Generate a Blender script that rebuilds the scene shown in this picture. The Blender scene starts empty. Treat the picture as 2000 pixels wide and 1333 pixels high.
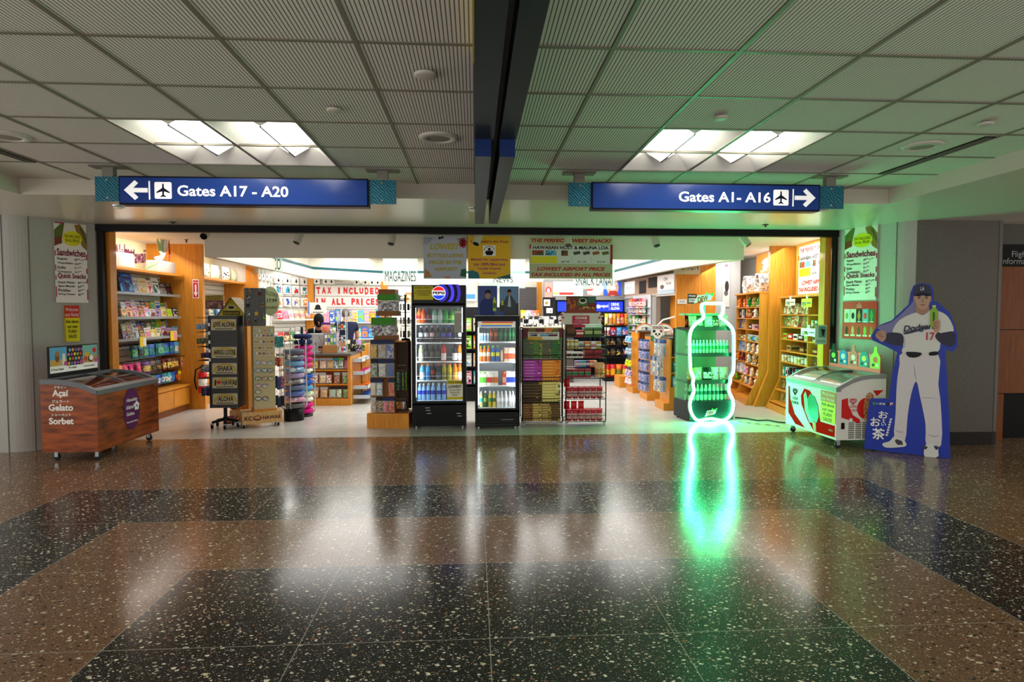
import bpy, math, random
from mathutils import Vector, Matrix
SC = bpy.context.scene
COL = SC.collection
PI = math.pi
RND = random.Random(11)

# ---------------------------------------------------------------- camera, world, exposure
F_PX, YAW, PITCH, CAM_Z = 1204.0, math.radians(3.47), math.radians(2.59), 1.59
cd = bpy.data.cameras.new('camera'); cam = bpy.data.objects.new('camera', cd); COL.objects.link(cam)
cam.location = (0, 0, CAM_Z); cam.rotation_euler = (PI/2 - PITCH, 0, -YAW)
cd.sensor_width = 36.0; cd.lens = 36.0*F_PX/2000.0; cd.clip_start = .05; cd.clip_end = 80
SC.camera = cam
FWD = Vector((math.sin(YAW)*math.cos(PITCH), math.cos(YAW)*math.cos(PITCH), -math.sin(PITCH)))
RGT = Vector((math.cos(YAW), -math.sin(YAW), 0)); UPV = RGT.cross(FWD)
def at(px, py, Y=None, Z=None, X=None):
    r = FWD + RGT*((px-1000)/F_PX) - UPV*((py-666.5)/F_PX)
    t = Y/r.y if Y is not None else ((Z-CAM_Z)/r.z if Z is not None else X/r.x)
    return Vector((0, 0, CAM_Z)) + r*t
def ax(px, Y): return at(px, 612, Y=Y).x
def az(py, Y): return at(930, py, Y=Y).z
w = bpy.data.worlds.new('world'); SC.world = w; w.use_nodes = True
w.node_tree.nodes['Background'].inputs[0].default_value = (1.0, .965, .91, 1)
_N, _L = w.node_tree.nodes, w.node_tree.links; _tc = _N.new('ShaderNodeTexCoord'); _sx = _N.new('ShaderNodeSeparateXYZ'); _mr = _N.new('ShaderNodeMapRange')
_L.new(_tc.outputs['Generated'], _sx.inputs[0]); _L.new(_sx.outputs[0], _mr.inputs[0]); _mr.inputs[1].default_value = -1; _mr.inputs[3].default_value = 2.5; _mr.inputs[4].default_value = .75   # the lit concourse lies to the left, the dark one to the right
_L.new(_mr.outputs[0], _N['Background'].inputs[1])
vs = SC.view_settings; vs.view_transform = 'Standard'; vs.look = 'None'; vs.gamma = 1; vs.use_curve_mapping = False
vs.exposure = 0.0
def area(name, loc, rot, sx, sy, power, color=(1, 1, 1), spread=180):
    l = bpy.data.lights.new(name, 'AREA'); l.shape = 'RECTANGLE'; l.size = sx; l.size_y = sy; l.energy = power; l.color = color
    l.spread = math.radians(spread)
    o = bpy.data.objects.new(name, l); COL.objects.link(o); o.location = loc; o.rotation_euler = rot
    return o
WARMW = (1, .985, .955)
# fluorescent lamps of the shop: raised ceiling inside the ring, and coves over the side and back walls
for x in (-2.3, 0.1, 2.4):
    for y in (10.2, 12.4, 14.4): area('shop_lamp', (x, y, 2.93), (0, 0, 0), 2.2, 2.0, 58, WARMW)
area('cove_lamp', (-4.8, 9.3, 2.53), (0, math.radians(28), 0), .7, 2.0, 22, WARMW)
area('cove_lamp', (-4.7, 11.8, 2.53), (0, math.radians(28), 0), .7, 2.0, 16, WARMW)
area('cove_lamp', (4.9, 9.2, 2.53), (0, math.radians(-28), 0), .7, 1.9, 30, WARMW)
area('cove_lamp', (4.75, 11.3, 2.53), (0, math.radians(-28), 0), .7, 2.0, 30, WARMW)
area('cove_lamp', (-4.05, 13.9, 2.70), (0, 0, math.radians(15)), .4, 1.6, 18, WARMW)
area('cove_lamp', (-1.6, 15.75, 2.62), (math.radians(12), 0, 0), 3.2, .3, 24, WARMW)
area('cove_lamp', (2.2, 15.6, 2.62), (math.radians(12), 0, 0), 2.6, .3, 18, WARMW)
# ---------------------------------------------------------------- materials
def lin(h):
    if isinstance(h, str): h = tuple(int(h[i:i+2], 16) for i in (0, 2, 4))
    return tuple(((c/255)/12.92 if c/255 <= .04045 else ((c/255+.055)/1.055)**2.4) for c in h) + (1.0,)
PAL = dict(white='eceae4', cream='e8dcb4', ivory='d8cfa8', yellow='f0cc28', gold='c89a30', orange='ee7a1c', red='c81e24', maroon='6e1620', pink='e0447c',
  magenta='d81e86', rose='e88aa4', purple='5a2478', lilac='a88cc0', navy='1c2a54', blue='2458b8', sky='58a8dc', aqua='38a8b0', teal='1c7480', green='2c8c34',
  lime='86c832', olive='6a7030', brown='5a3420', tan='b88a54', peach='f0b888', charcoal='2c2c30', black='101012', grey='8a8a8c', silver='c0c2c4', steel='9aa0a4',
  wood='cf8a36', mint='a8d8bc', bottle='14501e', cola='1a0d08', tea='a8b830', denim='3c5488', clear='dfe8ec')
_m = {}
def nt(name):
    m = bpy.data.materials.new(name); m.use_nodes = True
    return m, m.node_tree.nodes, m.node_tree.links, m.node_tree.nodes['Principled BSDF']
def M(c, r=.45, metal=0, emit=0, alpha=1, trans=0):
    k = (c, r, metal, emit, alpha, trans)
    if k in _m: return _m[k]
    m, N, L, b = nt('%s_finish' % (c if isinstance(c, str) else 'plain'))
    col = lin(PAL.get(c, c)); b.inputs['Base Color'].default_value = col
    b.inputs['Roughness'].default_value = r; b.inputs['Metallic'].default_value = metal
    if emit: b.inputs['Emission Color'].default_value = col; b.inputs['Emission Strength'].default_value = emit
    if alpha < 1: b.inputs['Alpha'].default_value = alpha
    if trans: b.inputs['Transmission Weight'].default_value = trans; b.inputs['IOR'].default_value = 1.2
    b.inputs['Specular IOR Level'].default_value = .15 if max(col[:3]) < .03 else .28
    _m[k] = m; return m
def nd(N, t, **kw):
    n = N.new(t)
    for k, v in kw.items():
        if k[0] == 'i': n.inputs[int(k[1:])].default_value = v
        else: setattr(n, k, v)
    return n
def ramp(N, L, src, stops, const=False):
    r = N.new('ShaderNodeValToRGB'); e = r.color_ramp
    if const: e.interpolation = 'CONSTANT'
    while len(e.elements) > 1: e.elements.remove(e.elements[0])
    e.elements[0].position = stops[0][0]; e.elements[0].color = stops[0][1]
    for p, c in stops[1:]:
        x = e.elements.new(p); x.color = c
    L.new(src, r.inputs[0]); return r
def G(*cs, s=26, r=.4, blocky=True, emit=0):
    """printed graphic: patches of the given colours, different on every copy"""
    k = ('g',) + cs + (s, r, blocky, emit)
    if k in _m: return _m[k]
    m, N, L, b = nt('printed_graphic')
    tc = N.new('ShaderNodeTexCoord'); oi = N.new('ShaderNodeObjectInfo')
    ad = nd(N, 'ShaderNodeVectorMath', operation='MULTIPLY_ADD'); L.new(oi.outputs['Random'], ad.inputs[0]); ad.inputs[1].default_value = (37, 19, 53); L.new(tc.outputs['Object'], ad.inputs[2])
    if blocky:
        v = nd(N, 'ShaderNodeTexVoronoi', distance='CHEBYCHEV'); v.inputs['Scale'].default_value = s
        L.new(ad.outputs[0], v.inputs['Vector']); sp = N.new('ShaderNodeSeparateColor'); L.new(v.outputs['Color'], sp.inputs[0]); src = sp.outputs[0]
    else:
        v = nd(N, 'ShaderNodeTexNoise'); v.inputs['Scale'].default_value = s; v.inputs['Detail'].default_value = 2
        L.new(ad.outputs[0], v.inputs['Vector']); mr = nd(N, 'ShaderNodeMapRange', i1=.3, i2=.7); L.new(v.outputs['Fac'], mr.inputs[0]); src = mr.outputs[0]
    rp = ramp(N, L, src, [(i/len(cs), lin(PAL.get(c, c))) for i, c in enumerate(cs)], True)
    L.new(rp.outputs[0], b.inputs['Base Color']); b.inputs['Roughness'].default_value = r; b.inputs['Specular IOR Level'].default_value = .28
    if emit: L.new(rp.outputs[0], b.inputs['Emission Color']); b.inputs['Emission Strength'].default_value = emit
    _m[k] = m; return m
def grain(name, c1, c2, scale, r=.35, detail=4):
    m, N, L, b = nt(name)
    tc = N.new('ShaderNodeTexCoord'); mp = nd(N, 'ShaderNodeMapping'); mp.inputs['Scale'].default_value = scale; L.new(tc.outputs['Object'], mp.inputs[0])
    n = nd(N, 'ShaderNodeTexNoise'); n.inputs['Scale'].default_value = 3; n.inputs['Detail'].default_value = detail; L.new(mp.outputs[0], n.inputs['Vector'])
    rp = ramp(N, L, n.outputs['Fac'], [(.3, lin(c1)), (.7, lin(c2))]); L.new(rp.outputs[0], b.inputs['Base Color']); b.inputs['Roughness'].default_value = r; b.inputs['Specular IOR Level'].default_value = .3
    return m
WOOD = grain('maple_veneer', 'c87a1c', 'de9638', (22, 22, 1.2), .38)
WOODL = grain('light_maple', 'c99a5e', 'dcb47a', (20, 20, 1.5), .45)
KOA = grain('koa_wrap', '4c1a08', 'b2561c', (1.1, 1.1, 6), .3, 5)
DKWOOD = grain('dark_brown_veneer', '6a3810', '86491a', (16, 16, 1), .5)
CARD = M('a5713f', .7)
def glassmat():
    m, N, L, b = nt('clear_glass'); g = nd(N, 'ShaderNodeBsdfGlossy'); g.inputs['Roughness'].default_value = .02
    t = N.new('ShaderNodeBsdfTransparent'); t.inputs[0].default_value = (.95, .98, .97, 1); fr = nd(N, 'ShaderNodeFresnel', i0=1.35); mx = N.new('ShaderNodeMixShader')
    L.new(fr.outputs[0], mx.inputs[0]); L.new(t.outputs[0], mx.inputs[1]); L.new(g.outputs[0], mx.inputs[2]); L.new(mx.outputs[0], N['Material Output'].inputs[0]); return m
GLASS = glassmat()
def film(tint=(.9, .92, .93, 1), a=.14, r=.2):
    m, N, L, b = nt('clear_film'); b.inputs['Base Color'].default_value = tint; b.inputs['Roughness'].default_value = r; b.inputs['Alpha'].default_value = a; return m
FILM = film()

# ---------------------------------------------------------------- mesh building
class MB:
    def __init__(s): s.v, s.f, s.m, s.sm, s.mats = [], [], [], [], []
    def mi(s, mat):
        if isinstance(mat, str): mat = M(mat)
        if mat not in s.mats: s.mats.append(mat)
        return s.mats.index(mat)
    def add(s, vs, fs, mat, smooth=False):
        o = len(s.v); k = s.mi(mat); s.v += [tuple(p) for p in vs]
        for f in fs: s.f.append([o+i for i in f]); s.m.append(k); s.sm.append(smooth)
        return s
    def box(s, x0, x1, y0, y1, z0, z1, mat):
        return s.add([(x0, y0, z0), (x1, y0, z0), (x1, y1, z0), (x0, y1, z0), (x0, y0, z1), (x1, y0, z1), (x1, y1, z1), (x0, y1, z1)],
            [(0, 3, 2, 1), (4, 5, 6, 7), (0, 1, 5, 4), (1, 2, 6, 5), (2, 3, 7, 6), (3, 0, 4, 7)], mat)
    def face(s, pts, mat): return s.add(pts, [tuple(range(len(pts)))], mat)
    def poly(s, pts, y0, y1, mat, side=None):
        """outline in x,z facing -y at y0, thickness to y1"""
        a = sum(pts[i][0]*pts[(i+1) % len(pts)][1]-pts[(i+1) % len(pts)][0]*pts[i][1] for i in range(len(pts)))
        if a < 0: pts = pts[::-1]
        n = len(pts)
        s.add([(p[0], y0, p[1]) for p in pts], [tuple(range(n))], mat)
        if y1 > y0: s.add([(p[0], y, p[1]) for y in (y0, y1) for p in pts], [tuple(range(2*n-1, n-1, -1))] + [(i, n+i, n+(i+1) % n, (i+1) % n)[::1] for i in range(n)], side or mat)
        return s
    def lathe(s, prof, mat, c=(0, 0, 0), n=14, sx=1, sy=1, smooth=True):
        vs, fs = [], []
        for r, z in prof:
            for i in range(n): t = 2*PI*i/n; vs.append((c[0]+r*sx*math.cos(t), c[1]+r*sy*math.sin(t), c[2]+z))
        for j in range(len(prof)-1):
            for i in range(n): k = (i+1) % n; fs.append((j*n+i, j*n+k, (j+1)*n+k, (j+1)*n+i))
        s.add(vs, fs, mat, smooth)
        s.add(vs[:n], [tuple(range(n-1, -1, -1))], mat); s.add(vs[-n:], [tuple(range(n))], mat); return s
    def tube(s, pts, r, mat, n=6, closed=False):
        pts = [Vector(p) for p in pts]; vs, fs, k = [], [], len(pts); up = None
        for i, p in enumerate(pts):
            d = (pts[(i+1) % k]-pts[i-1]) if closed else (pts[min(i+1, k-1)]-pts[max(i-1, 0)])
            d.normalize()
            if up is None: up = Vector((0, 0, 1)) if abs(d.z) < .9 else Vector((0, 1, 0))
            u = d.cross(up)
            if u.length < 1e-4: u = d.orthogonal()
            u.normalize(); w_ = u.cross(d); up = w_
            rr = r[i] if isinstance(r, (list, tuple)) else r
            for j in range(n): t = 2*PI*j/n; vs.append(p+u*(rr*math.cos(t))+w_*(rr*math.sin(t)))
        for i in range(k if closed else k-1):
            a, b = i*n, ((i+1) % k)*n
            for j in range(n): q = (j+1) % n; fs.append((a+j, a+q, b+q, b+j))
        if not closed: fs += [tuple(range(n-1, -1, -1)), tuple((k-1)*n+j for j in range(n))]
        return s.add(vs, fs, mat, True)
    def ell(s, c, rad, mat, n=10, m=7):
        vs, fs = [], []
        for j in range(m+1):
            a = PI*j/m
            for i in range(n): t = 2*PI*i/n; vs.append((c[0]+rad[0]*math.sin(a)*math.cos(t), c[1]+rad[1]*math.sin(a)*math.sin(t), c[2]-rad[2]*math.cos(a)))
        for j in range(m):
            for i in range(n): k = (i+1) % n; fs.append((j*n+i, j*n+k, (j+1)*n+k, (j+1)*n+i))
        return s.add(vs, fs, mat, True)
    def pillow(s, w, h, d, mat, c=(0, 0, 0), n=6, crimp=True, mid=None, band=(0, 0)):
        """a filled bag standing in x,z, thickest in the middle; mid = second colour over the band of heights"""
        for sg in (-1, 1):
            vs, fs, fm = [], [], []
            for j in range(n+1):
                for i in range(n+1):
                    u, v = i/n, j/n
                    b = (math.sin(PI*u)**.6)*(math.sin(PI*v)**.6)
                    wob = .04*math.sin(7*u+3*v)*b
                    vs.append((c[0]+(u-.5)*w*(1-.06*math.sin(PI*v)), c[1]+sg*d/2*(b+wob), c[2]+v*h))
            for j in range(n):
                for i in range(n):
                    q = (j*(n+1)+i, j*(n+1)+i+1, (j+1)*(n+1)+i+1, (j+1)*(n+1)+i)
                    fs.append(q if sg < 0 else q[::-1]); fm.append(mid is not None and band[0] <= (j+.5)/n < band[1])
            s.add(vs, [f for f, q in zip(fs, fm) if not q], mat, True)
            if mid is not None: s.add(vs, [f for f, q in zip(fs, fm) if q], mid, True)
        if crimp: s.box(c[0]-w/2, c[0]+w/2, c[1]-.001, c[1]+.001, c[2]+h*.985, c[2]+h*1.03, mat)
        return s
    def mesh(s, name):
        me = bpy.data.meshes.new(name); me.from_pydata(s.v, [], s.f)
        for m in s.mats: me.materials.append(m)
        me.polygons.foreach_set('material_index', s.m); me.polygons.foreach_set('use_smooth', s.sm); me.update(); return me
    def build(s, name, parent=None, loc=(0, 0, 0), rz=0):
        return link(name, s.mesh(name), parent, loc, rz)
def link(name, me, parent=None, loc=(0, 0, 0), rz=0):
    o = bpy.data.objects.new(name, me); COL.objects.link(o); o.location = loc; o.rotation_euler = (0, 0, rz)
    if parent is not None: o.parent = parent
    return o
def tag(o, label, cat, group=None, kind=None):
    if label: o['label'] = label
    if cat: o['category'] = cat
    if group: o['group'] = group
    if kind: o['kind'] = kind
    return o
def thing(name, label, cat, loc=(0, 0, 0), rz=0, group=None, tilt=0):
    o = bpy.data.objects.new(name, None); COL.objects.link(o); o.location = loc; o.rotation_euler = (tilt, 0, rz); o.empty_display_size = .1
    return tag(o, label, cat, group)
def struct(name, mb, label, cat): return tag(mb.build(name), label, cat, None, 'structure')
def bev(o, wd=.004, seg=2):
    b = o.modifiers.new('edge', 'BEVEL'); b.width = wd; b.segments = seg; b.limit_method = 'ANGLE'; return o
def txt(s, box, mat, parent=None, y=-.002, name='lettering', bold=0.0, shear=0, keep=True, rot=0, align='C', spacing=1, space=1, label=None):
    """lettering fitted into box (x0,z0,x1,z1) of its parent's front"""
    c = bpy.data.curves.new(name, 'FONT'); c.body = s; c.offset = bold; c.shear = shear; c.align_x = {'C': 'CENTER', 'L': 'LEFT', 'R': 'RIGHT'}[align]; c.space_line = spacing; c.space_character = space
    c.resolution_u = 3; c.extrude = .004
    o = bpy.data.objects.new(name, c); me = bpy.data.meshes.new_from_object(o); bpy.data.objects.remove(o); bpy.data.curves.remove(c)
    xs = [v.co.x for v in me.vertices]; ys = [v.co.y for v in me.vertices]
    x0, x1, y0, y1 = min(xs), max(xs), min(ys), max(ys); W, H = box[2]-box[0], box[3]-box[1]
    kx, ky = W/(x1-x0), H/(y1-y0)
    if keep: kx = ky = min(kx, ky)
    cx = (box[0]+box[2])/2 if align == 'C' or not keep else (box[0]+(x1-x0)*kx/2 if align == 'L' else box[2]-(x1-x0)*kx/2); cz = (box[1]+box[3])/2
    ca, sa = math.cos(rot), math.sin(rot)
    for v in me.vertices:
        a, b, d = (v.co.x-(x0+x1)/2)*kx, (v.co.y-(y0+y1)/2)*ky, v.co.z
        v.co = (cx+a*ca-b*sa, y-d*.1, cz+a*sa+b*ca)
    me.materials.clear(); me.materials.append(M(mat) if isinstance(mat, str) else mat)
    o = link(name, me, parent)
    if label: o['label'] = label
    return o
ORD = 'first second third fourth fifth sixth seventh eighth ninth tenth eleventh twelfth thirteenth fourteenth fifteenth sixteenth seventeenth eighteenth nineteenth twentieth'.split()
ORD += ['twenty-'+o for o in ORD[:9]] + ['thirtieth'] + ['thirty-'+o for o in ORD[:9]] + ['fortieth']
_cache = {}
def item(key, fn, name, label, cat, loc, rz=0, group=None, tilt=0, roll=0):
    """one product: fn() gives [(part name, MB), ...]; the first is the thing, the rest are its parts"""
    if key not in _cache: _cache[key] = [(n, b.mesh(n if n else name)) for n, b in fn()]
    pm = _cache[key]
    o = link(name, pm[0][1]); o.location = loc; o.rotation_euler = (tilt, roll, rz)
    for n, me in pm[1:]: link(n, me, o)
    return tag(o, label, cat, group)
class Frame:
    """a piece of furniture's own axes: x along its front, y into its depth"""
    def __init__(s, ox, oy, rz): s.o, s.rz = Vector((ox, oy, 0)), rz
    def p(s, x, y, z): c, n = math.cos(s.rz), math.sin(s.rz); return s.o + Vector((x*c-y*n, x*n+y*c, z))
    def hit(s, px, py, y=0.0):
        o = s.p(0, y, 0); n = s.p(0, y-1, 0)-o; r = FWD + RGT*((px-1000)/F_PX) - UPV*((py-666.5)/F_PX); e = Vector((0, 0, CAM_Z))
        q = e + r*((o-e).dot(n)/r.dot(n)); u = s.p(1, y, 0)-o; return ((q-o).dot(u), q.z)
    @staticmethod
    def line(a, b): return Frame(a[0], a[1], math.atan2(b[1]-a[1], b[0]-a[0]))
# ================================================================ the setting
def terrazzo(name, base1, base2, chips):
    m, N, L, b = nt(name)
    tc = N.new('ShaderNodeTexCoord'); col = None
    n = nd(N, 'ShaderNodeTexNoise'); n.inputs['Scale'].default_value = 90; L.new(tc.outputs['Object'], n.inputs['Vector'])
    rp = ramp(N, L, n.outputs['Fac'], [(.35, lin(base1)), (.65, lin(base2))]); col = rp.outputs[0]
    for sc, th in ((27, .62), (52, .55), (100, .4)):
        mp = nd(N, 'ShaderNodeMapping'); mp.inputs['Scale'].default_value = (sc, sc*1.35, 1); mp.inputs['Rotation'].default_value = (0, 0, sc*.1); L.new(tc.outputs['Object'], mp.inputs[0])
        nw = nd(N, 'ShaderNodeTexNoise'); nw.inputs['Scale'].default_value = 1.7; L.new(mp.outputs[0], nw.inputs['Vector'])
        va = nd(N, 'ShaderNodeVectorMath', operation='MULTIPLY_ADD'); L.new(nw.outputs['Color'], va.inputs[0]); va.inputs[1].default_value = (.7, .7, 0); L.new(mp.outputs[0], va.inputs[2])
        v = nd(N, 'ShaderNodeTexVoronoi', voronoi_dimensions='2D'); v.inputs['Scale'].default_value = 1; L.new(va.outputs[0], v.inputs['Vector'])
        sp = N.new('ShaderNodeSeparateColor'); L.new(v.outputs['Color'], sp.inputs[0])
        mm = nd(N, 'ShaderNodeMapRange', i1=.42, i2=1, i3=0, i4=th*.5); L.new(sp.outputs[0], mm.inputs[0])
        lt = nd(N, 'ShaderNodeMath', operation='LESS_THAN'); L.new(v.outputs['Distance'], lt.inputs[0]); L.new(mm.outputs[0], lt.inputs[1])
        cr = ramp(N, L, sp.outputs[1], chips, True)
        mx = nd(N, 'ShaderNodeMix', data_type='RGBA'); L.new(lt.outputs[0], mx.inputs[0]); L.new(col, mx.inputs[6]); L.new(cr.outputs[0], mx.inputs[7]); col = mx.outputs[2]
    # thin metal divider strips on the panel grid
    sx = N.new('ShaderNodeSeparateXYZ'); L.new(tc.outputs['Object'], sx.inputs[0]); ds = []
    for i, off in ((0, .07), (1, 2.945)):
        a = nd(N, 'ShaderNodeMath', operation='ADD', i1=-off+.9145*20+.45725); L.new(sx.outputs[i], a.inputs[0])
        mo = nd(N, 'ShaderNodeMath', operation='MODULO', i1=.9145); L.new(a.outputs[0], mo.inputs[0])
        su = nd(N, 'ShaderNodeMath', operation='SUBTRACT', i1=.45725); L.new(mo.outputs[0], su.inputs[0])
        ab = nd(N, 'ShaderNodeMath', operation='ABSOLUTE'); L.new(su.outputs[0], ab.inputs[0]); ds.append(ab)
    mn = nd(N, 'ShaderNodeMath', operation='MINIMUM'); L.new(ds[0].outputs[0], mn.inputs[0]); L.new(ds[1].outputs[0], mn.inputs[1])
    ln = nd(N, 'ShaderNodeMath', operation='LESS_THAN', i1=.0022); L.new(mn.outputs[0], ln.inputs[0])
    mx = nd(N, 'ShaderNodeMix', data_type='RGBA'); L.new(ln.outputs[0], mx.inputs[0]); L.new(col, mx.inputs[6]); mx.inputs[7].default_value = lin('a09a90'); L.new(mx.outputs[2], b.inputs['Base Color'])
    b.inputs['Roughness'].default_value = .13; b.inputs['Specular IOR Level'].default_value = .32
    n2 = nd(N, 'ShaderNodeTexNoise'); n2.inputs['Scale'].default_value = 1.6; L.new(tc.outputs['Object'], n2.inputs['Vector'])
    mr = nd(N, 'ShaderNodeMapRange', i3=.12, i4=.20); L.new(n2.outputs['Fac'], mr.inputs[0]); L.new(mr.outputs[0], b.inputs['Roughness'])
    return m
CH = [(0, lin('ece4d0')), (.3, lin('b8a890')), (.45, lin('8a5a3c')), (.58, lin('50504e')), (.72, lin('d8ccb0')), (.86, lin('6a6a66'))]
CHB = [(0, lin('e4d8c0')), (.25, lin('201c1a')), (.5, lin('c8b494')), (.68, lin('2c2420')), (.84, lin('a08468'))]
TD = terrazzo('dark_terrazzo', '1c1d1d', '2a2a2a', CH); TB = terrazzo('brown_terrazzo', '6a4e3a', '805f47', CHB)
fl = MB(); gx = [.07+.9145*k for k in range(-9, 11)]; gy = [2.945+.9145*k for k in range(-5, 6)] + [7.95]
for i in range(len(gx)-1):
    for j in range(len(gy)-1):
        cx, cy = (gx[i]+gx[i+1])/2-.07, (gy[j]+gy[j+1])/2
        dark = (abs(cx) < 1.83 and cy < 3.86) or (cy < 5.7 and abs(cx) < 3.66 and not (cy < 4.78 and abs(cx) < 2.745))
        fl.face([(gx[i], gy[j], 0), (gx[i+1], gy[j], 0), (gx[i+1], gy[j+1], 0), (gx[i], gy[j+1], 0)], TD if dark else TB)
struct('floor', fl, 'polished terrazzo concourse floor with brown and black panels', 'floor')
def vct():
    m, N, L, b = nt('vinyl_tile'); tc = N.new('ShaderNodeTexCoord')
    br = nd(N, 'ShaderNodeTexBrick', offset=0.0); br.inputs['Scale'].default_value = 1; br.inputs['Brick Width'].default_value = .305; br.inputs['Row Height'].default_value = .305; br.inputs['Mortar Size'].default_value = .0015
    br.inputs['Color1'].default_value = lin('b9b7b1'); br.inputs['Color2'].default_value = lin('c1bfb9'); br.inputs['Mortar'].default_value = lin('85837e')
    L.new(tc.outputs['Object'], br.inputs['Vector']); L.new(br.outputs['Color'], b.inputs['Base Color']); b.inputs['Roughness'].default_value = .22; return m
VCT = vct()
struct('floor', MB().face([(-6, 7.95, 0), (6.5, 7.95, 0), (6.5, 16.6, 0), (-6, 16.6, 0)], VCT), 'pale grey square vinyl tiles covering the shop floor', 'floor')
# concourse ceiling: grooved tiles in a metal grid, open where the troffers sit
def grooved():
    m, N, L, b = nt('grooved_ceiling_tile'); tc = N.new('ShaderNodeTexCoord'); sx = N.new('ShaderNodeSeparateXYZ'); L.new(tc.outputs['Object'], sx.inputs[0])
    a = nd(N, 'ShaderNodeMath', operation='ADD', i1=40); L.new(sx.outputs[0], a.inputs[0])
    d = nd(N, 'ShaderNodeMath', operation='MODULO', i1=.0190); L.new(a.outputs[0], d.inputs[0])
    lt = nd(N, 'ShaderNodeMath', operation='LESS_THAN', i1=.0055); L.new(d.outputs[0], lt.inputs[0])
    n = nd(N, 'ShaderNodeTexNoise'); n.inputs['Scale'].default_value = 200; L.new(tc.outputs['Object'], n.inputs['Vector'])
    rp = ramp(N, L, n.outputs['Fac'], [(.3, lin('dedad0')), (.7, lin('eeebe2'))])
    mx = nd(N, 'ShaderNodeMix', data_type='RGBA'); L.new(lt.outputs[0], mx.inputs[0]); L.new(rp.outputs[0], mx.inputs[6]); mx.inputs[7].default_value = lin('68655d'); L.new(mx.outputs[2], b.inputs['Base Color'])
    b.inputs['Roughness'].default_value = .8
    return m
TILE = grooved(); TBAR = M('7c7869', .5); SOFF = M('c8c2b4', .22); CZ = 2.837
XL = [-4.2, -3.578, -2.971, -2.364, -1.757, -1.15, -.543, 0.0]; XR = [.245, .656, 1.263, 1.87, 2.477, 3.084, 3.691, 4.16]
YR = [2.927-.61*k for k in range(7, 0, -1)] + [2.927, 3.537, 4.147, 4.757, 5.367, 6.03]
c = MB()
for xs in (XL, XR):
    for i in range(7):
        for j in range(len(YR)-1):
            if 4.1 < YR[j] < 5.3 and (-2.4 < xs[i] < -1.7 or 1.2 < xs[i] < 1.9): continue
            c.face([(xs[i], YR[j], CZ), (xs[i], YR[j+1], CZ), (xs[i+1], YR[j+1], CZ), (xs[i+1], YR[j], CZ)], TILE)
c.face([(0, YR[0], CZ), (0, 6.03, CZ), (.245, 6.03, CZ), (.245, YR[0], CZ)], TBAR)
ce = struct('ceiling', c, 'suspended concourse ceiling of grooved square tiles', 'ceiling')
g = MB()
for xs in (XL, XR):
    for x in xs[1:-1]: g.box(x-.011, x+.011, YR[0], 6.03, CZ-.006, CZ+.01, TBAR)
    for y in YR[1:-1]: g.box(xs[0], xs[-1], y-.011, y+.011, CZ-.005, CZ+.01, TBAR)
g.build('ceiling_grid', ce)
sf = MB()
sf.box(-8, 9, 6.03, 8.02, 2.69, 3.0, SOFF).box(-8, -4.2, -1.3, 6.03, 2.69, 3.0, SOFF).box(4.16, 9, -1.3, 6.03, 2.69, 3.0, SOFF)
struct('ceiling', sf, 'smooth cream soffit lower than the tiles, above the shop entrance', 'ceiling')
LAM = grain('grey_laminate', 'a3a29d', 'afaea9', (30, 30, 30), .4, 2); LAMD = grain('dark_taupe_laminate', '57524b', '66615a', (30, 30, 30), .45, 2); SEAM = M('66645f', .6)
def arc(c0, r, a0, a1, n=8): return [(c0[0]+r*math.cos(math.radians(a0+(a1-a0)*i/n)), c0[1]+r*math.sin(math.radians(a0+(a1-a0)*i/n))) for i in range(n+1)]
def wallpath(mb, pts, z0, z1, mat, th=.0):
    for (a, b) in zip(pts, pts[1:]): mb.add([(a[0], a[1], z0), (b[0], b[1], z0), (b[0], b[1], z1), (a[0], a[1], z1)], [(0, 1, 2, 3)], mat)
PL = [(-8, 7.30), (-5.30, 7.30)] + arc((-5.30, 7.60), .30, -90, -35, 8) + [(-4.68, 7.97), (-4.68, 8.08)]
PR = [(4.84, 8.3), (4.84, 8.0)] + arc((5.38, 7.34), .30, 204, 270, 8) + [(6.24, 7.02), (6.30, 7.04), (6.30, 8.3)]
for nm, P, lab in (('wall_left', PL, 'grey laminate wall curving round beside the brown gelato freezer'), ('wall_right', PR, 'grey laminate wall curving round behind the baseball player cutout')):
    b = MB(); wallpath(b, P if nm == 'wall_left' else P[:8], .0, 2.69, LAM)
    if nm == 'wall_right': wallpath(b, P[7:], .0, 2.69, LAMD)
    o = struct(nm, b, lab, 'wall')
    s = MB(); off = -.006
    for k in ((1, 9) if nm == 'wall_left' else (1, 2, 7, 11)):
        p = P[k]; s.box(p[0]-.004, p[0]+.004, p[1]-.006, p[1]+.004, .0 if nm == 'wall_left' else .16, 2.69, SEAM)
    s.build('panel_seam', o)
b = MB(); PRB = [(p[0]-.012, p[1]-.012) for p in PR[2:-1]]; wallpath(b, PRB, 0, .16, M('2a2624', .5)); struct('baseboard_right', b, 'dark base along the foot of the curved wall behind the cutout', 'baseboard')
# storefront frame
BLK = M('0c0a09', .5)
struct('trim_1', MB().box(-4.84, 4.84, 7.97, 8.07, 2.605, 2.69, BLK), 'black shutter track across the head of the shop opening', 'trim')
for i, (x0, x1, u0, u1) in enumerate(((-4.665, -4.61, -4.665, -4.575), (4.80, 4.83, 4.72, 4.80))):
    b = MB().box(x0, x1, 7.98, 8.06, 0, 2.605, BLK); struct('trim_%d' % (2+i), b, ('dark upright frame beside the gelato freezer end of the opening', 'dark upright frame of the opening behind the white freezer')[i], 'trim')
    struct('trim_%d' % (4+i), MB().box(u0, u1, 8.08, 8.22, 0, 2.70, WOOD), ('maple jamb post beside the book shelves', 'maple jamb post above the white freezer')[i], 'trim')
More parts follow.
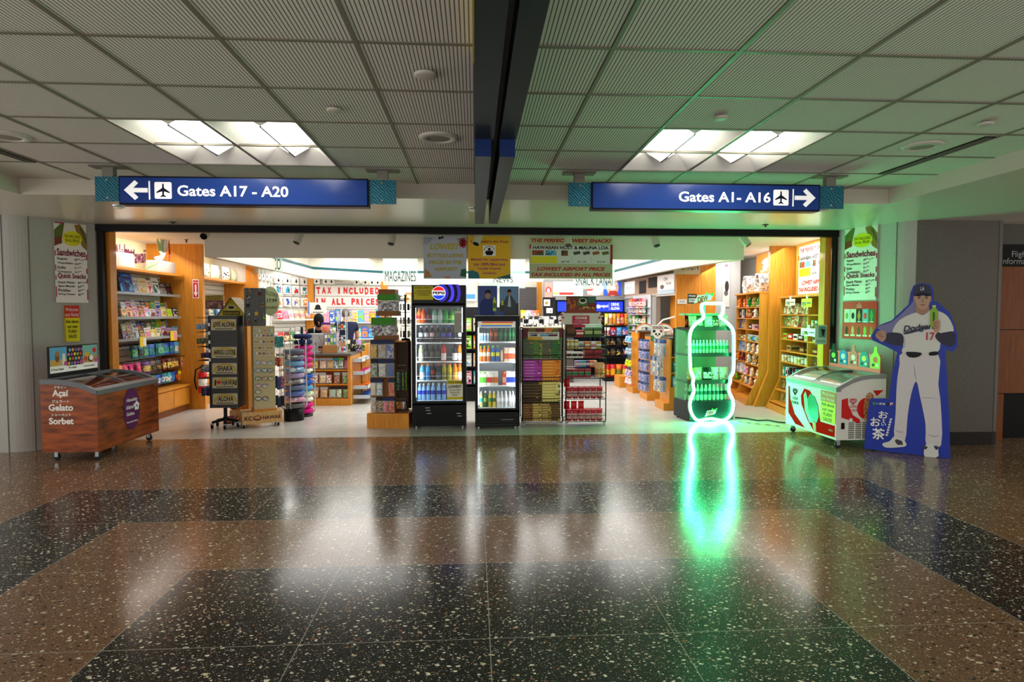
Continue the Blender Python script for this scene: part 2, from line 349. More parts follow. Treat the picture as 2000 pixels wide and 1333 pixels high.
# shop shell
WALLW = M('d8d6ce', .6); CREAM = M('ece0b4', .6); SHOPC = M('d6d2c8', .7)
struct('wall_left', MB().box(-5.5, -5.34, 8.05, 13.2, 0, 3.0, CREAM), 'cream wall above the book shelves', 'wall')
struct('wall_right', MB().box(5.78, 5.95, 8.05, 16, 0, 3.0, WALLW), 'pale wall behind the tall wooden product shelves', 'wall')
b = MB(); wallpath(b, [(-5.34, 13.0), (-4.62, 13.0), (-4.62, 14.2), (-4.1, 15.35), (-2.2, 15.95), (5.9, 15.95)], 0, 3.0, WALLW); struct('wall_back', b, 'white slatted wall at the far end of the shop', 'wall')
RING = [(-3.76, 8.9), (3.96, 8.9), (3.66, 10.6), (3.5, 15.0), (2.9, 15.5), (-2.4, 15.6), (-3.76, 14.3)]
b = MB(); Z0 = 2.72
OUT = [(-6, 8.0), (6.5, 8.0), (6.5, 10.6), (6.5, 16.6), (2.9, 16.6), (-2.4, 16.6), (-6, 14.3)]
for i in range(7):
    j = (i+1) % 7; b.face([(*OUT[i], Z0), (*OUT[j], Z0), (*RING[j], Z0), (*RING[i], Z0)][::-1], SHOPC)
b.face([(-4, 8.5, 2.98), (-4, 16.4, 2.98), (4.2, 16.4, 2.98), (4.2, 8.5, 2.98)], SHOPC)
struct('ceiling', b, 'white shop ceiling, raised inside the hanging ring', 'ceiling')
TEAL = M('17545c', .5); BULK = M('d0cabb', .6); b = MB(); ZB = 2.375
cx_, cy_ = 0, 12.3
INN = [(p[0]+(cx_-p[0])*.03, p[1]+(cy_-p[1])*.03) for p in RING]
for i in range(7):
    j = (i+1) % 7; a, d, e, f = RING[i], RING[j], INN[i], INN[j]
    b.add([(*a, ZB), (*d, ZB), (*d, 2.98), (*a, 2.98)], [(0, 1, 2, 3)], BULK)
    b.add([(*e, ZB), (*f, ZB), (*f, 2.58), (*e, 2.58)], [(3, 2, 1, 0)], BULK)
    b.add([(*e, 2.58), (*f, 2.58), (*f, 2.64), (*e, 2.64)], [(3, 2, 1, 0)], TEAL)
    b.add([(*e, 2.64), (*f, 2.64), (*d, 2.64), (*a, 2.64)], [(0, 1, 2, 3)], BULK)
    b.add([(*a, ZB), (*d, ZB), (*f, ZB), (*e, ZB)], [(0, 3, 2, 1)], BULK)
struct('ceiling_bulkhead', b, 'beige ring shaped bulkhead with a teal stripe round its inside', 'bulkhead')

# ================================================================ concourse ceiling things
NAVY = M('16224e', .3)
WHT = M('f4f4f0', .4); WLET = M('ffffff', .5, emit=.35)
def troffer(x, lab):
    t = thing('ceiling_light', lab, 'ceiling light', (x, 4.757, CZ), 0, 'recessed fluorescent troffers')
    a, l, h = .2955, .602, .11
    MB().add([(-a, -l, 0), (-a, l, 0), (a, l, 0), (a, -l, 0), (-.13, -l+.2, h), (-.13, l-.2, h), (.13, l-.2, h), (.13, -l+.2, h)], [(0, 1, 5, 4), (1, 2, 6, 5), (2, 3, 7, 6), (3, 0, 4, 7), (4, 5, 6, 7)], M('f2f0e8', .35)).build('reflector', t)
    y0, y1 = -l+.2, l-.2; MB().add([(-.135, y0, h-.004), (-.135, y1, h-.004), (0, y0, h-.085), (0, y1, h-.085), (.135, y0, h-.004), (.135, y1, h-.004)], [(0, 1, 3, 2), (2, 3, 5, 4)], M('fffaf0', .5, emit=LAMP)).build('diffuser', t)
    for y in (y0, y1): MB().add([(-.135, y, h-.004), (0, y, h-.085), (.135, y, h-.004)], [(0, 1, 2)], WHT).build('end_cap', t)
    MB().box(-.006, .006, -l+.2, l-.2, h-.092, h-.083, M('3a3a3a', .4)).build('lamp_seam', t)
    f = MB()
    for x0, x1, y0, y1 in ((-.3035, -.29, -.61, .61), (.29, .3035, -.61, .61), (-.29, .29, -.61, -.598), (-.29, .29, .598, .61)): f.box(x0, x1, y0, y1, -.006, .004, TBAR)
    f.build('frame', t)
LAMP = 12
for x, lab in ((-2.0605, 'lit troffer above the Gates A17 to A20 sign, farther from the beam'), (-1.4535, 'lit troffer above the Gates A17 to A20 sign, nearer the beam'),
               (1.5665, 'lit troffer above the Gates A1 to A16 sign, nearer the beam'), (2.1735, 'lit troffer above the Gates A1 to A16 sign, farther from the beam')): troffer(x, lab)
# twin dark beam
t = thing('ceiling_beam', 'long dark twin rail beam hanging under the middle of the ceiling', 'beam', (0, 0, 0))
DB = M('20262e', .4); DB2 = M('2e343e', .4)
MB().box(.002, .112, -1.3, 3.60, 2.59, CZ-.002, DB).build('rail', t); MB().box(.148, .243, -1.3, 3.60, 2.59, CZ-.002, DB).build('rail', t)
MB().box(.004, .098, 3.601, 6.28, 2.49, 2.688, DB2).box(.004, .098, 3.601, 6.02, 2.688, CZ-.002, DB2).build('rail', t)
MB().box(.146, .236, 3.601, 6.28, 2.49, 2.688, DB2).box(.146, .236, 3.601, 6.02, 2.688, CZ-.002, DB2).build('rail', t)
MB().box(.004, .098, 3.592, 3.6, 2.49, 2.59, M('10285e', .3)).build('end_cap', t); MB().box(.146, .236, 3.592, 3.6, 2.49, 2.59, M('10285e', .3)).build('end_cap', t)
MB().box(.112, .148, -1.3, 6.0, 2.70, CZ-.002, M('77756c', .6)).build('channel', t)
MB().box(-.006, .001, -1.3, 3.0, 2.78, CZ-.006, M('d8c010', .4)).build('edge_strip', t)
# round fittings
def fitting(name, lab, cat, x, y, r, kind, z=CZ):
    t = thing(name, lab, cat, (x, y, z))
    if kind == 'speaker':
        MB().lathe([(r, 0), (r, -.006), (r*.92, -.014), (r*.62, -.018), (r*.6, -.006)], M('c9c5ba', .5), n=28).build('rim', t)
        MB().lathe([(r*.6, -.010), (r*.4, -.012), (.001, -.013)], M('8f8b82', .7), n=28).build('grille', t)
    elif kind == 'disc':
        MB().lathe([(r*.55, 0), (r*.55, -.012)], M('77736a'), n=24).build('neck', t); MB().lathe([(r, -.012), (r, -.022), (r*.8, -.026), (.001, -.027)], M('c4c0b4', .5), n=28).build('cover', t)
    else:
        MB().lathe([(r, 0), (r, -.01), (r*.8, -.016)], M('c4c4c4', .25, .8), n=24).build('rim', t); MB().lathe([(r*.78, -.012), (r*.6, -.03), (.001, -.036)], M('f0f0ea', .2), n=24).build('lens', t)
fitting('ceiling_speaker', 'round white ceiling speaker just beside the dark beam', 'speaker', -.25, 4.453, .14, 'speaker')
fitting('ceiling_speaker', 'round white ceiling speaker beside the slot diffuser, above the cutout', 'speaker', 3.33, 4.46, .14, 'speaker')
fitting('ceiling_speaker', 'round white ceiling speaker beyond the troffers, towards the grey curved wall', 'speaker', -3.27, 4.6, .14, 'speaker')
fitting('sprinkler_cover', 'larger round ceiling disc beside the beam, nearest the viewer', 'sprinkler', -.25, 3.265, .058, 'disc')
fitting('sprinkler_cover', 'small round ceiling disc in front of the Gates A17 troffers', 'sprinkler', -.846, 3.857, .045, 'disc')
fitting('sprinkler_cover', 'small round ceiling disc in front of the Gates A1 troffers', 'sprinkler', 1.552, 3.857, .045, 'disc')
fitting('sprinkler_cover', 'small dark ceiling disc farthest towards the flight information panel', 'sprinkler', 3.32, 3.874, .045, 'disc')
for px, py, lab in ((338, 434, 'small dark soffit sprinkler above the shop corner with books'), (1495, 439, 'small dark soffit sprinkler above the neon bottle side')):
    p = at(px, py, Z=2.69); t = thing('ceiling_sprinkler', lab, 'sprinkler', (p.x, p.y, 2.69)); MB().lathe([(.04, 0), (.04, -.006), (.02, -.008)], M('2a2620'), n=16).build('escutcheon', t); MB().lathe([(.012, -.006), (.012, -.03), (.02, -.034)], M('8a8278', .3, .8), n=10).build('head', t)
for px, py, lab in ((232, 402, 'small silver downlight under the soffit beside the Gates A17 sign'), (1606, 409, 'small silver downlight under the soffit beside the Gates A16 sign'), (924, 407, 'small silver downlight under the soffit beside the beam end')):
    p = at(px, py, Z=2.69); fitting('soffit_downlight', lab, 'downlight', p.x, p.y, .06, 'light', 2.69)
for x, lab in ((3.645, 'black slotted air diffuser in the ceiling above the cutout'), (-3.64, 'black slotted air diffuser in the ceiling above the gelato freezer')):
    t = thing('air_diffuser', lab, 'air diffuser', (x, 0, CZ)); MB().box(-.045, .045, 4.2, 5.36, -.008, 0, M('14140f', .6)).build('slot', t)
    for k in (-.03, 0, .03): MB().box(k-.003, k+.003, 4.2, 5.36, -.012, -.008, M('8a867c', .5)).build('slat', t)
# gate signs
def waves():
    m, N, L, b = nt('teal_wave_print'); tc = N.new('ShaderNodeTexCoord'); v = nd(N, 'ShaderNodeTexWave', bands_direction='DIAGONAL'); v.inputs['Scale'].default_value = 22; v.inputs['Distortion'].default_value = 5; v.inputs['Detail'].default_value = 3
    L.new(tc.outputs['Object'], v.inputs['Vector']); rp = ramp(N, L, v.outputs['Fac'], [(.2, lin('063e52')), (.6, lin('0c6480')), (.95, lin('2a90a4'))]); L.new(rp.outputs[0], b.inputs['Base Color']); b.inputs['Roughness'].default_value = .3; return m
WAVE = waves()
def plane_icon(b, cx, cz, s, mat):
    half = [(0, .46), (.05, .40), (.06, .16), (.42, -.10), (.42, -.18), (.06, -.06), (.05, -.28), (.17, -.38), (.17, -.44), (0, -.39)]
    pts = [(cx+x*s, cz+z*s) for x, z in half] + [(cx-x*s, cz+z*s) for x, z in half[-2:0:-1]]
    b.poly(pts, -.064, -.063, mat)
def rrect(x0, x1, z0, z1, r, n=4):
    out = []
    for cx, cz, a in ((x1-r, z1-r, 0), (x0+r, z1-r, 90), (x0+r, z0+r, 180), (x1-r, z0+r, 270)):
        out += [(cx+r*math.cos(math.radians(a+90*k/n)), cz+r*math.sin(math.radians(a+90*k/n))) for k in range(n+1)]
    return out
def gate_sign(pl, pr, text, lab, left):
    Y = 5.5; x0, x1 = ax(pl, Y), ax(pr, Y); zt, zb = az(355, Y), az(409, Y); ztR = zt
    t = thing('gate_sign', lab, 'sign', (0, Y, 0))
    bev(MB().box(x0, x1, -.06, .06, zb, zt, M('0c1228', .35)).build('frame', t), .006)
    MB().box(x0+.012, x1-.012, -.0625, -.06, zb+.014, zt-.014, M('24428c', .16)).build('face', t)
    H = zt-zb; zc = (zt+zb)/2; L_ = x1-x0
    s = 1 if left else -1; xo = x0 if left else x1
    fx = lambda f: xo+s*f*L_
    ic = MB(); a = H*.20
    X0, X1 = fx(.022), fx(.092); h = .35*H; th = .055*H
    tip = X0; d = s
    ic.poly([(tip, zc), (tip+d*h*1.05, zc+h*.98), (tip+d*h*1.38, zc+h*.70), (tip+d*h*.9, zc+h*.22), (tip+d*h*2.3, zc+h*.22), (tip+d*h*2.3, zc-h*.22), (tip+d*h*.9, zc-h*.22), (tip+d*h*1.38, zc-h*.70), (tip+d*h*1.05, zc-h*.98)], -.0635, -.0625, WLET); ic.build('arrow', t)
    q = fx(.122); MB().box(q-.006, q+.006, -.0635, -.0625, zc-.32*H, zc+.32*H, WLET).build('divider', t)
    p = fx(.176); ic = MB().poly(rrect(p-.29*H, p+.29*H, zc-.29*H, zc+.29*H, .05*H), -.0635, -.0625, WLET); plane_icon(ic, p, zc, .54*H, M('101430')); ic.build('airplane_icon', t)
    if left: txt(text, (fx(.232), zc-.19*H, fx(.675), zc+.19*H), WLET, t, -.063, bold=.02, keep=False)
    else: txt(text, (fx(.625), zc-.19*H, fx(.222), zc+.19*H), WLET, t, -.063, bold=.02, keep=False)
    for e in (0, 1):
        xa, xb = (x0-.205, x0) if e == 0 else (x1, x1+.235)
        br = MB().box(xa, xb, -.035, -.02, zb+.03, zt-.005, WAVE).build('end_plate', t)
        for zz in (zb+.06, zt-.03): MB().lathe([(.011, 0), (.011, .006), (.004, .009)], M('silver', .2, .9), n=10).build('bolt', br, ((xa+xb)/2, -.036, zz)).rotation_euler = (PI/2, 0, 0)
        xm = (xa+xb)/2
        MB().box(xm-.14, xm+.14, -.06, .06, CZ-.012, CZ, M('6e6a60', .5)).box(xm-.045, xm+.045, -.03, .03, zt-.01, CZ-.01, M('807c72', .5)).build('mounting_bracket', t)
gate_sign(246, 724, 'Gates A17 - A20', 'blue hanging sign with a white arrow reading Gates A17 - A20', True)
gate_sign(1152, 1590, 'Gates A1- A16', 'blue hanging sign with a white arrow reading Gates A1- A16', False)
# flight information cabinet at the edge
t = thing('flight_information_cabinet', 'dark wood panelled cabinet headed Flight Information beyond the grey wall', 'cabinet', (0, 7.30, 0))
X = ax(1945, 7.3); MB().box(X, X+1.6, 0, .5, 2.175, 2.36, BLK).build('header', t)
MB().box(X, X+1.6, 0, .4, 2.44, 2.688, M('55524c', .5)).box(X, X+1.6, -.02, .4, 2.36, 2.44, BLK).build('top_panel', t)
txt('Flight\nInformation', (X+.02, 2.20, X+.55, 2.36), M('a4a4a2'), t, -.004, spacing=.85)
MB().box(X+.02, X+1.6, .02, .4, 1.39, 2.17, DKWOOD).build('wood_panel', t); MB().box(X+.02, X+1.6, .02, .4, .585, 1.38, DKWOOD).build('wood_panel', t)
MB().box(X-.02, X+.125, -.02, .12, 0, .58, DKWOOD).build('post', t); MB().box(X+.13, X+1.6, .1, .4, 0, .58, BLK).build('kick_panel', t)
# ================================================================ product kinds
def b_bottle(c, lab, cap, h=.235, r=.033, kind='soda', r_=.12):
    def fn():
        if kind == 'can': pr = [(r*.8, 0), (r, .01), (r, h-.014), (r*.8, h)]; lb = (.02, h-.03)
        elif kind == 'sport': pr = [(r*.9, 0), (r, .01), (r, h*.28), (r*.86, h*.36), (r*.86, h*.5), (r, h*.56), (r*.95, h*.72), (r*.55, h*.86), (r*.5, h*.9)]; lb = (h*.08, h*.5)
        elif kind == 'carton': pr = None; lb = (h*.2, h*.6)
        elif kind == 'jar': pr = [(r*.9, 0), (r, .01), (r, h*.86), (r*.9, h*.9)]; lb = (h*.2, h*.68)
        elif kind == 'big': pr = [(r*.8, 0), (r, .03), (r, h*.6), (r*.8, h*.76), (r*.35, h*.92), (r*.3, h*.95)]; lb = (h*.25, h*.55)
        else: pr = [(r*.8, 0), (r, .012), (r*.94, h*.3), (r, h*.4), (r, h*.58), (r*.8, h*.74), (r*.42, h*.88), (r*.4, h*.93)]; lb = (h*.36, h*.6)
        if kind == 'carton':
            b = MB().box(-r, r, -r, r, 0, h*.8, M(c, .4)); b.add([(-r, -r, h*.8), (r, -r, h*.8), (r, r, h*.8), (-r, r, h*.8), (-r, 0, h), (r, 0, h)], [(0, 1, 5, 4), (2, 3, 4, 5), (0, 4, 3), (1, 2, 5)], M(c, .4))
            return [('carton', b), ('label', MB().box(-r*1.01, r*1.01, -r*1.02, -r, lb[0], lb[1], M(lab, .4))), ('cap', MB().lathe([(.011, 0), (.011, .012)], M(cap, .3), (0, -r*.55, h*.88), 8))]
        out = [('bottle', MB().lathe(pr, M(c, r_), n=12))]
        rl = r*1.015 if kind != 'sport' else r*1.01
        out.append(('label', MB().lathe([(rl, lb[0]), (rl, lb[1])], M(lab, .35), n=12)))
        if kind == 'can': out.append(('can_top', MB().lathe([(r*.78, h), (r*.78, h+.003), (r*.7, h+.001)], M('silver', .25, .9), n=12)))
        elif kind == 'jar': out.append(('lid', MB().lathe([(r*1.04, h*.88), (r*1.04, h), (r*.9, h*1.01)], M(cap, .35), n=14)))
        else:
            k = pr[-1][0]*1.12; out.append(('cap', MB().lathe([(k, pr[-1][1]), (k, h), (k*.8, h*1.01)], M(cap, .3), n=10)))
        return out
    return ('bottle', c, lab, cap, h, r, kind), fn
def put_bottle(spec, name, label, cat, loc, group=None, rz=0):
    k, fn = spec; return item(k, fn, name, label, cat, loc, rz, group)
def b_box(w, d, h, c, c2=None, mat=None, band=(.3, .7)):
    def fn():
        m = mat or M(c, .45); b = MB().box(-w/2, w/2, 0, d, 0, h, m)
        if c2: b.box(-w*.44, w*.44, -.0012, 0, h*band[0], h*band[1], M(c2, .45)); b.box(w/2, w/2+.0012, d*.1, d*.9, h*band[0], h*band[1], M(c2, .45))
        return [('box', b)]
    return ('box', w, d, h, c, c2, mat and mat.name, band), fn
def b_book(w, h, t, c, c2, c3=None, lean=14):
    def fn():
        a = math.radians(lean); b = MB()
        f = lambda x, y, z: (x, y*math.cos(a)+z*math.sin(a), z*math.cos(a)-y*math.sin(a)+t*math.sin(a))
        def bx(x0, x1, y0, y1, z0, z1, m): n = len(b.v); b.box(x0, x1, y0, y1, z0, z1, m); b.v[n:] = [f(*p) for p in b.v[n:]]
        bx(-w/2, w/2, 0, t, 0, h, M(c, .35)); bx(-w/2+.002, w/2+.001, .002, t-.002, -.0005, h+.001, M('f2eee2', .8))
        bx(-w*.42, w*.42, -.0012, 0, h*.12, h*.62, G(c2, c3 or c2, c, s=18, r=.35)); bx(-w*.38, w*.38, -.0012, 0, h*.72, h*.8, M(c3 or 'white', .4)); bx(-w*.3, w*.3, -.0012, 0, h*.85, h*.9, M(c2, .4))
        return [('book', b)]
    return ('book', w, h, t, c, c2, c3, lean), fn
def b_pouch(w, h, c, c2, c3=None, d=.04):
    def fn(): return [('pouch', MB().pillow(w, h, d, M(c, .3), n=6, mid=G(c2, c3 or c2, c, s=30, r=.3, blocky=False), band=(.17, .66)))]
    return ('pouch', w, h, c, c2, c3, d), fn
def b_pack(w, h, card, c, c2=None, d=.02):
    """hanging clear pack: header card above, goods seen through film below"""
    def fn():
        b = MB().box(-w/2, w/2, -.001, .001, h*.78, h, M(card, .5))
        g = MB().pillow(w*.8, h*.68, d, G(c, c2 or c, c, s=20, blocky=False), (0, 0, h*.05), 5, False)
        return [('header', b), ('contents', g), ('wrapper', MB().pillow(w, h*.8, d*1.6, FILM, n=4, crimp=False))]
    return ('pack', w, h, card, c, c2, d), fn
def b_plush(c, c2, s=.16):
    def fn():
        b = MB(); b.ell((0, 0, s*.36), (s*.36, s*.3, s*.36), M(c, .9)); b.ell((0, -s*.05, s*.82), (s*.3, s*.27, s*.27), M(c, .9))
        for q in (-1, 1):
            b.ell((q*s*.22, 0, s*1.06), (s*.1, s*.06, s*.12), M(c2, .9), 8, 5); b.ell((q*s*.36, -s*.1, s*.45), (s*.11, s*.12, s*.2), M(c, .9), 8, 5); b.ell((q*s*.24, -s*.26, s*.1), (s*.13, s*.17, s*.1), M(c2, .9), 8, 5)
            b.ell((q*s*.1, -s*.3, s*.88), (s*.03, s*.02, s*.03), M('black', .2), 6, 4)
        b.ell((0, -s*.3, s*.76), (s*.12, s*.07, s*.09), M(c2, .9), 8, 5); return [('plush', b)]
    return ('plush', c, c2, s), fn
def b_tote(w, h, c='f0eee8', logo='black', art=None):
    def fn():
        d = w*.3; b = MB().box(-w/2, w/2, 0, d, 0, h, M(c, .6))
        if art: b.box(-w*.36, w*.36, -.0015, 0, h*.1, h*.85, G(*art, s=16)); 
        else:
            pts = [(w*.16*math.cos(a), h*.42+h*.19*math.sin(a)) for a in [2*PI*k/10 for k in range(10)]]; b.poly(pts, -.002, -.0015, M(logo, .5)); b.poly([(-.05*w, h*.6), (.05*w, h*.6), (.1*w, h*.74), (-.1*w, h*.74)], -.002, -.0015, M(logo, .5))
        hd = MB().tube([(-w*.22, .002, h), (-w*.16, .002, h*1.2), (w*.16, .002, h*1.2), (w*.22, .002, h)], .004, M('e8e6e0', .7), 5)
        return [('bag', b), ('handle', hd)]
    return ('tote', w, h, c, logo, art), fn
def put(spec, name, label, cat, loc, rz=0, group=None, **kw):
    k, fn = spec; return item(k, fn, name, label, cat, loc, rz, group, **kw)
def fill(fr, specs, x0, x1, y, z, name, cat, where, ref, group, jit=0, kw=None):
    """a row of things along a piece of furniture; specs = [(spec, description)]"""
    n = len(specs); out = []
    for i, sp in enumerate(specs):
        if sp is None: continue
        x = x0+(x1-x0)*(i+.5)/n
        out.append(put(sp[0], sp[2] if len(sp) > 2 else name, '%s, %s from %s, %s' % (sp[1], ORD[i], ref, where), cat, fr.p(x+RND.uniform(-jit, jit), y, z), fr.rz+RND.uniform(-jit, jit)*6, group, **(kw or {})))
    return out
def board(fr, tl, brp, name, label, cat, mat, th=.008, y=0, part='panel', group=None):
    """flat sign on the front of a frame between two photo corners; its own x runs 0..W and z 0..H"""
    (x0, zt), (x1, zb) = fr.hit(tl[0], tl[1], y), fr.hit(brp[0], brp[1], y)
    t = thing(name, label, cat, fr.p(x0, y-th-.001, zb), fr.rz, group); W, H = x1-x0, zt-zb
    MB().box(0, W, 0, th, 0, H, mat).build(part, t); return t, W, H
def ellipse(cx, cz, rx, rz, n=24): return [(cx+rx*math.cos(2*PI*k/n), cz+rz*math.sin(2*PI*k/n)) for k in range(n)]
def caster(t, x, y, r=.035, c='charcoal', name='caster', z=None):
    b = MB(); b.lathe([(r*.55, -.012), (r*.95, -.012), (r, -.006), (r, .006), (r*.95, .012), (r*.55, .012)], M(c, .4), (0, 0, 0), 14)
    b.v = [(p[2], p[0], p[1]+r) for p in b.v]; h = z or r*2.6
    b.box(-.018, -.014, -r*.5, r*.5, r, h, M('steel', .3, .8)).box(.014, .018, -r*.5, r*.5, r, h, M('steel', .3, .8)).box(-.02, .02, -.02, .02, h-.008, h, M('steel', .3, .8))
    return b.build(name, t, (x, y, 0))

# ================================================================ ice cream freezers
def freezer(name, label, a, b_, depth, prof, wrap, rimc, liner, zb=.105, endside=-1):
    fr = Frame.line(a, b_); L = math.hypot(b_[0]-a[0], b_[1]-a[1]); t = thing(name, label, 'freezer', (a[0], a[1], 0), fr.rz)
    pr = [(f*depth, z) for f, z in prof]; rim = .05; n = len(pr)
    def prism(top, bot, x0, x1, mat, yo=0):
        b = MB(); vs = [(x, y, z) for x in (x0, x1) for y, z in top] + [(x, y, z) for x in (x0, x1) for y, z in bot]; k = len(top)
        fs = [(i, k+i, k+i+1, i+1)[::-1] for i in range(k-1)] + [(2*k+i, 2*k+i+1, 3*k+i+1, 3*k+i)[::-1] for i in range(k-1)]
        fs += [tuple(list(range(k))[::-1] + [2*k+i for i in range(k)])[::-1], tuple([k+i for i in range(k)] + [3*k+i for i in range(k)][::-1])[::-1]]
        fs += [(0, 2*k, 3*k, k), (k-1, 2*k-1, 4*k-1, 3*k-1)]
        return b.add(vs, fs, mat)
    bt = [(y, zb) for y, z in pr]
    low = [(y, z-rim) for y, z in pr]
    prism([(y, z-rim-.001) for y, z in pr], bt, 0, L, wrap).build('body', t)
    # rim: a frame round the curved glass
    R = MB(); rm = M(rimc, .35)
    for x0, x1 in ((-.008, .035), (L-.035, L+.008)):
        q = prism(pr, low, x0, x1, rm); R.add(q.v, q.f, rm)
    q = prism([(-.008, pr[0][1]), (.05, pr[0][1]+(pr[1][1]-pr[0][1])*.05/max(pr[1][0], .01))], [(-.008, pr[0][1]-rim), (.05, pr[0][1]-rim)], 0, L, rm); R.add(q.v, q.f, rm)
    q = prism([(depth-.06, pr[-1][1]), (depth+.008, pr[-1][1])], [(depth-.06, pr[-1][1]-rim), (depth+.008, pr[-1][1]-rim)], 0, L, rm); R.add(q.v, q.f, rm); R.build('rim', t)
    gl = [(y, z-.008) for y, z in pr]
    for k, (x0, x1, dz) in enumerate(((.035, L*.52, 0), (L*.48, L-.035, -.012))):
        g = MB(); vs = [(x, y, z+dz) for x in (x0, x1) for y, z in gl]; m_ = len(gl)
        g.add(vs, [(i, m_+i, m_+i+1, i+1) for i in range(m_-1)], GLASS, True); g.build('sliding_lid', t)
        e = MB(); xe = x1 if k == 0 else x0
        e.tube([(xe, y, z+dz+.004) for y, z in gl], .008, M('6e7074', .35), 5).build('lid_edge', t)
    # liner just under the glass holding the goods
    MB().box(.04, L-.04, .05, depth-.06, pr[0][1]-.085, pr[0][1]-.08, M(liner, .5)).build('liner', t)
    return fr, t, L
GP = [(0, .765), (.18, .815), (.36, .85), (.55, .872), (.75, .884), (1, .888)]
gfr, gel, gL = freezer('gelato_freezer', 'chest freezer wrapped in koa wood print with a purple oval, curved glass top', (-4.02, 6.79), (-3.99, 8.0), .585, GP, KOA, '6c7076', 'e8ecf0')
for x in (.1, gL-.1):
    for y in (.07, .5): caster(gel, x, y, .036)
# end lettering
def endtxt(s, box, sp=1, bold=.014):
    o = txt(s, box, M('f0ece4', .5), gel, -.003, bold=bold, name='lettering'); o.location = (0, .585, 0); o.rotation_euler = (0, 0, -PI/2); return o
for s, z0, z1, bo in (('アサイー', .785, .815, .02), ('Açaí', .69, .775, .035), ('ジェラート', .635, .668, .02), ('Gelato', .55, .622, .035), ('シャーベット', .49, .522, .02), ('Sorbet', .405, .477, .035)): endtxt(s, (.06, z0, .36, z1), bold=bo)
ex, ez = gfr.hit(257, 798); e = MB().poly(ellipse(ex, ez, .165, .245, 32), -.004, -.0005, M('5a0e58', .4)); eg = e.build('oval_logo', gel)
for s, bx, sh in (('Hawaiian', (-.11, .07, .11, .14), .25), ('Island', (-.115, -.01, .04, .055), .25), ('Gelato.', (-.11, -.085, .05, -.03), .1), ('Fresh Island Made', (-.11, -.165, .11, -.14), 0)):
    txt(s, (ex+bx[0], ez+bx[1], ex+bx[2], ez+bx[3]), M('f2e8f0', .5), eg, -.006, bold=.012, shear=sh)
fb = MB()
for k in range(5): a = 2*PI*k/5+.3; fb.poly(ellipse(ex+.095+.034*math.cos(a), ez+.02+.034*math.sin(a), .022, .024, 12), -.0065, -.0055, M('f2e8f0', .5))
fb.poly(ellipse(ex+.095, ez+.02, .012, .012, 10), -.0075, -.0065, M('5a0e58', .4)); fb.build('flower_emblem', eg)
MB().lathe([(.012, 0), (.012, .006)], M('silver', .3, .9), n=10).build('lock', gel, (gL-.08, -.001, .70)).rotation_euler = (PI/2, 0, 0)
# flavour board standing on the back edge
m0 = MB().box(.10, .93, .555, .575, .886, 1.225, BLK).build('menu_board', gel)
MB().box(.112, .918, .5535, .555, .935, 1.215, M('f4f2ee', .4)).build('print', m0)
pr_ = MB(); W3 = .806/3
pr_.box(.112, .112+W3, .5525, .5535, 1.01, 1.215, M('58a8d8')).box(.112, .112+W3, .552, .5525, 1.01, 1.08, M('c8a468')).box(.112+W3, .112+2*W3, .5525, .5535, 1.0, 1.215, M('101014')).box(.112+2*W3, .918, .5525, .5535, 1.01, 1.215, M('78b8b0')).box(.112+2*W3, .918, .552, .5525, 1.01, 1.09, M('b89a60'))
pr_.poly([(.15, 1.01), (.20, 1.07), (.24, 1.075), (.24, 1.02), (.20, 1.01)], .5515, .552, M('d8a020')).poly(ellipse(.225, 1.10, .032, .05), .551, .552, M('7a4420')).poly(ellipse(.225, 1.145, .03, .03), .5505, .551, M('a8702c'))
pr_.poly([(.30, 1.02), (.36, 1.02), (.35, 1.14), (.31, 1.14)], .5515, .552, M('e8e8d8'))
fc = ['e89a28', '8a5ab0', 'd84a24', '3a78c0', 'e8c828', '6ab0d8', 'c86a9a', '90b848']
for k in range(20): pr_.poly(ellipse(.112+W3+.03+(k % 5)*.05+(k//5 % 2)*.02, 1.025+(k//5)*.05, .02, .02, 12), .5515, .552, M(fc[(k*3) % 8]))
pr_.poly(ellipse(.79, 1.06, .05, .045), .5512, .552, M('4a2c18')).poly(ellipse(.80, 1.065, .036, .034), .5508, .5512, M('f0f0e4')).poly(ellipse(.86, 1.15, .034, .03), .5512, .552, M('d01c28')).poly(ellipse(.73, 1.10, .05, .035), .5512, .552, M('d8b02c')).poly(ellipse(.70, 1.06, .03, .03), .5508, .5512, M('c85030'))
for x in (.355, .62, .885): pr_.poly(ellipse(x, 1.03, .026, .026, 16), .5502, .551, M('c04a9a'))
pr_.build('picture', m0)
for s, x0 in (('A True Classic', .125), ('The Original', .115+W3+.02), ('Fruit in Da Container', .125+2*W3)): txt(s, (x0, .96, x0+.2, .985), 'black', m0, .5525, bold=.015, align='L')
for k in range(9):
    c1 = ['silver', 'white', 'tan', 'cream', 'steel'][k % 5]
    put(b_box(.16, .11, .06, c1, ['white', 'rose', 'lime', 'sky'][k % 4]), 'gelato_tub', 'frosty %s ice cream pack in the koa print freezer, %s from the near corner' % (c1, ORD[k]), 'ice cream pack', gfr.p(.16+(k % 5)*.21+(k//5)*.1, .12+(k//5)*.2, .687), gfr.rz+.5*(k % 3-1), 'packs inside the gelato freezer')
q = gfr.p(gL/2, .075, .755); area('added_freezer_fill', q, (math.radians(35), 0, gfr.rz), 1.0, .03, 4, (.95, .97, 1))  # added fill light under the rim, brightens the packs behind the glass
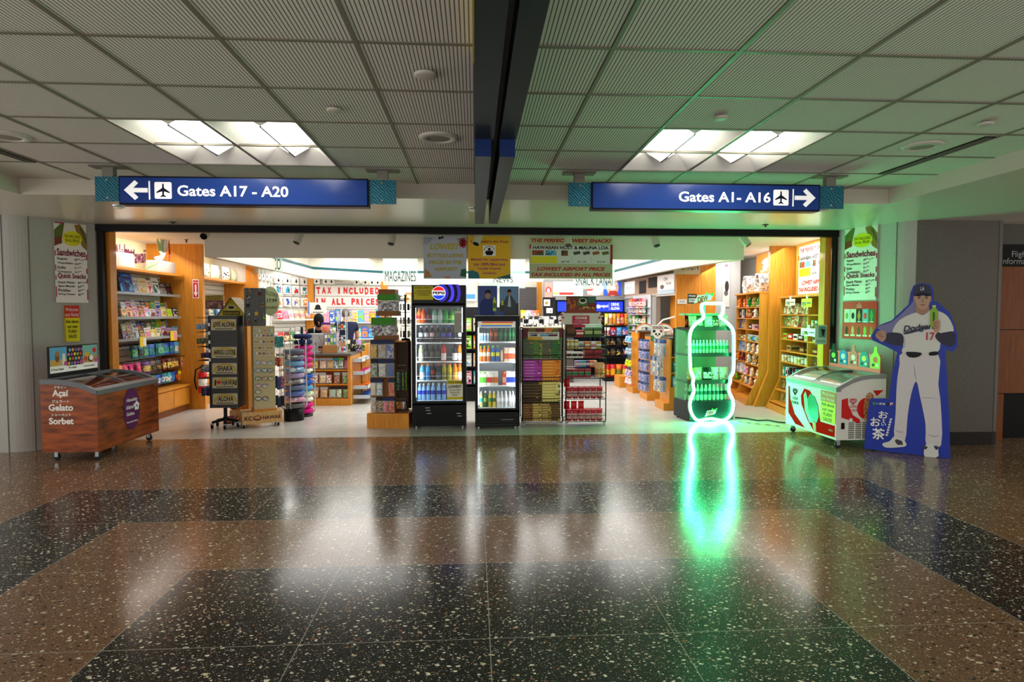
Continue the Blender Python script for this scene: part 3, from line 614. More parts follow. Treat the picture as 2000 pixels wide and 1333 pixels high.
# right freezer
HP = [(0, .722), (.15, .775), (.32, .825), (.5, .858), (.68, .872), (1, .875)]
A_, B_ = (4.19, 8.03), (4.208, 6.90)
hfr, hum, hL = freezer('ice_cream_freezer', 'white chest freezer with red swooshes and an ice cream bar picture, curved glass top', A_, B_, .60, HP, M('e4e2dc', .35), '8a8c8c', 'd8e4f4')
for x in (.08, hL-.06):
    for y in (.06, .52): caster(hum, x, y, .036)
q = hfr.p(hL/2, .075, .715); area('added_freezer_fill', q, (math.radians(35), 0, hfr.rz), .95, .03, 7, (.93, .95, 1))  # same added fill light here, so the white freezer's contents show
RED = M('d01a12', .4); RED2 = M('c41004', .9); RED2.node_tree.nodes['Principled BSDF'].inputs['Specular IOR Level'].default_value = .03
def hx(f): return f*hL
z0, z1 = .105, .665; Hh = z1-z0
sw = MB()
sw.poly([(hx(.05), .62), (hx(.08), .62), (hx(.10), .45), (hx(.2), .27), (hx(.42), .13), (hx(.22), .14), (hx(.06), .26)], -.003, -.0005, RED2)
sw.poly([(hx(.98), .27), (hx(.98), .135), (hx(.60), .125), (hx(.47), .24), (hx(.34), .42), (hx(.325), .53), (hx(.39), .63), (hx(.5), .62), (hx(.66), .47), (hx(.72), .27)], -.003, -.0005, RED2); sw.build('red_swoosh', hum)
pop = MB(); gm = M('1e5a34', .3); gm2 = M('8ab89a', .3)
pop.poly([(hx(.43), .40), (hx(.46), .50), (hx(.52), .58), (hx(.60), .56), (hx(.67), .45), (hx(.69), .32), (hx(.65), .24), (hx(.53), .27)], -.006, -.003, gm).poly([(hx(.42), .36), (hx(.39), .55), (hx(.43), .60), (hx(.47), .50), (hx(.50), .33), (hx(.62), .23), (hx(.52), .22)], -.008, -.006, gm2)
pop.poly([(hx(.575), .23), (hx(.635), .24), (hx(.65), .13), (hx(.60), .125)], -.0065, -.003, M('c8a878', .5)); pop.build('ice_bar_picture', hum)
def heart(b, cx, cz, s, y, mat):
    for q in (1., .55):
        pts = [(cx+s*q*math.sin(t)**3, cz+s*q*(13*math.cos(t)-5*math.cos(2*t)-2*math.cos(3*t)-math.cos(4*t))/17) for t in [2*PI*k/22 for k in range(23)]]
        b.tube([(x, y, z) for x, z in pts[:-1]], s*.1, mat, 4, True)
hb = MB(); heart(hb, hx(.20), .565, .052, -.003, M('1c0c0a', .5)); hb.build('heart_logo', hum)
txt('GOOD', (hx(.145), .455, hx(.26), .495), '1c0c0a', hum, -.003, bold=.02, keep=False); txt('HUMOR', (hx(.13), .40, hx(.28), .44), '1c0c0a', hum, -.003, bold=.02, keep=False)
MB().box(hx(.88), hx(.95), -.003, 0, .19, .215, M('d8e8d8')).build('rating_plate', hum)
# taped flash-sale notice
nb = MB().box(hx(.72), hx(.99), -.006, -.004, .29, .66, M('d8e020', .5)).box(hx(.72), hx(.99), -.0065, -.006, .53, .66, M('b85a20', .5)).build('notice', hum)
txt('Welcome\nand Aloha!', (hx(.735), .545, hx(.975), .645), 'f0e8d0', nb, -.008, keep=False); txt('Ask about\nour new\nFLASH\nSALES!', (hx(.74), .30, hx(.97), .52), '1a3a10', nb, -.008, keep=False)
def on_end(o): o.location = (hL, 0, 0); o.rotation_euler = (0, 0, PI/2); return o
s2 = MB(); s2.poly([(.06, .58), (.135, .60), (.14, .52), (.20, .40), (.29, .345), (.285, .30), (.06, .37)], -.003, -.0005, RED); s2.poly(ellipse(.36, .475, .11, .125, 24), -.003, -.0005, RED); s2.poly([(.44, .685), (.57, .69), (.49, .62)], -.003, -.0005, RED).poly([(.585, .60), (.585, .5), (.46, .5), (.50, .56)], -.003, -.0005, RED); on_end(s2.build('red_swoosh', hum))
s3 = MB(); s3.poly([(.33, .55), (.37, .65), (.41, .665), (.45, .62), (.44, .5), (.39, .36), (.345, .37), (.325, .43)], -.007, -.003, G('b8683c', 'd8a070', '8a4424', s=40, blocky=False)).poly([(.335, .37), (.375, .36), (.355, .30)], -.006, -.003, M('d8b080')); on_end(s3.build('ice_bar_picture', hum))
hb = MB(); heart(hb, .20, .562, .042, -.003, RED); on_end(hb.build('heart_logo', hum))
on_end(txt('GOOD', (.16, .485, .25, .515), 'c01a14', hum, -.003, keep=False)); on_end(txt('HUMOR', (.15, .44, .26, .47), 'c01a14', hum, -.003, keep=False))
s4 = MB()
for k in range(9):
    for j in range(3): s4.box(.15+j*.085, .22+j*.085, -.002, 0, .125+k*.022, .135+k*.022, M('2a2a2c', .6))
on_end(s4.build('vent_grille', hum)); on_end(MB().box(.06, .10, -.006, 0, .235, .31, BLK).build('power_switch', hum))
kb = MB().lathe([(.02, 0), (.017, .012)], M('eeeeee', .3), n=14).build('thermostat_knob', hum, (hL+.001, .175, .345)); kb.rotation_euler = (0, PI/2, 0)
for k in range(10):
    c1 = ['white', 'lilac', 'sky', 'rose', 'silver'][k % 5]
    put(b_box(.17, .12, .05, c1, ['blue', 'red', 'white', 'lime'][k % 4]), 'ice_cream_box', 'frosty %s ice cream pack in the white chest freezer, %s from the shop end' % (c1, ORD[k]), 'ice cream pack', hfr.p(.14+(k % 5)*.2+(k//5)*.06, .1+(k//5)*.2, .644), hfr.rz+.4*(k % 3-1), 'packs inside the white freezer')

# ================================================================ boards on the two curved walls
LW = Frame.line((-5.045, 7.44), (-4.68, 7.965)); RW = Frame.line((4.845, 7.99), (5.106, 7.218))
def menu(fr, tl, brp, lab):
    t, W, H = board(fr, tl, brp, 'sandwich_menu', lab, 'sign', M('e8e6e2', .4), y=-.008)
    z = lambda f: H*(1-f)
    a = MB(); a.box(0, W, -.001, 0, z(.26), H, M('dcd8cc')).poly([(0, z(.10)), (W*.25, z(.0)), (W*.32, z(.0)), (W*.2, z(.27)), (0, z(.27))], -.0016, -.001, M('5a6a2c')).poly([(0, z(.2)), (W*.2, z(.17)), (W*.24, z(.25)), (0, z(.3))], -.002, -.0016, M('7a3a20'))
    a.poly([(W*.62, z(.02)), (W*.8, z(.0)), (W, z(.12)), (W, z(.33)), (W*.85, z(.28)), (W*.7, z(.12))], -.0016, -.001, M('8a7034')).poly([(W*.78, z(.05)), (W*.86, z(.04)), (W, z(.2)), (W, z(.26))], -.002, -.0016, M('4a5a24'))
    for f0, f1 in ((.35, .42), (.53, .60), (.66, .72), (.80, .93)): MB().box(0, W*.03, -.0016, -.001, z(f1), z(f0), M('b0283c')).build('red_border', t); MB().box(W*.965, W, -.0016, -.001, z(f1+.03), z(f0+.03), M('b0283c')).build('red_border', t)
    a.box(W*.02, W*.3, -.0024, -.002, z(.015), H, M('b0283c')); a.build('picture', t)
    MB().poly(ellipse(W*.55, z(.19), W*.30, H*.095, 28), -.004, -.002, M('d8d820', .4)).build('oval', t)
    txt('TAX INCLUDED\nIN ALL PRICES', (W*.3, z(.235), W*.8, z(.145)), '2a3010', t, -.005, keep=False)
    txt('Sandwiches', (W*.06, z(.415), W*.95, z(.325)), '7a1a3c', t, -.003, bold=.025, keep=False)
    for k, (n, p) in enumerate((('Regular', '$9⁹⁹-11⁹⁹'), ('Wraps/Sliders', '$10⁹⁹'), ('Subs', '$11⁹⁹'), ('Croissants', '$13⁹⁹'))):
        zz = z(.455+k*.052); txt(n, (W*.07, zz-H*.018, W*(.28+.03*len(n)/1.4), zz+H*.018), '20202a', t, -.003, align='L', bold=.012); txt(p, (W*.60, zz-H*.018, W*(.96 if k == 0 else .80), zz+H*.018), '20202a', t, -.003, align='L', bold=.008)
    txt('Quick Snacks', (W*.07, z(.705), W*.94, z(.63)), '7a1a3c', t, -.003, bold=.025, keep=False)
    for k, (n, p) in enumerate((('Snack Plates', '$6⁹⁹-7⁹⁹'), ('Spam Musubi', '$3⁹⁹'), ('Pickles', '$3⁹⁹'), ('String Cheese', '$2⁹⁹'))):
        zz = z(.745+k*.05); txt(n, (W*.07, zz-H*.018, W*.58, zz+H*.018), '20202a', t, -.003, align='L', bold=.012); txt(p, (W*.68, zz-H*.018, W*.97, zz+H*.018), '20202a', t, -.003, align='L', bold=.008)
menu(LW, (104, 433), (172, 592), 'Sandwiches and Quick Snacks price list on the wall above the brown gelato freezer')
menu(RW, (1652, 447), (1712, 586), 'Sandwiches and Quick Snacks price list on the wall above the white freezer')
t, W, H = board(LW, (124, 597), (156, 667), 'flash_sale_poster', 'red and yellow Welcome and Aloha flash sales poster above the gelato freezer', 'poster', M('e0d816', .4), y=-.008)
MB().box(0, W, -.001, 0, H*.66, H, M('c8301c')).box(W*.02, W*.06, -.0015, -.001, 0, H, M('8a4a2a')).build('heading', t)
txt('Welcome\nand Aloha!', (W*.06, H*.70, W*.95, H*.94), 'f0e8e0', t, -.003, keep=False); txt('Ask about\nour new\nFLASH\nSALES!', (W*.1, H*.1, W*.92, H*.61), '303018', t, -.003, keep=False, bold=.01)
# ice cream price panel
t, W, H = board(RW, (1647, 590), (1712, 664), 'ice_cream_menu', 'red ice cream price panel with two rows of bars above the white freezer', 'sign', M('d0281e', .35), y=-.008)
a = MB(); ic = ['d8e8d8', 'c8d8c8', '2a2c20', '48b8d0', '186a34']; ic2 = ['3a2018', 'd8a870', '604020', '88c848', '8a9a30']
for k in range(5):
    x0 = W*(.06+.18*k); a.box(x0, x0+W*.165, -.001, 0, H*.44, H*.80, M(ic[k])); a.box(x0, x0+W*.165, -.001, 0, H*.06, H*.40, M('d83a28'))
    a.poly(ellipse(x0+W*.08, H*.62, W*.045, H*.09, 12), -.0018, -.001, M(['88a048', '202020', 'a88a40', 'e04030', '40a048'][k])); a.poly(ellipse(x0+W*.08, H*.22, W*.04, H*.12, 12), -.0018, -.001, M(ic2[k])); a.box(x0+W*.03, x0+W*.14, -.0016, -.001, H*.455, H*.475, M('f0f0e8')); a.box(x0+W*.02, x0+W*.145, -.0016, -.001, H*.07, H*.12, M('f4ecd8'))
for k in range(5): a.poly(ellipse(W*(.14+.18*k), H*.62, W*.015, H*.15, 8), -.0014, -.001, M('e8d0a8'))
a.build('bar_picture', t); txt('GOOD\nHUMOR', (W*.42, H*.83, W*.58, H*.92), 'f0dcd8', t, -.003, keep=False); hb = MB(); heart(hb, W*.5, H*.955, H*.02, -.002, M('f0dcd8')); hb.build('heart_logo', t)
t = thing('novelty_header', 'pink header board with bottle shaped ice cream pictures behind the white freezer', 'sign', hfr.p(0, .575, .878), hfr.rz); hW = hL*.93; HH = .305
MB().box(hL*.03, hW, 0, .012, 0, HH*.72, M('f0626e', .4)).build('panel', t); a = MB()
for k, (cc, c2, bot) in enumerate((('1c1a18', '88b048', 1), ('3060b0', 'd8e8c8', 0), ('d04858', 'f0e0d0', 1), ('2a7088', 'e8d860', 0), ('a8d020', 'e04828', 1))):
    x = hL*(.12+.185*k); w2 = .085
    if bot: a.poly([(x-w2, .05), (x+w2, .05), (x+w2, .19), (x+.03, .25), (x+.025, .31), (x-.025, .31), (x-.03, .25), (x-w2, .19)], -.006, 0, M(cc, .4))
    else: a.poly([(x-w2, .05), (x+w2, .05)]+[(x+w2*math.cos(q), .16+.08*math.sin(q)) for q in [PI*j/10 for j in range(11)]], -.006, 0, M(cc, .4))
    a.poly(ellipse(x, .155, .04, .035, 14), -.008, -.006, M(c2)); a.poly(ellipse(x-.035, .09, .025, .018, 10), -.008, -.006, M('202028')); a.poly(ellipse(x+.035, .09, .022, .02, 10), -.008, -.006, M('f0e8d8'))
a.build('picture', t)
# ================================================================ baseball player cutout
CF = Frame.line((4.52, 6.84), (5.17, 6.37)); cut = thing('cardboard_cutout', 'blue cardboard cutout of a baseball player in white holding a green tea bottle', 'cardboard cutout', CF.p(0, 0, 0), CF.rz)
def cp(*pts): return [CF.hit(1640+x/2.564, 400+y/2.564) for x, y in pts]
def smooth(pts, n=3):
    out = []; k = len(pts)
    for i in range(k):
        p0, p1, p2, p3 = pts[i-1], pts[i], pts[(i+1) % k], pts[(i+2) % k]
        for j in range(n):
            t = j/n; out.append(tuple(.5*(2*b+(c-a)*t+(2*a-5*b+4*c-d)*t*t+(3*b-a-3*c+d)*t**3) for a, b, c, d in zip(p0, p1, p2, p3)))
    return out
o1 = cp((355, 440), (370, 405), (415, 392), (455, 402), (470, 430), (470, 480), (500, 495), (550, 540), (575, 600), (592, 660), (588, 715), (565, 738), (530, 728), (540, 900), (548, 1050), (555, 1278), (400, 1262), (250, 1240), (122, 1222), (130, 1130), (150, 972), (246, 970), (262, 850), (288, 740), (240, 715), (165, 680), (155, 660), (180, 620), (195, 605), (260, 580), (345, 500))
zmin = min(p[1] for p in o1); o1 = [(x, max(z, .004)) for x, z in o1]
MB().poly(o1, 0, .012, M('2038a8', .4), M('d8d0c0', .7)).build('board', cut)
BL = M('1c2c94', .4); lay = [0]
def L_(pts, c, name=None, sm=True, parent=None, n=3):
    lay[0] += 1; y = -.0004*lay[0]; return MB().poly(smooth(cp(*pts), n) if sm else cp(*pts), y, y+.0004, M(c, .4) if isinstance(c, str) else c).build(name or 'print', parent or cut)
L_(((186, 612), (262, 586), (350, 508), (372, 480), (385, 540), (300, 580), (262, 650), (225, 640)), '7a78a8', 'bat_print')
PA = L_(((316, 742), (490, 740), (494, 900), (506, 1000), (508, 1205), (435, 1207), (430, 1100), (402, 960), (383, 885), (358, 950), (340, 1060), (326, 1185), (274, 1165), (280, 1050), (286, 900), (300, 800)), 'd4cdd2', 'trousers')
for a in (((402, 968), (440, 966), (505, 975), (440, 970)), ((372, 800), (378, 830), (384, 885), (374, 850)), ((276, 1130), (300, 1136), (326, 1140), (300, 1142)), ((436, 1150), (470, 1158), (506, 1156), (470, 1164))): L_(a, 'a8a0b0', 'crease', parent=PA)
JE = L_(((384, 540), (300, 578), (264, 640), (314, 652), (322, 700), (314, 742), (400, 748), (490, 738), (505, 690), (512, 642), (571, 634), (545, 565), (500, 535), (450, 530), (416, 552)), 'd6d4d2', 'jersey')
L_(((382, 538), (416, 554), (450, 530), (450, 524), (416, 546), (385, 532)), '6a6e8c', 'collar', parent=JE)
L_(((322, 655), (330, 690), (322, 720), (316, 690)), 'b8b4b8', 'crease', parent=JE)
L_(((314, 650), (268, 640), (232, 648), (226, 684), (262, 702), (308, 706), (320, 688)), '24243e', 'sleeve')
HA = L_(((180, 650), (190, 636), (215, 630), (232, 645), (230, 672), (212, 688), (196, 676), (182, 664)), 'b88c74', 'hand')
for q in range(3): L_(((184+q*9, 644+q*9), (206+q*8, 640+q*9), (207+q*8, 643+q*9), (186+q*9, 648+q*9)), '8a5e4a', 'finger_line', parent=HA)
L_(((512, 644), (571, 636), (578, 690), (552, 712), (504, 692), (478, 662), (492, 640)), '22223a', 'sleeve')
L_(((386, 500), (440, 500), (446, 534), (416, 550), (382, 538)), 'a87e68', 'neck')
FA = L_(((374, 455), (400, 445), (430, 445), (455, 455), (452, 485), (444, 508), (428, 522), (408, 524), (390, 512), (378, 488)), 'bc9580', 'face')
for x in (398, 434): L_(((x-9, 468), (x, 465), (x+9, 468), (x, 471)), '2a201c', 'eye', parent=FA); L_(((x-11, 459), (x, 456), (x+11, 459), (x, 461)), '2c211c', 'eyebrow', parent=FA)
L_(((414, 466), (422, 486), (416, 491), (408, 487)), 'a47a64', 'nose', parent=FA); L_(((403, 502), (416, 499), (430, 502), (416, 507)), '96584e', 'mouth', parent=FA)
for x in (372, 456): L_(((x-3, 462), (x+3, 462), (x+2, 486), (x-2, 486)), 'aa8068', 'ear', parent=FA)
CA = L_(((370, 455), (372, 425), (390, 404), (418, 398), (446, 410), (458, 438), (460, 456), (436, 446), (414, 444), (390, 448)), '2a2c42', 'cap')
def T_(s, tl, br, c, parent=cut, rot=0, keep=False, bold=.02, shear=0):
    lay[0] += 1; (x0, z1), (x1, z0) = cp(tl)[0], cp(br)[0]; return txt(s, (x0, z0, x1, z1), c, parent, -.0004*lay[0]-.0008, bold=bold, rot=rot, keep=keep, shear=shear)
L_(((372, 454), (392, 444), (415, 440), (440, 444), (459, 455), (440, 458), (415, 455), (390, 459)), '1c1e30', 'cap_brim', parent=CA)
T_('LA', (405, 412), (424, 430), 'c8ccd8', CA)
T_('Dodgers', (318, 598), (482, 640), '2c3048', JE, .14, False, .03, .3)
L_(((325, 640), (400, 622), (450, 612), (400, 632), (330, 650)), '2c3048', 'underline', parent=JE)
T_('17', (434, 640), (474, 680), 'c02038', JE, .0)
L_(((332, 740), (345, 762), (378, 766), (404, 756), (408, 742), (360, 737)), '14141a', 'belt'); L_(((450, 740), (488, 736), (490, 752), (452, 756)), '14141a', 'belt')
BO = L_(((466, 506), (480, 506), (482, 520), (491, 532), (492, 600), (484, 614), (462, 614), (453, 600), (454, 532), (464, 520)), '8cb428', 'tea_bottle')
L_(((464, 504), (482, 504), (482, 514), (464, 514)), 'd8d84a', 'bottle_cap', False, BO); L_(((466, 540), (476, 538), (476, 585), (466, 588)), '2c5418', 'bottle_label', False, BO)
HB = L_(((468, 590), (480, 576), (498, 576), (504, 596), (500, 625), (488, 642), (472, 632)), 'bc9078', 'hand')
for q in range(4): L_(((470, 590+q*10), (490, 584+q*10), (492, 587+q*10), (471, 594+q*10)), '8a5e4a', 'finger_line', parent=HB)
for pts in (((214, 1196), (250, 1184), (276, 1160), (324, 1182), (333, 1206), (300, 1214), (232, 1216)), ((426, 1210), (440, 1200), (486, 1202), (494, 1240), (490, 1262), (440, 1269), (422, 1252))): L_(pts, 'd8d8d6', 'shoe')
for pts in (((276, 1180), (296, 1176), (304, 1200), (290, 1202)), ((300, 1180), (312, 1184), (316, 1202), (306, 1202)), ((414, 1206), (440, 1212), (430, 1226), (418, 1216)), ((472, 1206), (494, 1212), (486, 1228), (476, 1220))): L_(pts, '3a3a42', 'lace')
T_('お', (195, 1032), (242, 1072), 'f0f0f0'); T_('～', (208, 1076), (232, 1090), 'f0f0f0', rot=-1.2); T_('い', (208, 1092), (232, 1108), 'f0f0f0'); T_('お', (155, 1064), (204, 1112), 'f0f0f0'); T_('茶', (163, 1116), (226, 1178), 'f0f0f0')
for k in range(7): x, z = 258-k*3.4, 1072+k*13; L_(((x-7, z), (x+5, z-3), (x+2, z+3), (x+7, z+7), (x-2, z+6), (x-6, z+9)), 'e8e8ea', 'brush_mark', n=2)
T_('伊藤園', (184, 990), (228, 1004), 'f0f0f0'); L_(((166, 988), (180, 988), (180, 1003), (166, 1003)), '2c8a4c', 'logo', False); L_(((235, 991), (250, 991), (250, 1005), (235, 1005)), '101a48', 'logo', False); L_(((252, 991), (268, 991), (268, 1005), (252, 1005)), 'd8d0d4', 'logo', False); L_(((258, 998), (268, 996), (268, 1005), (256, 1005)), 'c03040', 'logo', False)
b = MB().add([(.38, .013, .004), (.40, .013, .004), (.40, .013, 1.1), (.38, .013, 1.1), (.38, .30, .004), (.40, .30, .004)], [(0, 1, 2, 3), (0, 3, 4), (1, 5, 2), (3, 2, 5, 4), (0, 4, 5, 1)], M('c8b8a0', .8)); b.build('easel_back', cut)

# ================================================================ tall drinks cooler
def cooler(name, label, X0, X1, Y, Zt, win, dep=.62):
    """win = (x0,x1,z0,z1) of the glass; open carcass so the inside is really there"""
    t = thing(name, label, 'drinks cooler', (X0, Y, 0)); W = X1-X0; a, b_, c_, d_ = win; bk = M('131315', .3)
    C = MB(); C.box(0, .03, 0, dep, .03, Zt, bk).box(W-.03, W, 0, dep, .03, Zt, bk).box(.03, W-.03, dep-.03, dep, .03, Zt, bk).box(.03, W-.03, 0, dep-.03, d_+.02, Zt, bk).box(.03, W-.03, .0, dep-.03, .03, c_-.02, bk).build('cabinet', t)
    il = M('e8eef4', .5); MB().box(.03, .045, .03, dep-.03, c_-.02, d_+.02, il).box(W-.045, W-.03, .03, dep-.03, c_-.02, d_+.02, il).box(.045, W-.045, dep-.045, dep-.03, c_-.02, d_+.02, il).box(.045, W-.045, .03, dep-.045, c_-.02, c_, il).build('liner', t)
    D = MB(); D.box(0, a, -.05, -.004, c_-.05, d_+.04, bk).box(b_, W, -.05, -.004, c_-.05, d_+.04, bk).box(a, b_, -.05, -.004, d_, d_+.04, bk).box(a, b_, -.05, -.004, c_-.05, c_, bk); door = D.build('door', t)
    MB().box(a, b_, -.03, -.026, c_, d_, GLASS).build('glass_pane', door)
    MB().box(W-.06, W-.035, -.075, -.05, c_+.25, d_-.35, bk).build('handle', door) if dep > 0 else None
    for x in (.05, W-.05): MB().lathe([(.02, 0), (.02, .03)], M('steel', .3, .8), n=10).build('foot', t, (x, .05, 0)); MB().lathe([(.02, 0), (.02, .03)], M('steel', .3, .8), n=10).build('foot', t, (x, dep-.06, 0))
    lm = MB()
    for x0, x1 in ((.046, .054), (W-.054, W-.046)): lm.box(x0, x1, .0, .03, c_+.05, d_-.02, M('f4f8ff', .5, emit=COOL))
    lm.build('interior_light', t)
    return t, W
COOL = 16
def shelves(t, W, zs, dep, wire=True, name='shelf'):
    for z in zs:
        s = MB().box(.046, W-.046, .05, dep-.06, z-.012, z, M('d8dcdf', .35)); s.box(.046, W-.046, .045, .05, z-.014, z+.006, M('f0f2f4', .35, emit=.0)); o = s.build(name, t)
        if wire: MB().tube([(.06, .05, z+.06), (W-.06, .05, z+.06)], .002, M('e8e8e8', .3), 5).tube([(.06, .05, z), (.06, .05, z+.06)], .002, M('e8e8e8', .3), 4).tube([(W-.06, .05, z), (W-.06, .05, z+.06)], .002, M('e8e8e8', .3), 4).build('wire_guard', o)
YP = 8.5; pz = lambda py: az(py, YP+.05)
PX0, PX1 = ax(804, YP), ax(910, YP); PXW = (ax(812, YP)-PX0, ax(903.5, YP)-PX0, pz(782), pz(599))
pc, PW = cooler('drinks_cooler', 'tall black glass door cooler with a lit round red white and blue header logo', PX0, PX1, YP, 1.975, PXW)
zsh = [pz(632.4), pz(669.6), pz(706.4), pz(743)]; shelves(pc, PW, zsh, .62)
hd = MB().box(.012, PW-.012, -.05, 0, pz(596), 1.968, M('08080c', .2)).build('header', pc)
gx_, gz_ = ax(857.5, YP)-PX0, az(573, YP); g_ = MB()
for k, (rr, cc) in enumerate(((.40, '2a20a0'), (.34, '08080c'), (.28, '3a30d8'), (.22, '08080c'), (.17, '2018a0'))): g_.poly([(min(PW-.016, gx_+.01+rr*.72*math.cos(q)), gz_+min(.118, max(-.118, rr*.75*math.sin(q)))) for q in [-PI/2+PI*j/18 for j in range(19)]], -.0512-.0004*k, -.0508-.0004*k, M(cc, .3, emit=1.2 if k % 2 == 0 else 0))
g_.build('glow_arc', hd); gr = .092
lg = MB().poly(ellipse(gx_, gz_, gr, gr, 36), -.056, -.0535, M('f4f4f4', .4, emit=.9)); 
lg.poly([(gx_+gr*.93*math.cos(q), gz_+gr*.93*math.sin(q)) for q in [PI*(.12+.76*j/16) for j in range(17)]], -.0568, -.056, M('e01020', .4, emit=.9)).poly([(gx_+gr*.93*math.cos(q), gz_+gr*.93*math.sin(q)) for q in [PI*(1.12+.76*j/16) for j in range(17)]], -.0568, -.056, M('1040e0', .4, emit=.9)); lgo = lg.build('round_logo', hd)
txt('PEPSI', (gx_-.08, gz_-.02, gx_+.08, gz_+.02), '101010', lgo, -.0575, bold=.05, keep=False)
t, W, H = board(Frame(0, YP-.052, 0), (808, 559), (846, 586), 'price_notice', 'small yellow notice stuck on the header of the taller cooler', 'notice', M('c8b820', .5), .002)
txt('MORE DRINKS', (W*.06, H*.80, W*.94, H*.94), '3a3810', t, -.002, keep=False); txt('AVAILABLE INSIDE\nAT THE LOWEST PRICES\nIN THE AIRPORT', (W*.05, H*.3, W*.95, H*.70), '3a3810', t, -.002, keep=False); 
t, W, H = board(Frame(0, YP-.052, 0), (873, 743), (904, 781), 'price_notice', 'white and yellow SAVE HERE LOWEST notice on the taller cooler door', 'notice', M('e8e4d0', .5), .002)
MB().box(0, W, -.001, 0, H*.80, H, M('c8b820')).box(0, W, -.001, 0, 0, H*.14, M('c8b820')).build('band', t); txt('SAVE HERE', (W*.08, H*.84, W*.92, H*.95), '2a2810', t, -.002, keep=False); txt('LOWEST', (W*.08, H*.60, W*.92, H*.74), '1a1a1a', t, -.002, keep=False, bold=.03); txt('BOTTLED DRINK\nPRICES IN THE\nAIRPORT', (W*.15, H*.2, W*.85, H*.54), '3a3a34', t, -.002, keep=False)
t, W, H = board(Frame(0, YP-.052, 0), (887, 608), (902, 650), 'taped_paper', 'grey paper note taped high on the taller cooler door', 'notice', M('a8a49c', .6), .002)
MB().box(0, W, -.001, 0, H*.9, H, M('d8d8d0')).build('tape', t)
vg = MB()
for k in range(7): vg.box(.06, PW-.06, -.056, -.05, .06+k*.03, .072+k*.03, M('0a0a0c', .3))
MB().box(.0, PW, -.05, 0, .045, pz(786), M('101012', .3)).build('kick_panel', pc); vg.build('vent_grille', pc)
for k, (px, py) in enumerate(((835, 797), (836, 802), (838, 808), (898, 813), (896, 808))): q = at(px, py, Y=YP-.052); MB().box(q.x-PX0-.03, q.x-PX0+.03, -.0575, -.0565, q.z-.004, q.z+.004, M('c8c8c8')).build('sticker', pc)
B = b_bottle
def rowof(fr_y, z, xs, specs, cool, shelfname, ref, dep=2, step=.085):
    lo, hi = (PX0+.052, PX1-.052) if cool[0] == 't' else (FX0+.052, FX1-.052)
    for i, (x, sp) in enumerate(zip(xs, specs)):
        if sp is None: continue
        spec, d = sp; rr = spec[0][5]*1.03; x = min(max(x, lo+rr), hi-rr)
        for k in range(dep):
            put_bottle(spec, 'drink_bottle' if spec[0][6] not in ('can', 'carton') else 'drink_' + spec[0][6], '%s, %s from the hinge, %s, %s%s' % (d, ORD[i], shelfname, cool, '' if k == 0 else ', back row'), 'drink', (x, fr_y+k*step, z+.001), 'drinks in the %s' % cool)
def xsr(pxs, Y): return [ax(p, Y) for p in pxs]
big = lambda c, l, cap: B(c, l, cap, .205, .040, 'big'); sp_ = lambda c, l, cap: B(c, l, cap, .225, .036, 'sport'); so = lambda c, l, cap: B(c, l, cap, .225, .033)
TC = 'taller cooler'; YB = YP+.11
rows = [([816.5, 827, 838, 849, 860, 871, 882, 894], [(big('orange', 'red', 'white'), 'red labelled orange soda'), (big('e8501c', 'f0702c', 'orange'), 'orange soda'), (big('cola', 'maroon', 'black'), 'dark cola'), (big('88b8a0', 'd8e8e0', 'green'), 'pale green soda'), (big('a8c8b8', 'c8d8d0', 'green'), 'clear soda'), (big('28a03c', '30b048', 'green'), 'bright green soda'), (big('208c34', 'lime', 'green'), 'deep green soda'), (big('1c6c2c', '208838', 'lime'), 'dark green soda')], pz(632.4), 'top shelf'),
  ([822, 833, 844, 855, 866, 877, 888, 898], [(so('1c1c34', 'e8e8f0', 'white'), 'navy and white bottle'), (so('1a0e0c', 'silver', 'silver'), 'silver labelled cola'), (so('281014', 'c8a0a0', 'rose'), 'pink labelled cola'), (so('1a0e0c', '3a3a40', 'grey'), 'grey labelled cola'), (so('181018', '3038a0', 'blue'), 'blue labelled cola'), (so('140c14', '402890', 'blue'), 'purple labelled cola'), (so('1a1010', '202028', 'black'), 'black labelled cola'), (so('1a1010', 'e0e0e0', 'white'), 'white labelled cola')], pz(669.6), 'second shelf'),
  ([822, 833, 844, 855, 866, 877, 888, 898], [(sp_('c8d8a0', 'e8f0d8', 'white'), 'pale green sports drink'), (so('141418', '30344c', 'black'), 'black iced coffee'), (so('241a14', '504030', 'brown'), 'brown iced coffee'), (so('181818', '38302c', 'black'), 'dark iced tea'), (sp_('d02818', 'e8d0c8', 'red'), 'red sports drink'), None, (sp_('20242c', 'e8e4e0', 'black'), 'black and white sports drink'), (sp_('f08020', 'f0e8e0', 'orange'), 'orange sports drink')], pz(706.4), 'third shelf'),
  ([824, 835.5, 845, 856, 867, 877.5, 888.5, 899], [(sp_('68b8e8', 'e0f0f8', 'orange'), 'pale blue sports drink'), (sp_('3098d8', '2878c0', 'orange'), 'blue sports drink'), (so('381810', 'a02820', 'maroon'), 'brown soda'), (sp_('28323c', '485860', 'red'), 'charcoal sports drink'), (sp_('a8a020', '887c18', 'orange'), 'olive sports drink'), (sp_('c8b828', 'a89c20', 'orange'), 'yellow sports drink'), (sp_('f08818', 'f0a840', 'orange'), 'amber sports drink'), (sp_('f07c18', 'f0ece8', 'orange'), 'orange and white sports drink')], pz(743), 'fourth shelf'),
  ([819, 827, 836, 845, 856, 866, 877, 888], [(so('88b8e8', '1c38b8', 'white'), 'blue labelled water')]*8, PXW[2], 'bottom shelf')]
for pxs, sps, z, nm in rows: rowof(YB, z, xsr(pxs, YB), sps, TC, nm, 'its hinge side')
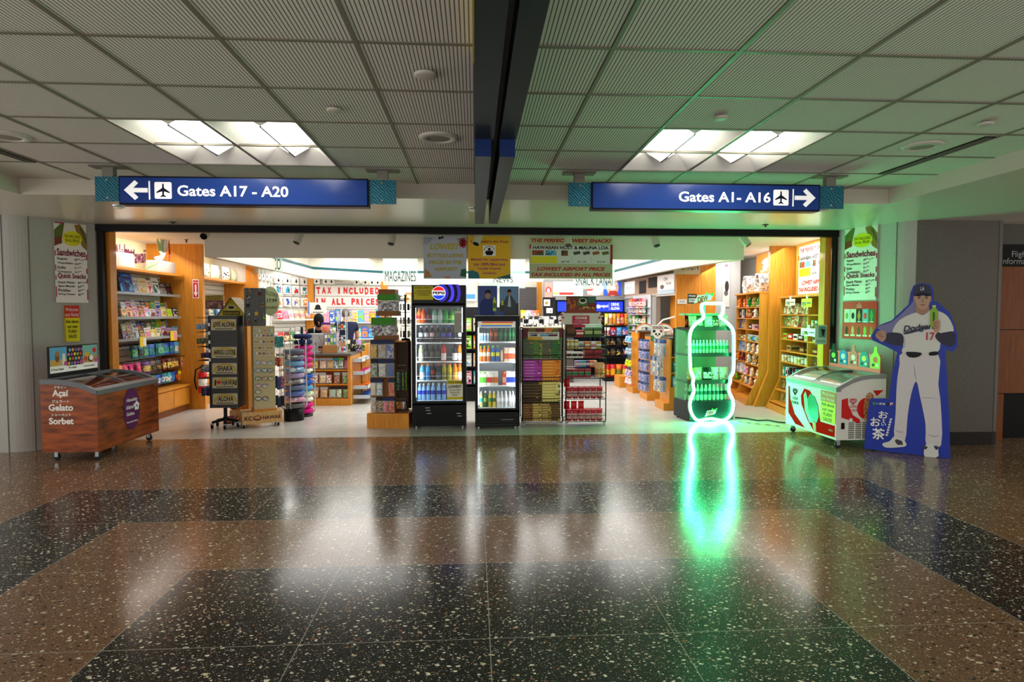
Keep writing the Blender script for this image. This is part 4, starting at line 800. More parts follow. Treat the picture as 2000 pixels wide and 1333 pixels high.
# ---------------------------------------------------------------- shorter cooler
YF = 8.42; fz = lambda py: az(py, YF+.05)
FX0, FX1 = ax(927.5, YF), ax(1014.5, YF); FW = (ax(933, YF)-FX0, ax(1006.5, YF)-FX0, fz(797), fz(628))
fc_, FWW = cooler('drinks_cooler', 'shorter black glass door cooler with a red yellow and blue striped header', FX0, FX1, YF, 1.555, FW, .58)
shelves(fc_, FWW, [fz(668.5), fz(707.5), fz(754)], .58, False)
hs = MB().box(FW[0], FW[1], -.034, -.031, fz(640), fz(627), M('e0e4e0', .4, emit=.3)).build('header', fc_)
for k, cc in enumerate(('c8281c', 'e8b820', '2868c0')): MB().poly([(FW[0]+.05-.008*k, fz(631+3.4*k)), (FW[1]-.03-.01*k, fz(631+3.4*k)), (FW[1]-.036-.01*k, fz(628.5+3.4*k)), (FW[0]+.06-.008*k, fz(628.5+3.4*k))], -.036, -.0345, M(cc, .4, emit=.4)).build('stripe', hs)
vg = MB()
for k in range(5): vg.box(.03, FWW-.03, -.056, -.05, .06+k*.04, .072+k*.04, M('2a2a2c', .3))
MB().box(.0, FWW, -.05, 0, .045, fz(800), M('101012', .3)).build('kick_panel', fc_); vg.build('vent_grille', fc_); MB().box(FWW*.58, FWW*.86, -.058, -.056, .128, .14, M('6a6a6c')).build('nameplate', fc_)
SC_ = 'shorter cooler'; so = lambda c, l, cap: B(c, l, cap, .215, .0265); cn = lambda c, l, h=.12: B(c, l, 'silver', h, .0215, 'can'); ct = lambda c, l, cap='white', h=.19: B(c, l, cap, h, .026, 'carton'); YS = YF+.10
rows = [([936, 942, 948, 954, 960, 968, 977, 986, 995, 1003], [(cn('c8dce8', '88a8c0'), 'small pale blue can')]*4+[(so('7a3010', 'b85818', 'orange'), 'brown orange bottle')]*2+[(so('0c5428', '106a34', 'green'), 'deep green bottle')]*4, fz(668.5), 'top shelf'),
  ([938, 946, 954, 963, 972, 980, 988, 996, 1004], [(so('e87820', 'e8e0d0', 'lime'), 'orange juice')]*3+[(so('2060b0', 'e0d820', 'lime'), 'blue and yellow juice')]*2+[(cn('d8a878', 'e8d0b0', .16), 'small tan can')]+[(ct('e8c8b0', 'd85830'), 'orange striped carton')]*3, fz(707.5), 'second shelf'),
  ([938, 946, 954, 961, 969, 977, 985, 992, 999, 1005], [(ct('d0e8b0', '58a838', 'green'), 'green and white carton')]*2+[(ct('f0e8e4', 'c82838'), 'red and white carton'), (ct('e8d8c8', 'b86028'), 'brown striped carton'), (ct('f0e0d0', 'e07028'), 'orange and white carton'), None, (ct('d84828', 'e8a080'), 'orange red carton')]+[(ct('f0f0f4', '2848b8'), 'blue and white carton')]*3, fz(754), 'third shelf'),
  ([939, 948, 957, 965, 973, 980, 988, 996, 1003], [(so('e8e098', '28b0b8', 'white'), 'yellow bottle with blue label'), (so('2c5024', '8a9828', 'white'), 'green bottle'), (so('b8a820', '208838', 'white'), 'yellow green bottle'), (so('e0c040', '486818', 'white'), 'golden bottle')]+[(so('d8d4d0', 'f0f0f0', 'white'), 'milky white bottle with white cap')]*5, FW[2], 'bottom shelf')]
for pxs, sps, z, nm in rows: rowof(YS, z, xsr(pxs, YS), sps, SC_, nm, 'its hinge side')
# posters standing on the shorter cooler
def poster(pl, pr, pt, pb, lab, kind):
    t, W, H = board(Frame(0, YF+.12, 0), (pl, pt), (pr, pb), 'tea_poster', lab, 'poster', M('1c3c88' if kind == 0 else '5a7ea8', .25), .02)
    t.location.z = 1.557; p = MB(); e = lambda *a: ellipse(*a, 16)
    if kind == 0:
        p.poly([(W*.12, 0), (W*.08, H*.35), (W*.25, H*.55), (W*.5, H*.6), (W*.75, H*.55), (W*.85, H*.1), (W*.85, 0)], -.001, 0, M('1a2c70')).poly(e(W*.52, H*.68, W*.14, H*.13), -.0015, -.001, M('9a7460')).poly([(W*.36, H*.72), (W*.4, H*.84), (W*.52, H*.87), (W*.66, H*.84), (W*.68, H*.72), (W*.52, H*.77)], -.002, -.0015, M('1a1c28'))
        p.poly([(W*.78, H*.15), (W*.94, H*.15), (W*.94, H*.5), (W*.89, H*.56), (W*.89, H*.62), (W*.83, H*.62), (W*.83, H*.56), (W*.78, H*.5)], -.002, -.0015, M('b8d428')).box(W*.79, W*.93, -.0024, -.002, H*.25, H*.42, M('3a7020'))
    else:
        p.box(0, W, -.001, 0, 0, H*.42, M('3a3c34')).poly([(W*.25, H*.1), (W*.2, H*.45), (W*.38, H*.68), (W*.62, H*.68), (W*.85, H*.45), (W*.8, H*.1)], -.0015, -.001, M('3c4450')).poly(e(W*.5, H*.77, W*.1, H*.09), -.002, -.0015, M('94705c')).poly([(W*.38, H*.8), (W*.44, H*.9), (W*.58, H*.9), (W*.62, H*.8)], -.0024, -.002, M('18181c')).poly([(W*.42, H*.3), (W*.48, H*.68), (W*.54, H*.68), (W*.6, H*.3)], -.002, -.0015, M('a8b8c8')).box(W*.1, W*.2, -.002, -.0015, H*.35, H*.5, M('c8c030')).box(0, W*.22, -.002, -.0015, 0, H*.14, M('2c50a8'))
    p.build('print', t)
poster(933, 971, 557, 615, 'blue poster of a person in a cap with a tea bottle atop the shorter cooler', 0)
poster(975.5, 1013, 557, 614, 'dusky blue poster of a seated person with tea atop the shorter cooler', 1)

# ================================================================ green neon bottle display
DF = Frame.line((3.122, 8.763), (3.817, 8.85)); DW = .70; dew = thing('bottle_shaped_display', 'dark drinks display outlined by a glowing green neon bottle', 'drinks display', DF.p(0, 0, 0), DF.rz)
def dz(y): return DF.hit(1385, 570+y/4.936)[1]
def dh(x, y, yy=0): return DF.hit(1310+x/4.936, 570+y/4.936, yy)
DKG = M('20262a', .35); GP_ = M('6fd08a', .35)
bev(MB().box(.0, DW, .0, .52, .02, .30, DKG).build('base', dew), .008)
MB().box(.03, DW-.03, .48, .50, .30, 1.38, GP_).build('back_panel', dew)
for x0, x1 in ((0, .012), (DW-.012, DW)):
    b = MB(); pts = [(.12, .30), (.06, .45), (.1, .6), (.06, .75), (.06, 1.1), (.16, 1.32), (.50, 1.36), (.50, .30)]
    b.add([(x, y, z) for x in (x0, x1) for y, z in pts], [tuple(range(7, -1, -1)), tuple(range(8, 16))]+[(i, 8+i, 8+(i+1) % 8, (i+1) % 8) for i in range(8)], M('6fd090', .2, alpha=.28)); 
    if x0 == 0: b.build('side_panel', dew)
zs = [dz(868), dz(606), dz(352)]
for z in zs: MB().box(.012, DW-.012, .05, .48, z-.03, z, DKG).box(.012, DW-.012, .04, .05, z-.035, z+.02, M('2c3a34', .3)).build('shelf', dew)
MB().box(.20, .56, .28, .46, 1.36, 1.56, GP_).build('neck_panel', dew); MB().box(.05, .64, .15, .47, 1.555, 1.585, GP_).build('top_cap', dew)
npts = [(300, 150), (303, 128), (318, 116), (335, 113), (400, 112), (485, 112), (503, 118), (511, 135), (510, 165), (504, 215), (482, 236), (486, 252), (540, 295), (588, 345), (609, 400), (612, 500), (610, 700), (603, 780), (578, 826), (578, 870), (560, 920), (573, 985), (598, 1035), (604, 1100), (590, 1170), (552, 1222), (500, 1244), (430, 1232), (395, 1228), (330, 1234), (285, 1246), (236, 1226), (198, 1160), (188, 1085), (206, 1015), (228, 960), (216, 890), (222, 830), (196, 770), (190, 680), (187, 560), (187, 430), (202, 370), (242, 312), (292, 278), (318, 252), (317, 220), (303, 180)]
NEON = nt('green_neon')[0]; bb = NEON.node_tree.nodes['Principled BSDF']; bb.inputs['Base Color'].default_value = (.8, 1, .85, 1); bb.inputs['Emission Color'].default_value = (.05, 1.0, .34, 1); bb.inputs['Emission Strength'].default_value = 145
pts = smooth([dh(x, y, -.03) for x, y in npts], 3)
MB().tube([(x, -.03, z) for x, z in pts], .017, NEON, 8, True).build('neon_tube', dew)
MB().tube([(x, -.006, z) for x, z in pts], .026, M('c8e8d0', .4), 6, True).build('tube_backing', dew)
# logos
def logo(x0, z0, x1, z1, parent, y):
    W, H = x1-x0, z1-z0; b = MB().poly([(x0, z0), (x0+W*.18, z0+H*.72), (x0+W*.55, z0+H*.78), (x0+W*.6, z1), (x0+W*.72, z0+H*.82), (x1, z1), (x0+W*.8, z0+H*.3)], y, y+.012, M('e8f4e0', .4)); o = b.build('logo_sign', parent)
    MB().poly([(x0+W*.48, z0+H*.80), (x0+W*.6, z1), (x0+W*.70, z0+H*.86), (x1, z1), (x0+W*.88, z0+H*.66), (x0+W*.76, z0+H*.80), (x0+W*.6, z0+H*.84)], y-.002, y, M('3ca838', .4)).build('leaf', o)
    txt('DEW', (x0+W*.12, z0+H*.12, x0+W*.72, z0+H*.68), 'c02830', o, y-.003, keep=False, bold=.05, shear=.3, rot=.25)
x0, z1 = dh(245, 5); x1, z0 = dh(440, 112); logo(x0, z0, x1, z1, dew, .05); MB().box((x0+x1)/2-.02, (x0+x1)/2+.02, .062, .08, 1.56, z0+.05, GP_).build('logo_post', dew)
x0, z1 = dh(330, 1128); x1, z0 = dh(445, 1200); logo(x0, z0, x1, z1, dew, -.014)
for x in (.05, DW-.05): MB().lathe([(.02, 0), (.025, .02)], M('charcoal'), n=8).build('foot', dew, (x, .05, 0)); MB().lathe([(.02, 0), (.025, .02)], M('charcoal'), n=8).build('foot', dew, (x, .46, 0))
ds = B('a8e8b8', '30a060', 'e8f8e8', .20, .024); ds2 = B('a0e8b4', '186050', 'e8f8e8', .23, .028)
for i in range(12): 
    for k in range(2): put_bottle(ds, 'drink_bottle', 'small green bottle, %s from the gondola side, upper shelf, neon display%s' % (ORD[i], ('', ', back row')[k]), 'drink', DF.p(.045+i*.0535, .09+k*.1, zs[1]+.001), 'bottles in the neon display')
for i in range(10):
    for k in range(2): put_bottle(ds2, 'drink_bottle', 'green soda bottle, %s from the gondola side, lowest tier, neon display%s' % (ORD[i], ('', ', back row')[k]), 'drink', DF.p(.055+i*.064, .11+k*.11, .301), 'bottles in the neon display')
for i, (c1, c2) in enumerate((('c8a028', 'e8c850'), ('c8e8a0', '80b060'), ('183018', 'a8d890'), ('d8f0d0', '58a048'), ('d0f0c0', '68b050'))): put(b_pouch(.135, .19, c1, c2, 'white', .06), 'chip_bag', 'plump %s snack bag, %s from the gondola side, middle shelf of the neon display' % (('golden', 'pale green', 'dark green', 'white green', 'light green')[i], ORD[i]), 'snack bag', DF.p(.08+i*.133, .12+.03*(i % 2), zs[0]+.002), DF.rz, 'snack bags in the neon display', tilt=-.1)
for i, (c1, c2) in enumerate((('b8e0a0', '60a050'), ('406838', 'a8d080'), ('a8e090', '388838'), ('385c30', '88c068'), ('b0e0a8', '509848'))): put(b_pouch(.13, .17, c1, c2, 'white', .06), 'chip_bag', 'plump %s snack bag, %s from the gondola side, top shelf of the neon display' % (('pale green', 'mossy green', 'bright green', 'olive green', 'mint green')[i], ORD[i]), 'snack bag', DF.p(.1+i*.127, .12+.04*(i % 2), zs[2]+.002), DF.rz, 'snack bags in the neon display', tilt=-.15)
for i in range(2): put(b_pouch(.10, .19, 'maroon', 'orange', 'tan', .05), 'jerky_bag', ('dark red jerky bag standing at the gondola side corner of the neon display', 'dark red jerky bag just behind the corner of the neon display')[i], 'snack bag', DF.p(.085+.03*i, .28-.07*i, zs[2]+.002), DF.rz+.4)
# ================================================================ book shelves along the cream wall
SLAT = M('dcdad2', .5)
def slat_back(t, x0, x1, y, z0, z1, mat=SLAT, step=.09):
    b = MB(); z = z0
    while z < z1-.01: b.box(x0, x1, y, y+.012, z+.006, min(z+step-.006, z1), mat); z += step
    b.box(x0, x1, y+.012, y+.02, z0, z1, M('77756e', .7)); return b.build('slat_panel', t)
U1 = Frame.line((-4.70, 8.25), (-4.70, 10.42)); UL = 2.16
u1 = thing('book_shelving', 'maple book and snack wall unit with three clear shelves inside the entrance', 'shelving', U1.p(0, 0, 0), U1.rz)
slat_back(u1, .0, UL, .42, .42, 2.18)
bev(MB().box(0, UL, .03, .60, 2.175, 2.215, WOOD).build('top_shelf', u1)); bev(MB().box(0, UL, -.04, .44, .40, .43, WOOD).build('counter_shelf', u1))
cb = MB().box(0, UL, .0, .44, .10, .40, WOOD).box(0, UL, .02, .44, .0, .10, DKWOOD).build('base_cabinet', u1)
for k in range(4): bev(MB().box(.02+k*.535, .54+k*.535, -.018, 0, .12, .385, WOOD).build('sliding_door', cb), .003)
SHEL = M('9aa2a6', .2, alpha=.7)
ZS = (1.866, 1.52, 1.215)
for z in ZS: MB().box(.0, UL-.02, .10, .42, z-.012, z, SHEL).box(.0, UL-.02, .09, .10, z-.016, z+.02, M('9ca2a4', .2, alpha=.8)).build('clear_shelf', u1)
def bx(fr, px, y): return fr.hit(px, 600, y)[0]
def books(fr, y, z, lst, nm, where, group, lean=12, ref='the jamb post', name='book', cat='book'):
    for i, (p0, p1, h, c, c2, c3, d) in enumerate(lst):
        x0, x1 = bx(fr, p0, y), bx(fr, p1, y); w_ = max(.05, min(.30, (x1-x0)))
        put(b_book(round(w_, 2), h, .018, c, c2, c3, lean), name, '%s, %s from %s, %s' % (d, ORD[i], ref, where), cat, fr.p((x0+x1)/2, y-.07, z+.002), fr.rz, group)
books(U1, .30, ZS[0], [(228, 234, .24, 'navy', 'sky', 'blue', 'navy book'), (234, 255, .30, 'blue', 'sky', 'navy', 'large blue sea life book'), (255, 267, .25, 'silver', 'white', 'steel', 'silvery book'), (267, 283, .25, 'cream', 'ivory', 'gold', 'cream covered book'), (283, 292, .22, 'white', 'red', 'rose', 'white book with red flowers'), (293, 306, .27, 'white', 'peach', 'teal', 'painted figure book'), (306, 319, .2, 'charcoal', 'silver', 'grey', 'grey mountain book'), (319, 330, .2, 'charcoal', 'silver', 'maroon', 'dark mountain book'), (330, 339, .2, 'brown', 'tan', 'charcoal', 'brown book'), (339, 346, .2, 'teal', 'white', 'navy', 'slim teal book')], 'a', 'top clear shelf', 'books on the top clear shelf')
cyc = ['white', 'navy', 'cream', 'sky', 'silver', 'charcoal', 'lime', 'peach', 'maroon', 'ivory', 'blue', 'tan', 'rose', 'teal', 'yellow', 'lilac', 'green', 'orange']
def mixbooks(fr, y, z, p0, p1, n, h, where, group, seed, lean=10, ref='the jamb post', name='book', cat='book', pal=cyc):
    r = random.Random(seed); lst = []
    for i in range(n):
        c, c2, c3 = r.sample(pal, 3); q = (p1-p0)/n; lst.append((p0+i*q, p0+(i+.92)*q, h*(1+.12*((i*7) % 5-2)/2), c, c2, c3, '%s and %s %s' % (c, c2, cat)))
    books(fr, y, z, lst, 's', where, group, lean, ref, name, cat)
def riser(t, z, y0, y1, x0, x1): MB().box(x0, x1, y0, y1, z, z+.075, M('d4d8da', .2, alpha=.6)).build('display_riser', t)
for k, z in ((1, ZS[1]), (2, ZS[2])):
    riser(u1, z, .27, .40, .0, UL-.05)
    mixbooks(U1, .385, z+.075, 229, 346, 12, .17, 'back row of the %s clear shelf' % ('middle', 'lowest')[k-1], 'books on the clear shelves', 30+k)
    mixbooks(U1, .22, z, 229, 352, 11, .145, 'front row of the %s clear shelf' % ('middle', 'lowest')[k-1], 'books on the clear shelves', 50+k)
for px, py, c1, lab in ((278, 668, 'yellow', 'yellow and white shelf price card under the books'), (338, 656, 'yellow', 'yellow price card with pink pictures below the books')):
    t, W, H = board(U1, (px-6, py-9), (px+7, py+9), 'price_card', lab, 'price card', M(c1, .5), y=.086); MB().box(W*.5, W*.92, -.001, 0, H*.1, H*.9, M('e8e8ec' if px < 300 else 'e890b0')).build('print', t)
# hanging snack pouches
def hooks(t, xs, y0, y1, z, name='peg_hook'):
    for x in xs: MB().tube([(x, y1, z), (x, y0, z), (x, y0-.01, z+.015)], .0035, M('1a1a1a', .4), 5).build(name, t)
def pegrow(fr, t, pxs, z, h, spec, y=.14, where='', ref='the jamb post', group='', name='snack_pouch', cat='snack pouch', depthn=2, yb=.42, w_=.14):
    xs = [bx(fr, p, y) for p in pxs]; hooks(t, xs, y-.02, yb, z)
    for i, (x, sp) in enumerate(zip(xs, spec)):
        if sp is None: continue
        c, c2, c3 = sp
        for k in range(depthn): put(b_pouch(w_, h, c, c2, c3, .035), name, '%s %s, %s from %s, %s%s' % (c, cat, ORD[i], ref, where, '' if k == 0 else ', tucked behind'), cat, fr.p(x+.004, y+.02+k*.055, z-h*1.05), fr.rz+RND.uniform(-.25, .25), group, tilt=RND.uniform(-.12, .0))
SEA = ('blue', 'sky', 'green'); AQ = ('teal', 'sky', 'lime')
pegrow(U1, u1, [233, 243, 252, 265, 277, 286, 296, 307, 316, 326, 337, 346, 356], 1.13, .185, [None, None, None, AQ, ('teal', 'navy', 'brown'), AQ, SEA, ('teal', 'green', 'navy'), AQ, SEA, SEA, ('sky', 'green', 'white'), ('blue', 'sky', 'lime')], where='upper peg row', group='snack pouches on the pegs')
pegrow(U1, u1, [234, 246, 256, 272, 287, 298, 309, 322, 333, 343, 355], .885, .175, [('orange', 'gold', 'yellow'), ('pink', 'magenta', 'rose'), ('magenta', 'pink', 'rose'), ('pink', 'rose', 'magenta'), ('purple', 'silver', 'yellow'), ('brown', 'olive', 'charcoal'), ('charcoal', 'gold', 'brown'), ('maroon', 'cream', 'gold'), ('brown', 'silver', 'yellow'), ('brown', 'peach', 'gold'), ('tan', 'brown', 'rose')], y=.10, where='middle peg row', group='snack pouches on the pegs', w_=.15)
pegrow(U1, u1, [298, 306, 313, 322, 330, 337, 344, 350], .655, .155, [('green', 'lime', 'white'), ('blue', 'sky', 'white'), ('navy', 'sky', 'blue'), ('teal', 'navy', 'white'), ('aqua', 'charcoal', 'white'), ('blue', 'teal', 'sky'), ('navy', 'yellow', 'red'), ('yellow', 'gold', 'red')], y=.12, where='lowest peg row', group='snack pouches on the pegs')
# things above the books
t = thing('wall_lettering', 'purple script Aloha from Hawaii on the cream wall above the books', 'lettering', (-5.336, 8.3, 0), PI/2)
for s, p0, p1, y0, y1 in (('Aloha', 222, 252, 505, 480), ('from', 243, 262, 500, 488), ('Hawaii', 254, 285, 512, 490)):
    FRW = Frame(-5.336, 8.3, PI/2); (xa, za), (xb, zb_) = FRW.hit(p0, y0), FRW.hit(p1, y1); txt(s, (xa, min(za, zb_), xb, max(za, zb_)), '7a2060', t, -.004, shear=.35, bold=.01, keep=False, rot=.12)
def case(name, lab, fr, p0, p1, y, z, h, c): 
    x0, x1 = bx(fr, p0, y), bx(fr, p1, y); t = thing(name, lab, 'suitcase', fr.p((x0+x1)/2, y, z), fr.rz); w_ = (x1-x0)/2
    bev(MB().box(-w_, w_, -.1, .12, 0, h, M(c, .25)).build('shell', t), .035, 3); MB().tube([(-w_*.3, 0, h), (-w_*.3, 0, h+.03), (w_*.3, 0, h+.03), (w_*.3, 0, h)], .008, M('grey', .3), 6).build('handle', t)
case('suitcase', 'pale suitcase lying on the top shelf nearest the jamb post', U1, 226, 253, .25, 2.217, .22, 'bcbcba'); case('suitcase', 'pale rounded suitcase on the top shelf beside the maple partition', U1, 300, 340, .28, 2.217, .20, 'b8b8b4')
t = thing('paper_flower', 'big white and green paper bird of paradise flower on the top shelf', 'artificial flower', U1.p(1.62, .09, 2.217), U1.rz)
b = MB().tube([(-.55, 0, .02), (-.25, -.02, .12), (.0, 0, .28), (.1, 0, .42)], [.012, .012, .011, .009], M('8ac070', .6)); b.build('stem', t)
for k, (a, l, c) in enumerate(((1.2, .42, 'white'), (1.7, .36, 'mint'), (.7, .34, 'white'), (2.2, .3, 'c8d8a8'))):
    q = [(math.cos(a)*l*f+math.sin(a)*wd, math.sin(a)*l*f-math.cos(a)*wd) for f, wd in ((0, .015), (.35, .06), (.7, .05), (1, 0), (.7, -.05), (.35, -.06), (0, -.015))]; MB().poly([(x*.8, z+.28) for x, z in q], -.01+.012*k, -.004+.012*k, M(c, .7)).build('petal', t)
MB().tube([(.12, -.03, .5), (.13, -.03, .25), (.12, -.03, .18)], [.006, .014, .004], M('b03030', .6)).build('stamen', t)
t = thing('paper_feather', 'curved white paper feather hanging above the suitcases', 'decoration', U1.p(1.86, .25, 2.47), U1.rz); MB().poly(smooth([(-.2, -.02), (-.08, -.05), (.08, -.02), (.2, .14), (.1, .07), (-.05, .02)]), 0, .006, M('f4f4ee', .7)).build('vane', t); MB().tube([(0, .003, .02), (0, .003, .22)], .002, M('silver', .5), 4).build('thread', t)
# partition with extinguisher arrow
X0 = -5.34; X1 = ax(398, 10.47); b = MB().box(X0, X1, 10.45, 10.52, .0, 2.72, WOOD); struct('partition_left', b, 'maple partition with a red extinguisher arrow between the shelf bays', 'partition')
PF = Frame(0, 10.449, 0); t, W, H = board(PF, (376, 546), (389, 583), 'arrow_sign', 'red and white fire extinguisher arrow sign on the maple partition', 'sign', M('f0e8e4', .4), .005)
MB().box(W*.1, W*.9, -.001, 0, H*.04, H*.96, M('d01c20')).build('field', t); MB().poly([(W*.38, H*.72), (W*.62, H*.72), (W*.62, H*.32), (W*.82, H*.32), (W*.5, H*.08), (W*.18, H*.32), (W*.38, H*.32)], -.002, -.001, M('f0f0f0')).build('arrow', t); txt('FIRE\nEXTINGUISHER', (W*.14, H*.80, W*.86, H*.93), 'f4f0f0', t, -.003, keep=False)
q = at(388, 772, Y=10.2); t = thing('fire_extinguisher', 'red fire extinguisher with a black hose hung low on the partition', 'fire extinguisher', (q.x, 10.36, .28)); MB().lathe([(.055, 0), (.065, .02), (.065, .32), (.03, .38), (.025, .40)], M('red', .25), n=18).build('cylinder', t); MB().box(-.02, .02, -.02, .02, .40, .45, M('charcoal')).box(-.015, .08, -.01, .01, .45, .465, M('charcoal')).build('valve_handle', t); MB().tube([(-.02, 0, .43), (-.11, 0, .38), (-.13, 0, .2), (-.09, -.02, .06)], .011, M('black', .5)).build('hose', t); MB().lathe([(.0665, .12), (.0665, .24)], M('f0ece4'), n=18).build('label_band', t); MB().box(-.04, .04, .06, .088, .1, .3, M('steel', .3, .8)).build('bracket', t)
# second bay
U2 = Frame.line((-4.66, 10.62), (-4.66, 12.92)); U2L = 2.3
u2 = thing('gift_shelving', 'maple gift wall bay behind the licence plate spinner', 'shelving', U2.p(0, 0, 0), U2.rz); slat_back(u2, 0, U2L, .42, .42, 2.18); bev(MB().box(0, U2L, 0, .6, 2.175, 2.215, WOOD).build('top_shelf', u2)); bev(MB().box(U2L-.03, U2L, 0, .6, 0, 2.175, WOOD).build('end_panel', u2)); MB().box(0, U2L-.03, 0, .44, 0, .42, WOOD).build('base_cabinet', u2)
for z in (1.55, 1.25, .95): MB().box(0, U2L-.03, .10, .42, z-.012, z, SHEL).build('clear_shelf', u2)
for z, n, wh in ((1.55, 8, 'upper'), (1.25, 9, 'middle'), (.95, 9, 'lower')): mixbooks(U2, .28, z, 402, 466, n, .2, '%s shelf of the gift bay' % wh, 'prints in the gift bay', 70+n+int(z*10), ref='the partition', name='art_print', cat='art print', pal=['sky', 'white', 'blue', 'silver', 'navy', 'teal', 'cream'])
for k, (px, c, d) in enumerate(((408, 'silver', 'clear bag of green souvenirs'), (426, 'ivory', 'clear bag of pale leaf souvenirs'), (447, 'white', 'clear bag with black print'), (464, 'cream', 'small clear bag at the end'))):
    x = bx(U2, px, .2); put(b_pouch(.34, .27, c, ['olive', 'mint', 'black', 'lime'][k], 'white', .14), 'souvenir_bag', d+' on the top shelf of the gift bay', 'souvenir bag', U2.p(x, .25, 2.217), U2.rz, 'bags on the gift bay')
for nm, a, w_, lab in (('pillar_1', (-4.66, 12.93), .5, 'maple pillar at the end of the gift bay'), ('pillar_2', (ax(599, 15.3), 15.25), ax(613, 15.3)-ax(599, 15.3), 'maple pillar beside the TAX INCLUDED strips'), ('pillar_3', (ax(745, 15.85), 15.8), ax(752, 15.85)-ax(745, 15.85)+.08, 'maple pillar below the MAGAZINES glass'), ('pillar_4', (ax(1048, 15.85), 15.72), .12, 'maple post beside the dark slat wall')):
    struct(nm, MB().box(a[0], a[0]+w_*.45 if nm == 'pillar_1' else a[0]+w_, a[1], a[1]+.1, 0, 2.72, WOOD), lab, 'pillar')
# ---------------------------------------------------------------- wall of white carrier bags
BA = Frame.line((-4.60, 13.06), (-4.60, 14.18)); BB = Frame.line((-4.58, 14.25), (-4.08, 15.32)); TW = Frame.line((-3.90, 15.38), (-2.2, 15.90))
bw = thing('bag_wall', 'white slatted wall bay hung with carrier bags beside the gift bay', 'display wall', BB.p(0, 0, 0), BB.rz); L2 = 1.17
slat_back(bw, 0, L2, -.0, .9, 2.36); MB().box(0, L2, -.30, -.02, 1.42, 1.45, M('e4e2dc')).build('snack_shelf', bw); MB().box(0, L2, -.30, -.02, .9, .93, M('e4e2dc')).build('snack_shelf', bw)
for i in range(5): put(b_tote(.15, .19), 'carrier_bag', 'white carrier bag with black logo, %s from the pillar, top row beside the gift bay' % ORD[i], 'carrier bag', BA.p(.12+.24*i, -.05, az(548, 13.6)), BA.rz, 'white carrier bags')
for i in range(4): put(b_tote(.15, .19, art=('sky', 'white', 'navy')), 'gift_bag', 'pale blue print gift bag, %s from the gift bay pillar, side rows' % ORD[i], 'gift bag', BA.p(.14+.28*i, -.05, az(578, 13.6)), BA.rz, 'printed gift bags')
for r_, (py, art, spec) in enumerate(((557, None, None), (576, ('sky', 'red', 'white', 'teal'), 1), (599, ('orange', 'blue', 'peach', 'white'), 1))):
    for i in range(4): put(b_tote(.19, .21 if r_ else .17, art=art), 'carrier_bag' if not r_ else 'gift_bag', ('white carrier bag with black logo, %s along the top row of the bag wall' if not r_ else '%s gift bag, %%s along the %s row of the bag wall' % (('', 'red and blue flower print', 'orange and blue turtle print')[r_], ('', 'middle', 'lower')[r_])) % ORD[i], 'carrier bag' if not r_ else 'gift bag', BB.p(.16+.29*i, -.07, az(py, 14.8)), BB.rz, 'white carrier bags' if not r_ else 'printed gift bags')
for i in range(6): put(b_pouch(.17, .2, ['red', 'rose', 'white', 'cream', 'ivory', 'tan'][i], ['white', 'red', 'cream', 'tan', 'gold', 'white'][i], 'rose', .1), 'snack_bag', '%s snack bag, %s along the shelf under the gift bags' % (['red', 'pink', 'white', 'cream', 'ivory', 'tan'][i], ORD[i]), 'snack bag', BB.p(.1+.19*i, -.16, 1.452), BB.rz, 'snack bags under the gift bags', tilt=-.3)
for i in range(6): put(b_pouch(.17, .22, ['red', 'maroon', 'green', 'silver', 'rose', 'white'][i], ['white', 'tan', 'yellow', 'blue', 'red', 'gold'][i], 'cream', .1), 'snack_bag', '%s snack bag, %s along the low shelf behind the neck pillows' % (['red', 'maroon', 'green', 'silver', 'pink', 'white'][i], ORD[i]), 'snack bag', BB.p(.1+.19*i, -.16, .932), BB.rz, 'snack bags under the gift bags')
# ---------------------------------------------------------------- TAX INCLUDED wall
tw = thing('magazine_wall', 'white magazine and book wall under the red TAX INCLUDED strips', 'display wall', TW.p(0, 0, 0), TW.rz); TL_ = 1.78
slat_back(tw, 0, TL_, 0, .6, 2.36)
for z in (az(630, 15.6), az(661, 15.6), az(690, 15.6)): MB().box(0, TL_, -.22, -.02, z-.02, z, M('e8e6e0')).build('shelf', tw)
for s, p0, p1, py0, py1, lab in (('TAX INCLUDED', 614, 744, 558, 579, 'upper white strip with red hand cut letters TAX INCLUDED'), ('IN ALL PRICES', 614, 744, 580, 600, 'lower white strip with red hand cut letters IN ALL PRICES')):
    t, W, H = board(TW, (p0+1, py0), (p1, py1), 'paper_banner', lab, 'banner', M('eeeae4', .5), .006, -.012)
    for k in range(3): MB().box(W*(k+.5)/3-.0, W*(k+.5)/3+.004, -.004, 0, 0, H, M('d4d0ca')).build('fold', t)
    n = len(s); q = 0
    for k, ch in enumerate(s):
        if ch != ' ': x = W*(.015+.97*k/n); q += 1; txt(ch, (x+W*.006, H*(.16+.03*(k % 3)), x+W*(.063 if ch != 'I' else .03), H*(.84+.04*(k % 2))), 'd8242c', t, -.006, bold=.055, keep=False, name='letter')
for i, px in enumerate((619, 637, 648, 697, 714, 727, 738)): put(b_tote(.15, .14), 'carrier_bag', 'white carrier bag with black logo, %s from the pillar above the TAX INCLUDED strip' % ORD[i], 'carrier bag', TW.p(bx(TW, px, -.06), -.06, az(557, 15.6)), TW.rz, 'white carrier bags')
KID = ['sky', 'peach', 'yellow', 'rose', 'white', 'lime', 'aqua', 'lilac', 'orange', 'cream', 'blue']
for r_, (z, n, h) in enumerate(((az(630, 15.6), 10, .30), (az(661, 15.6), 10, .27), (az(690, 15.6), 11, .27))): mixbooks(TW, -.12, z, 616 if r_ else 632, 744, n, h, '%s shelf below the red letters' % ('top', 'middle', 'bottom')[r_], 'picture books below the red letters', 90+r_, 14, 'the pillar', 'picture_book', 'picture book', KID)
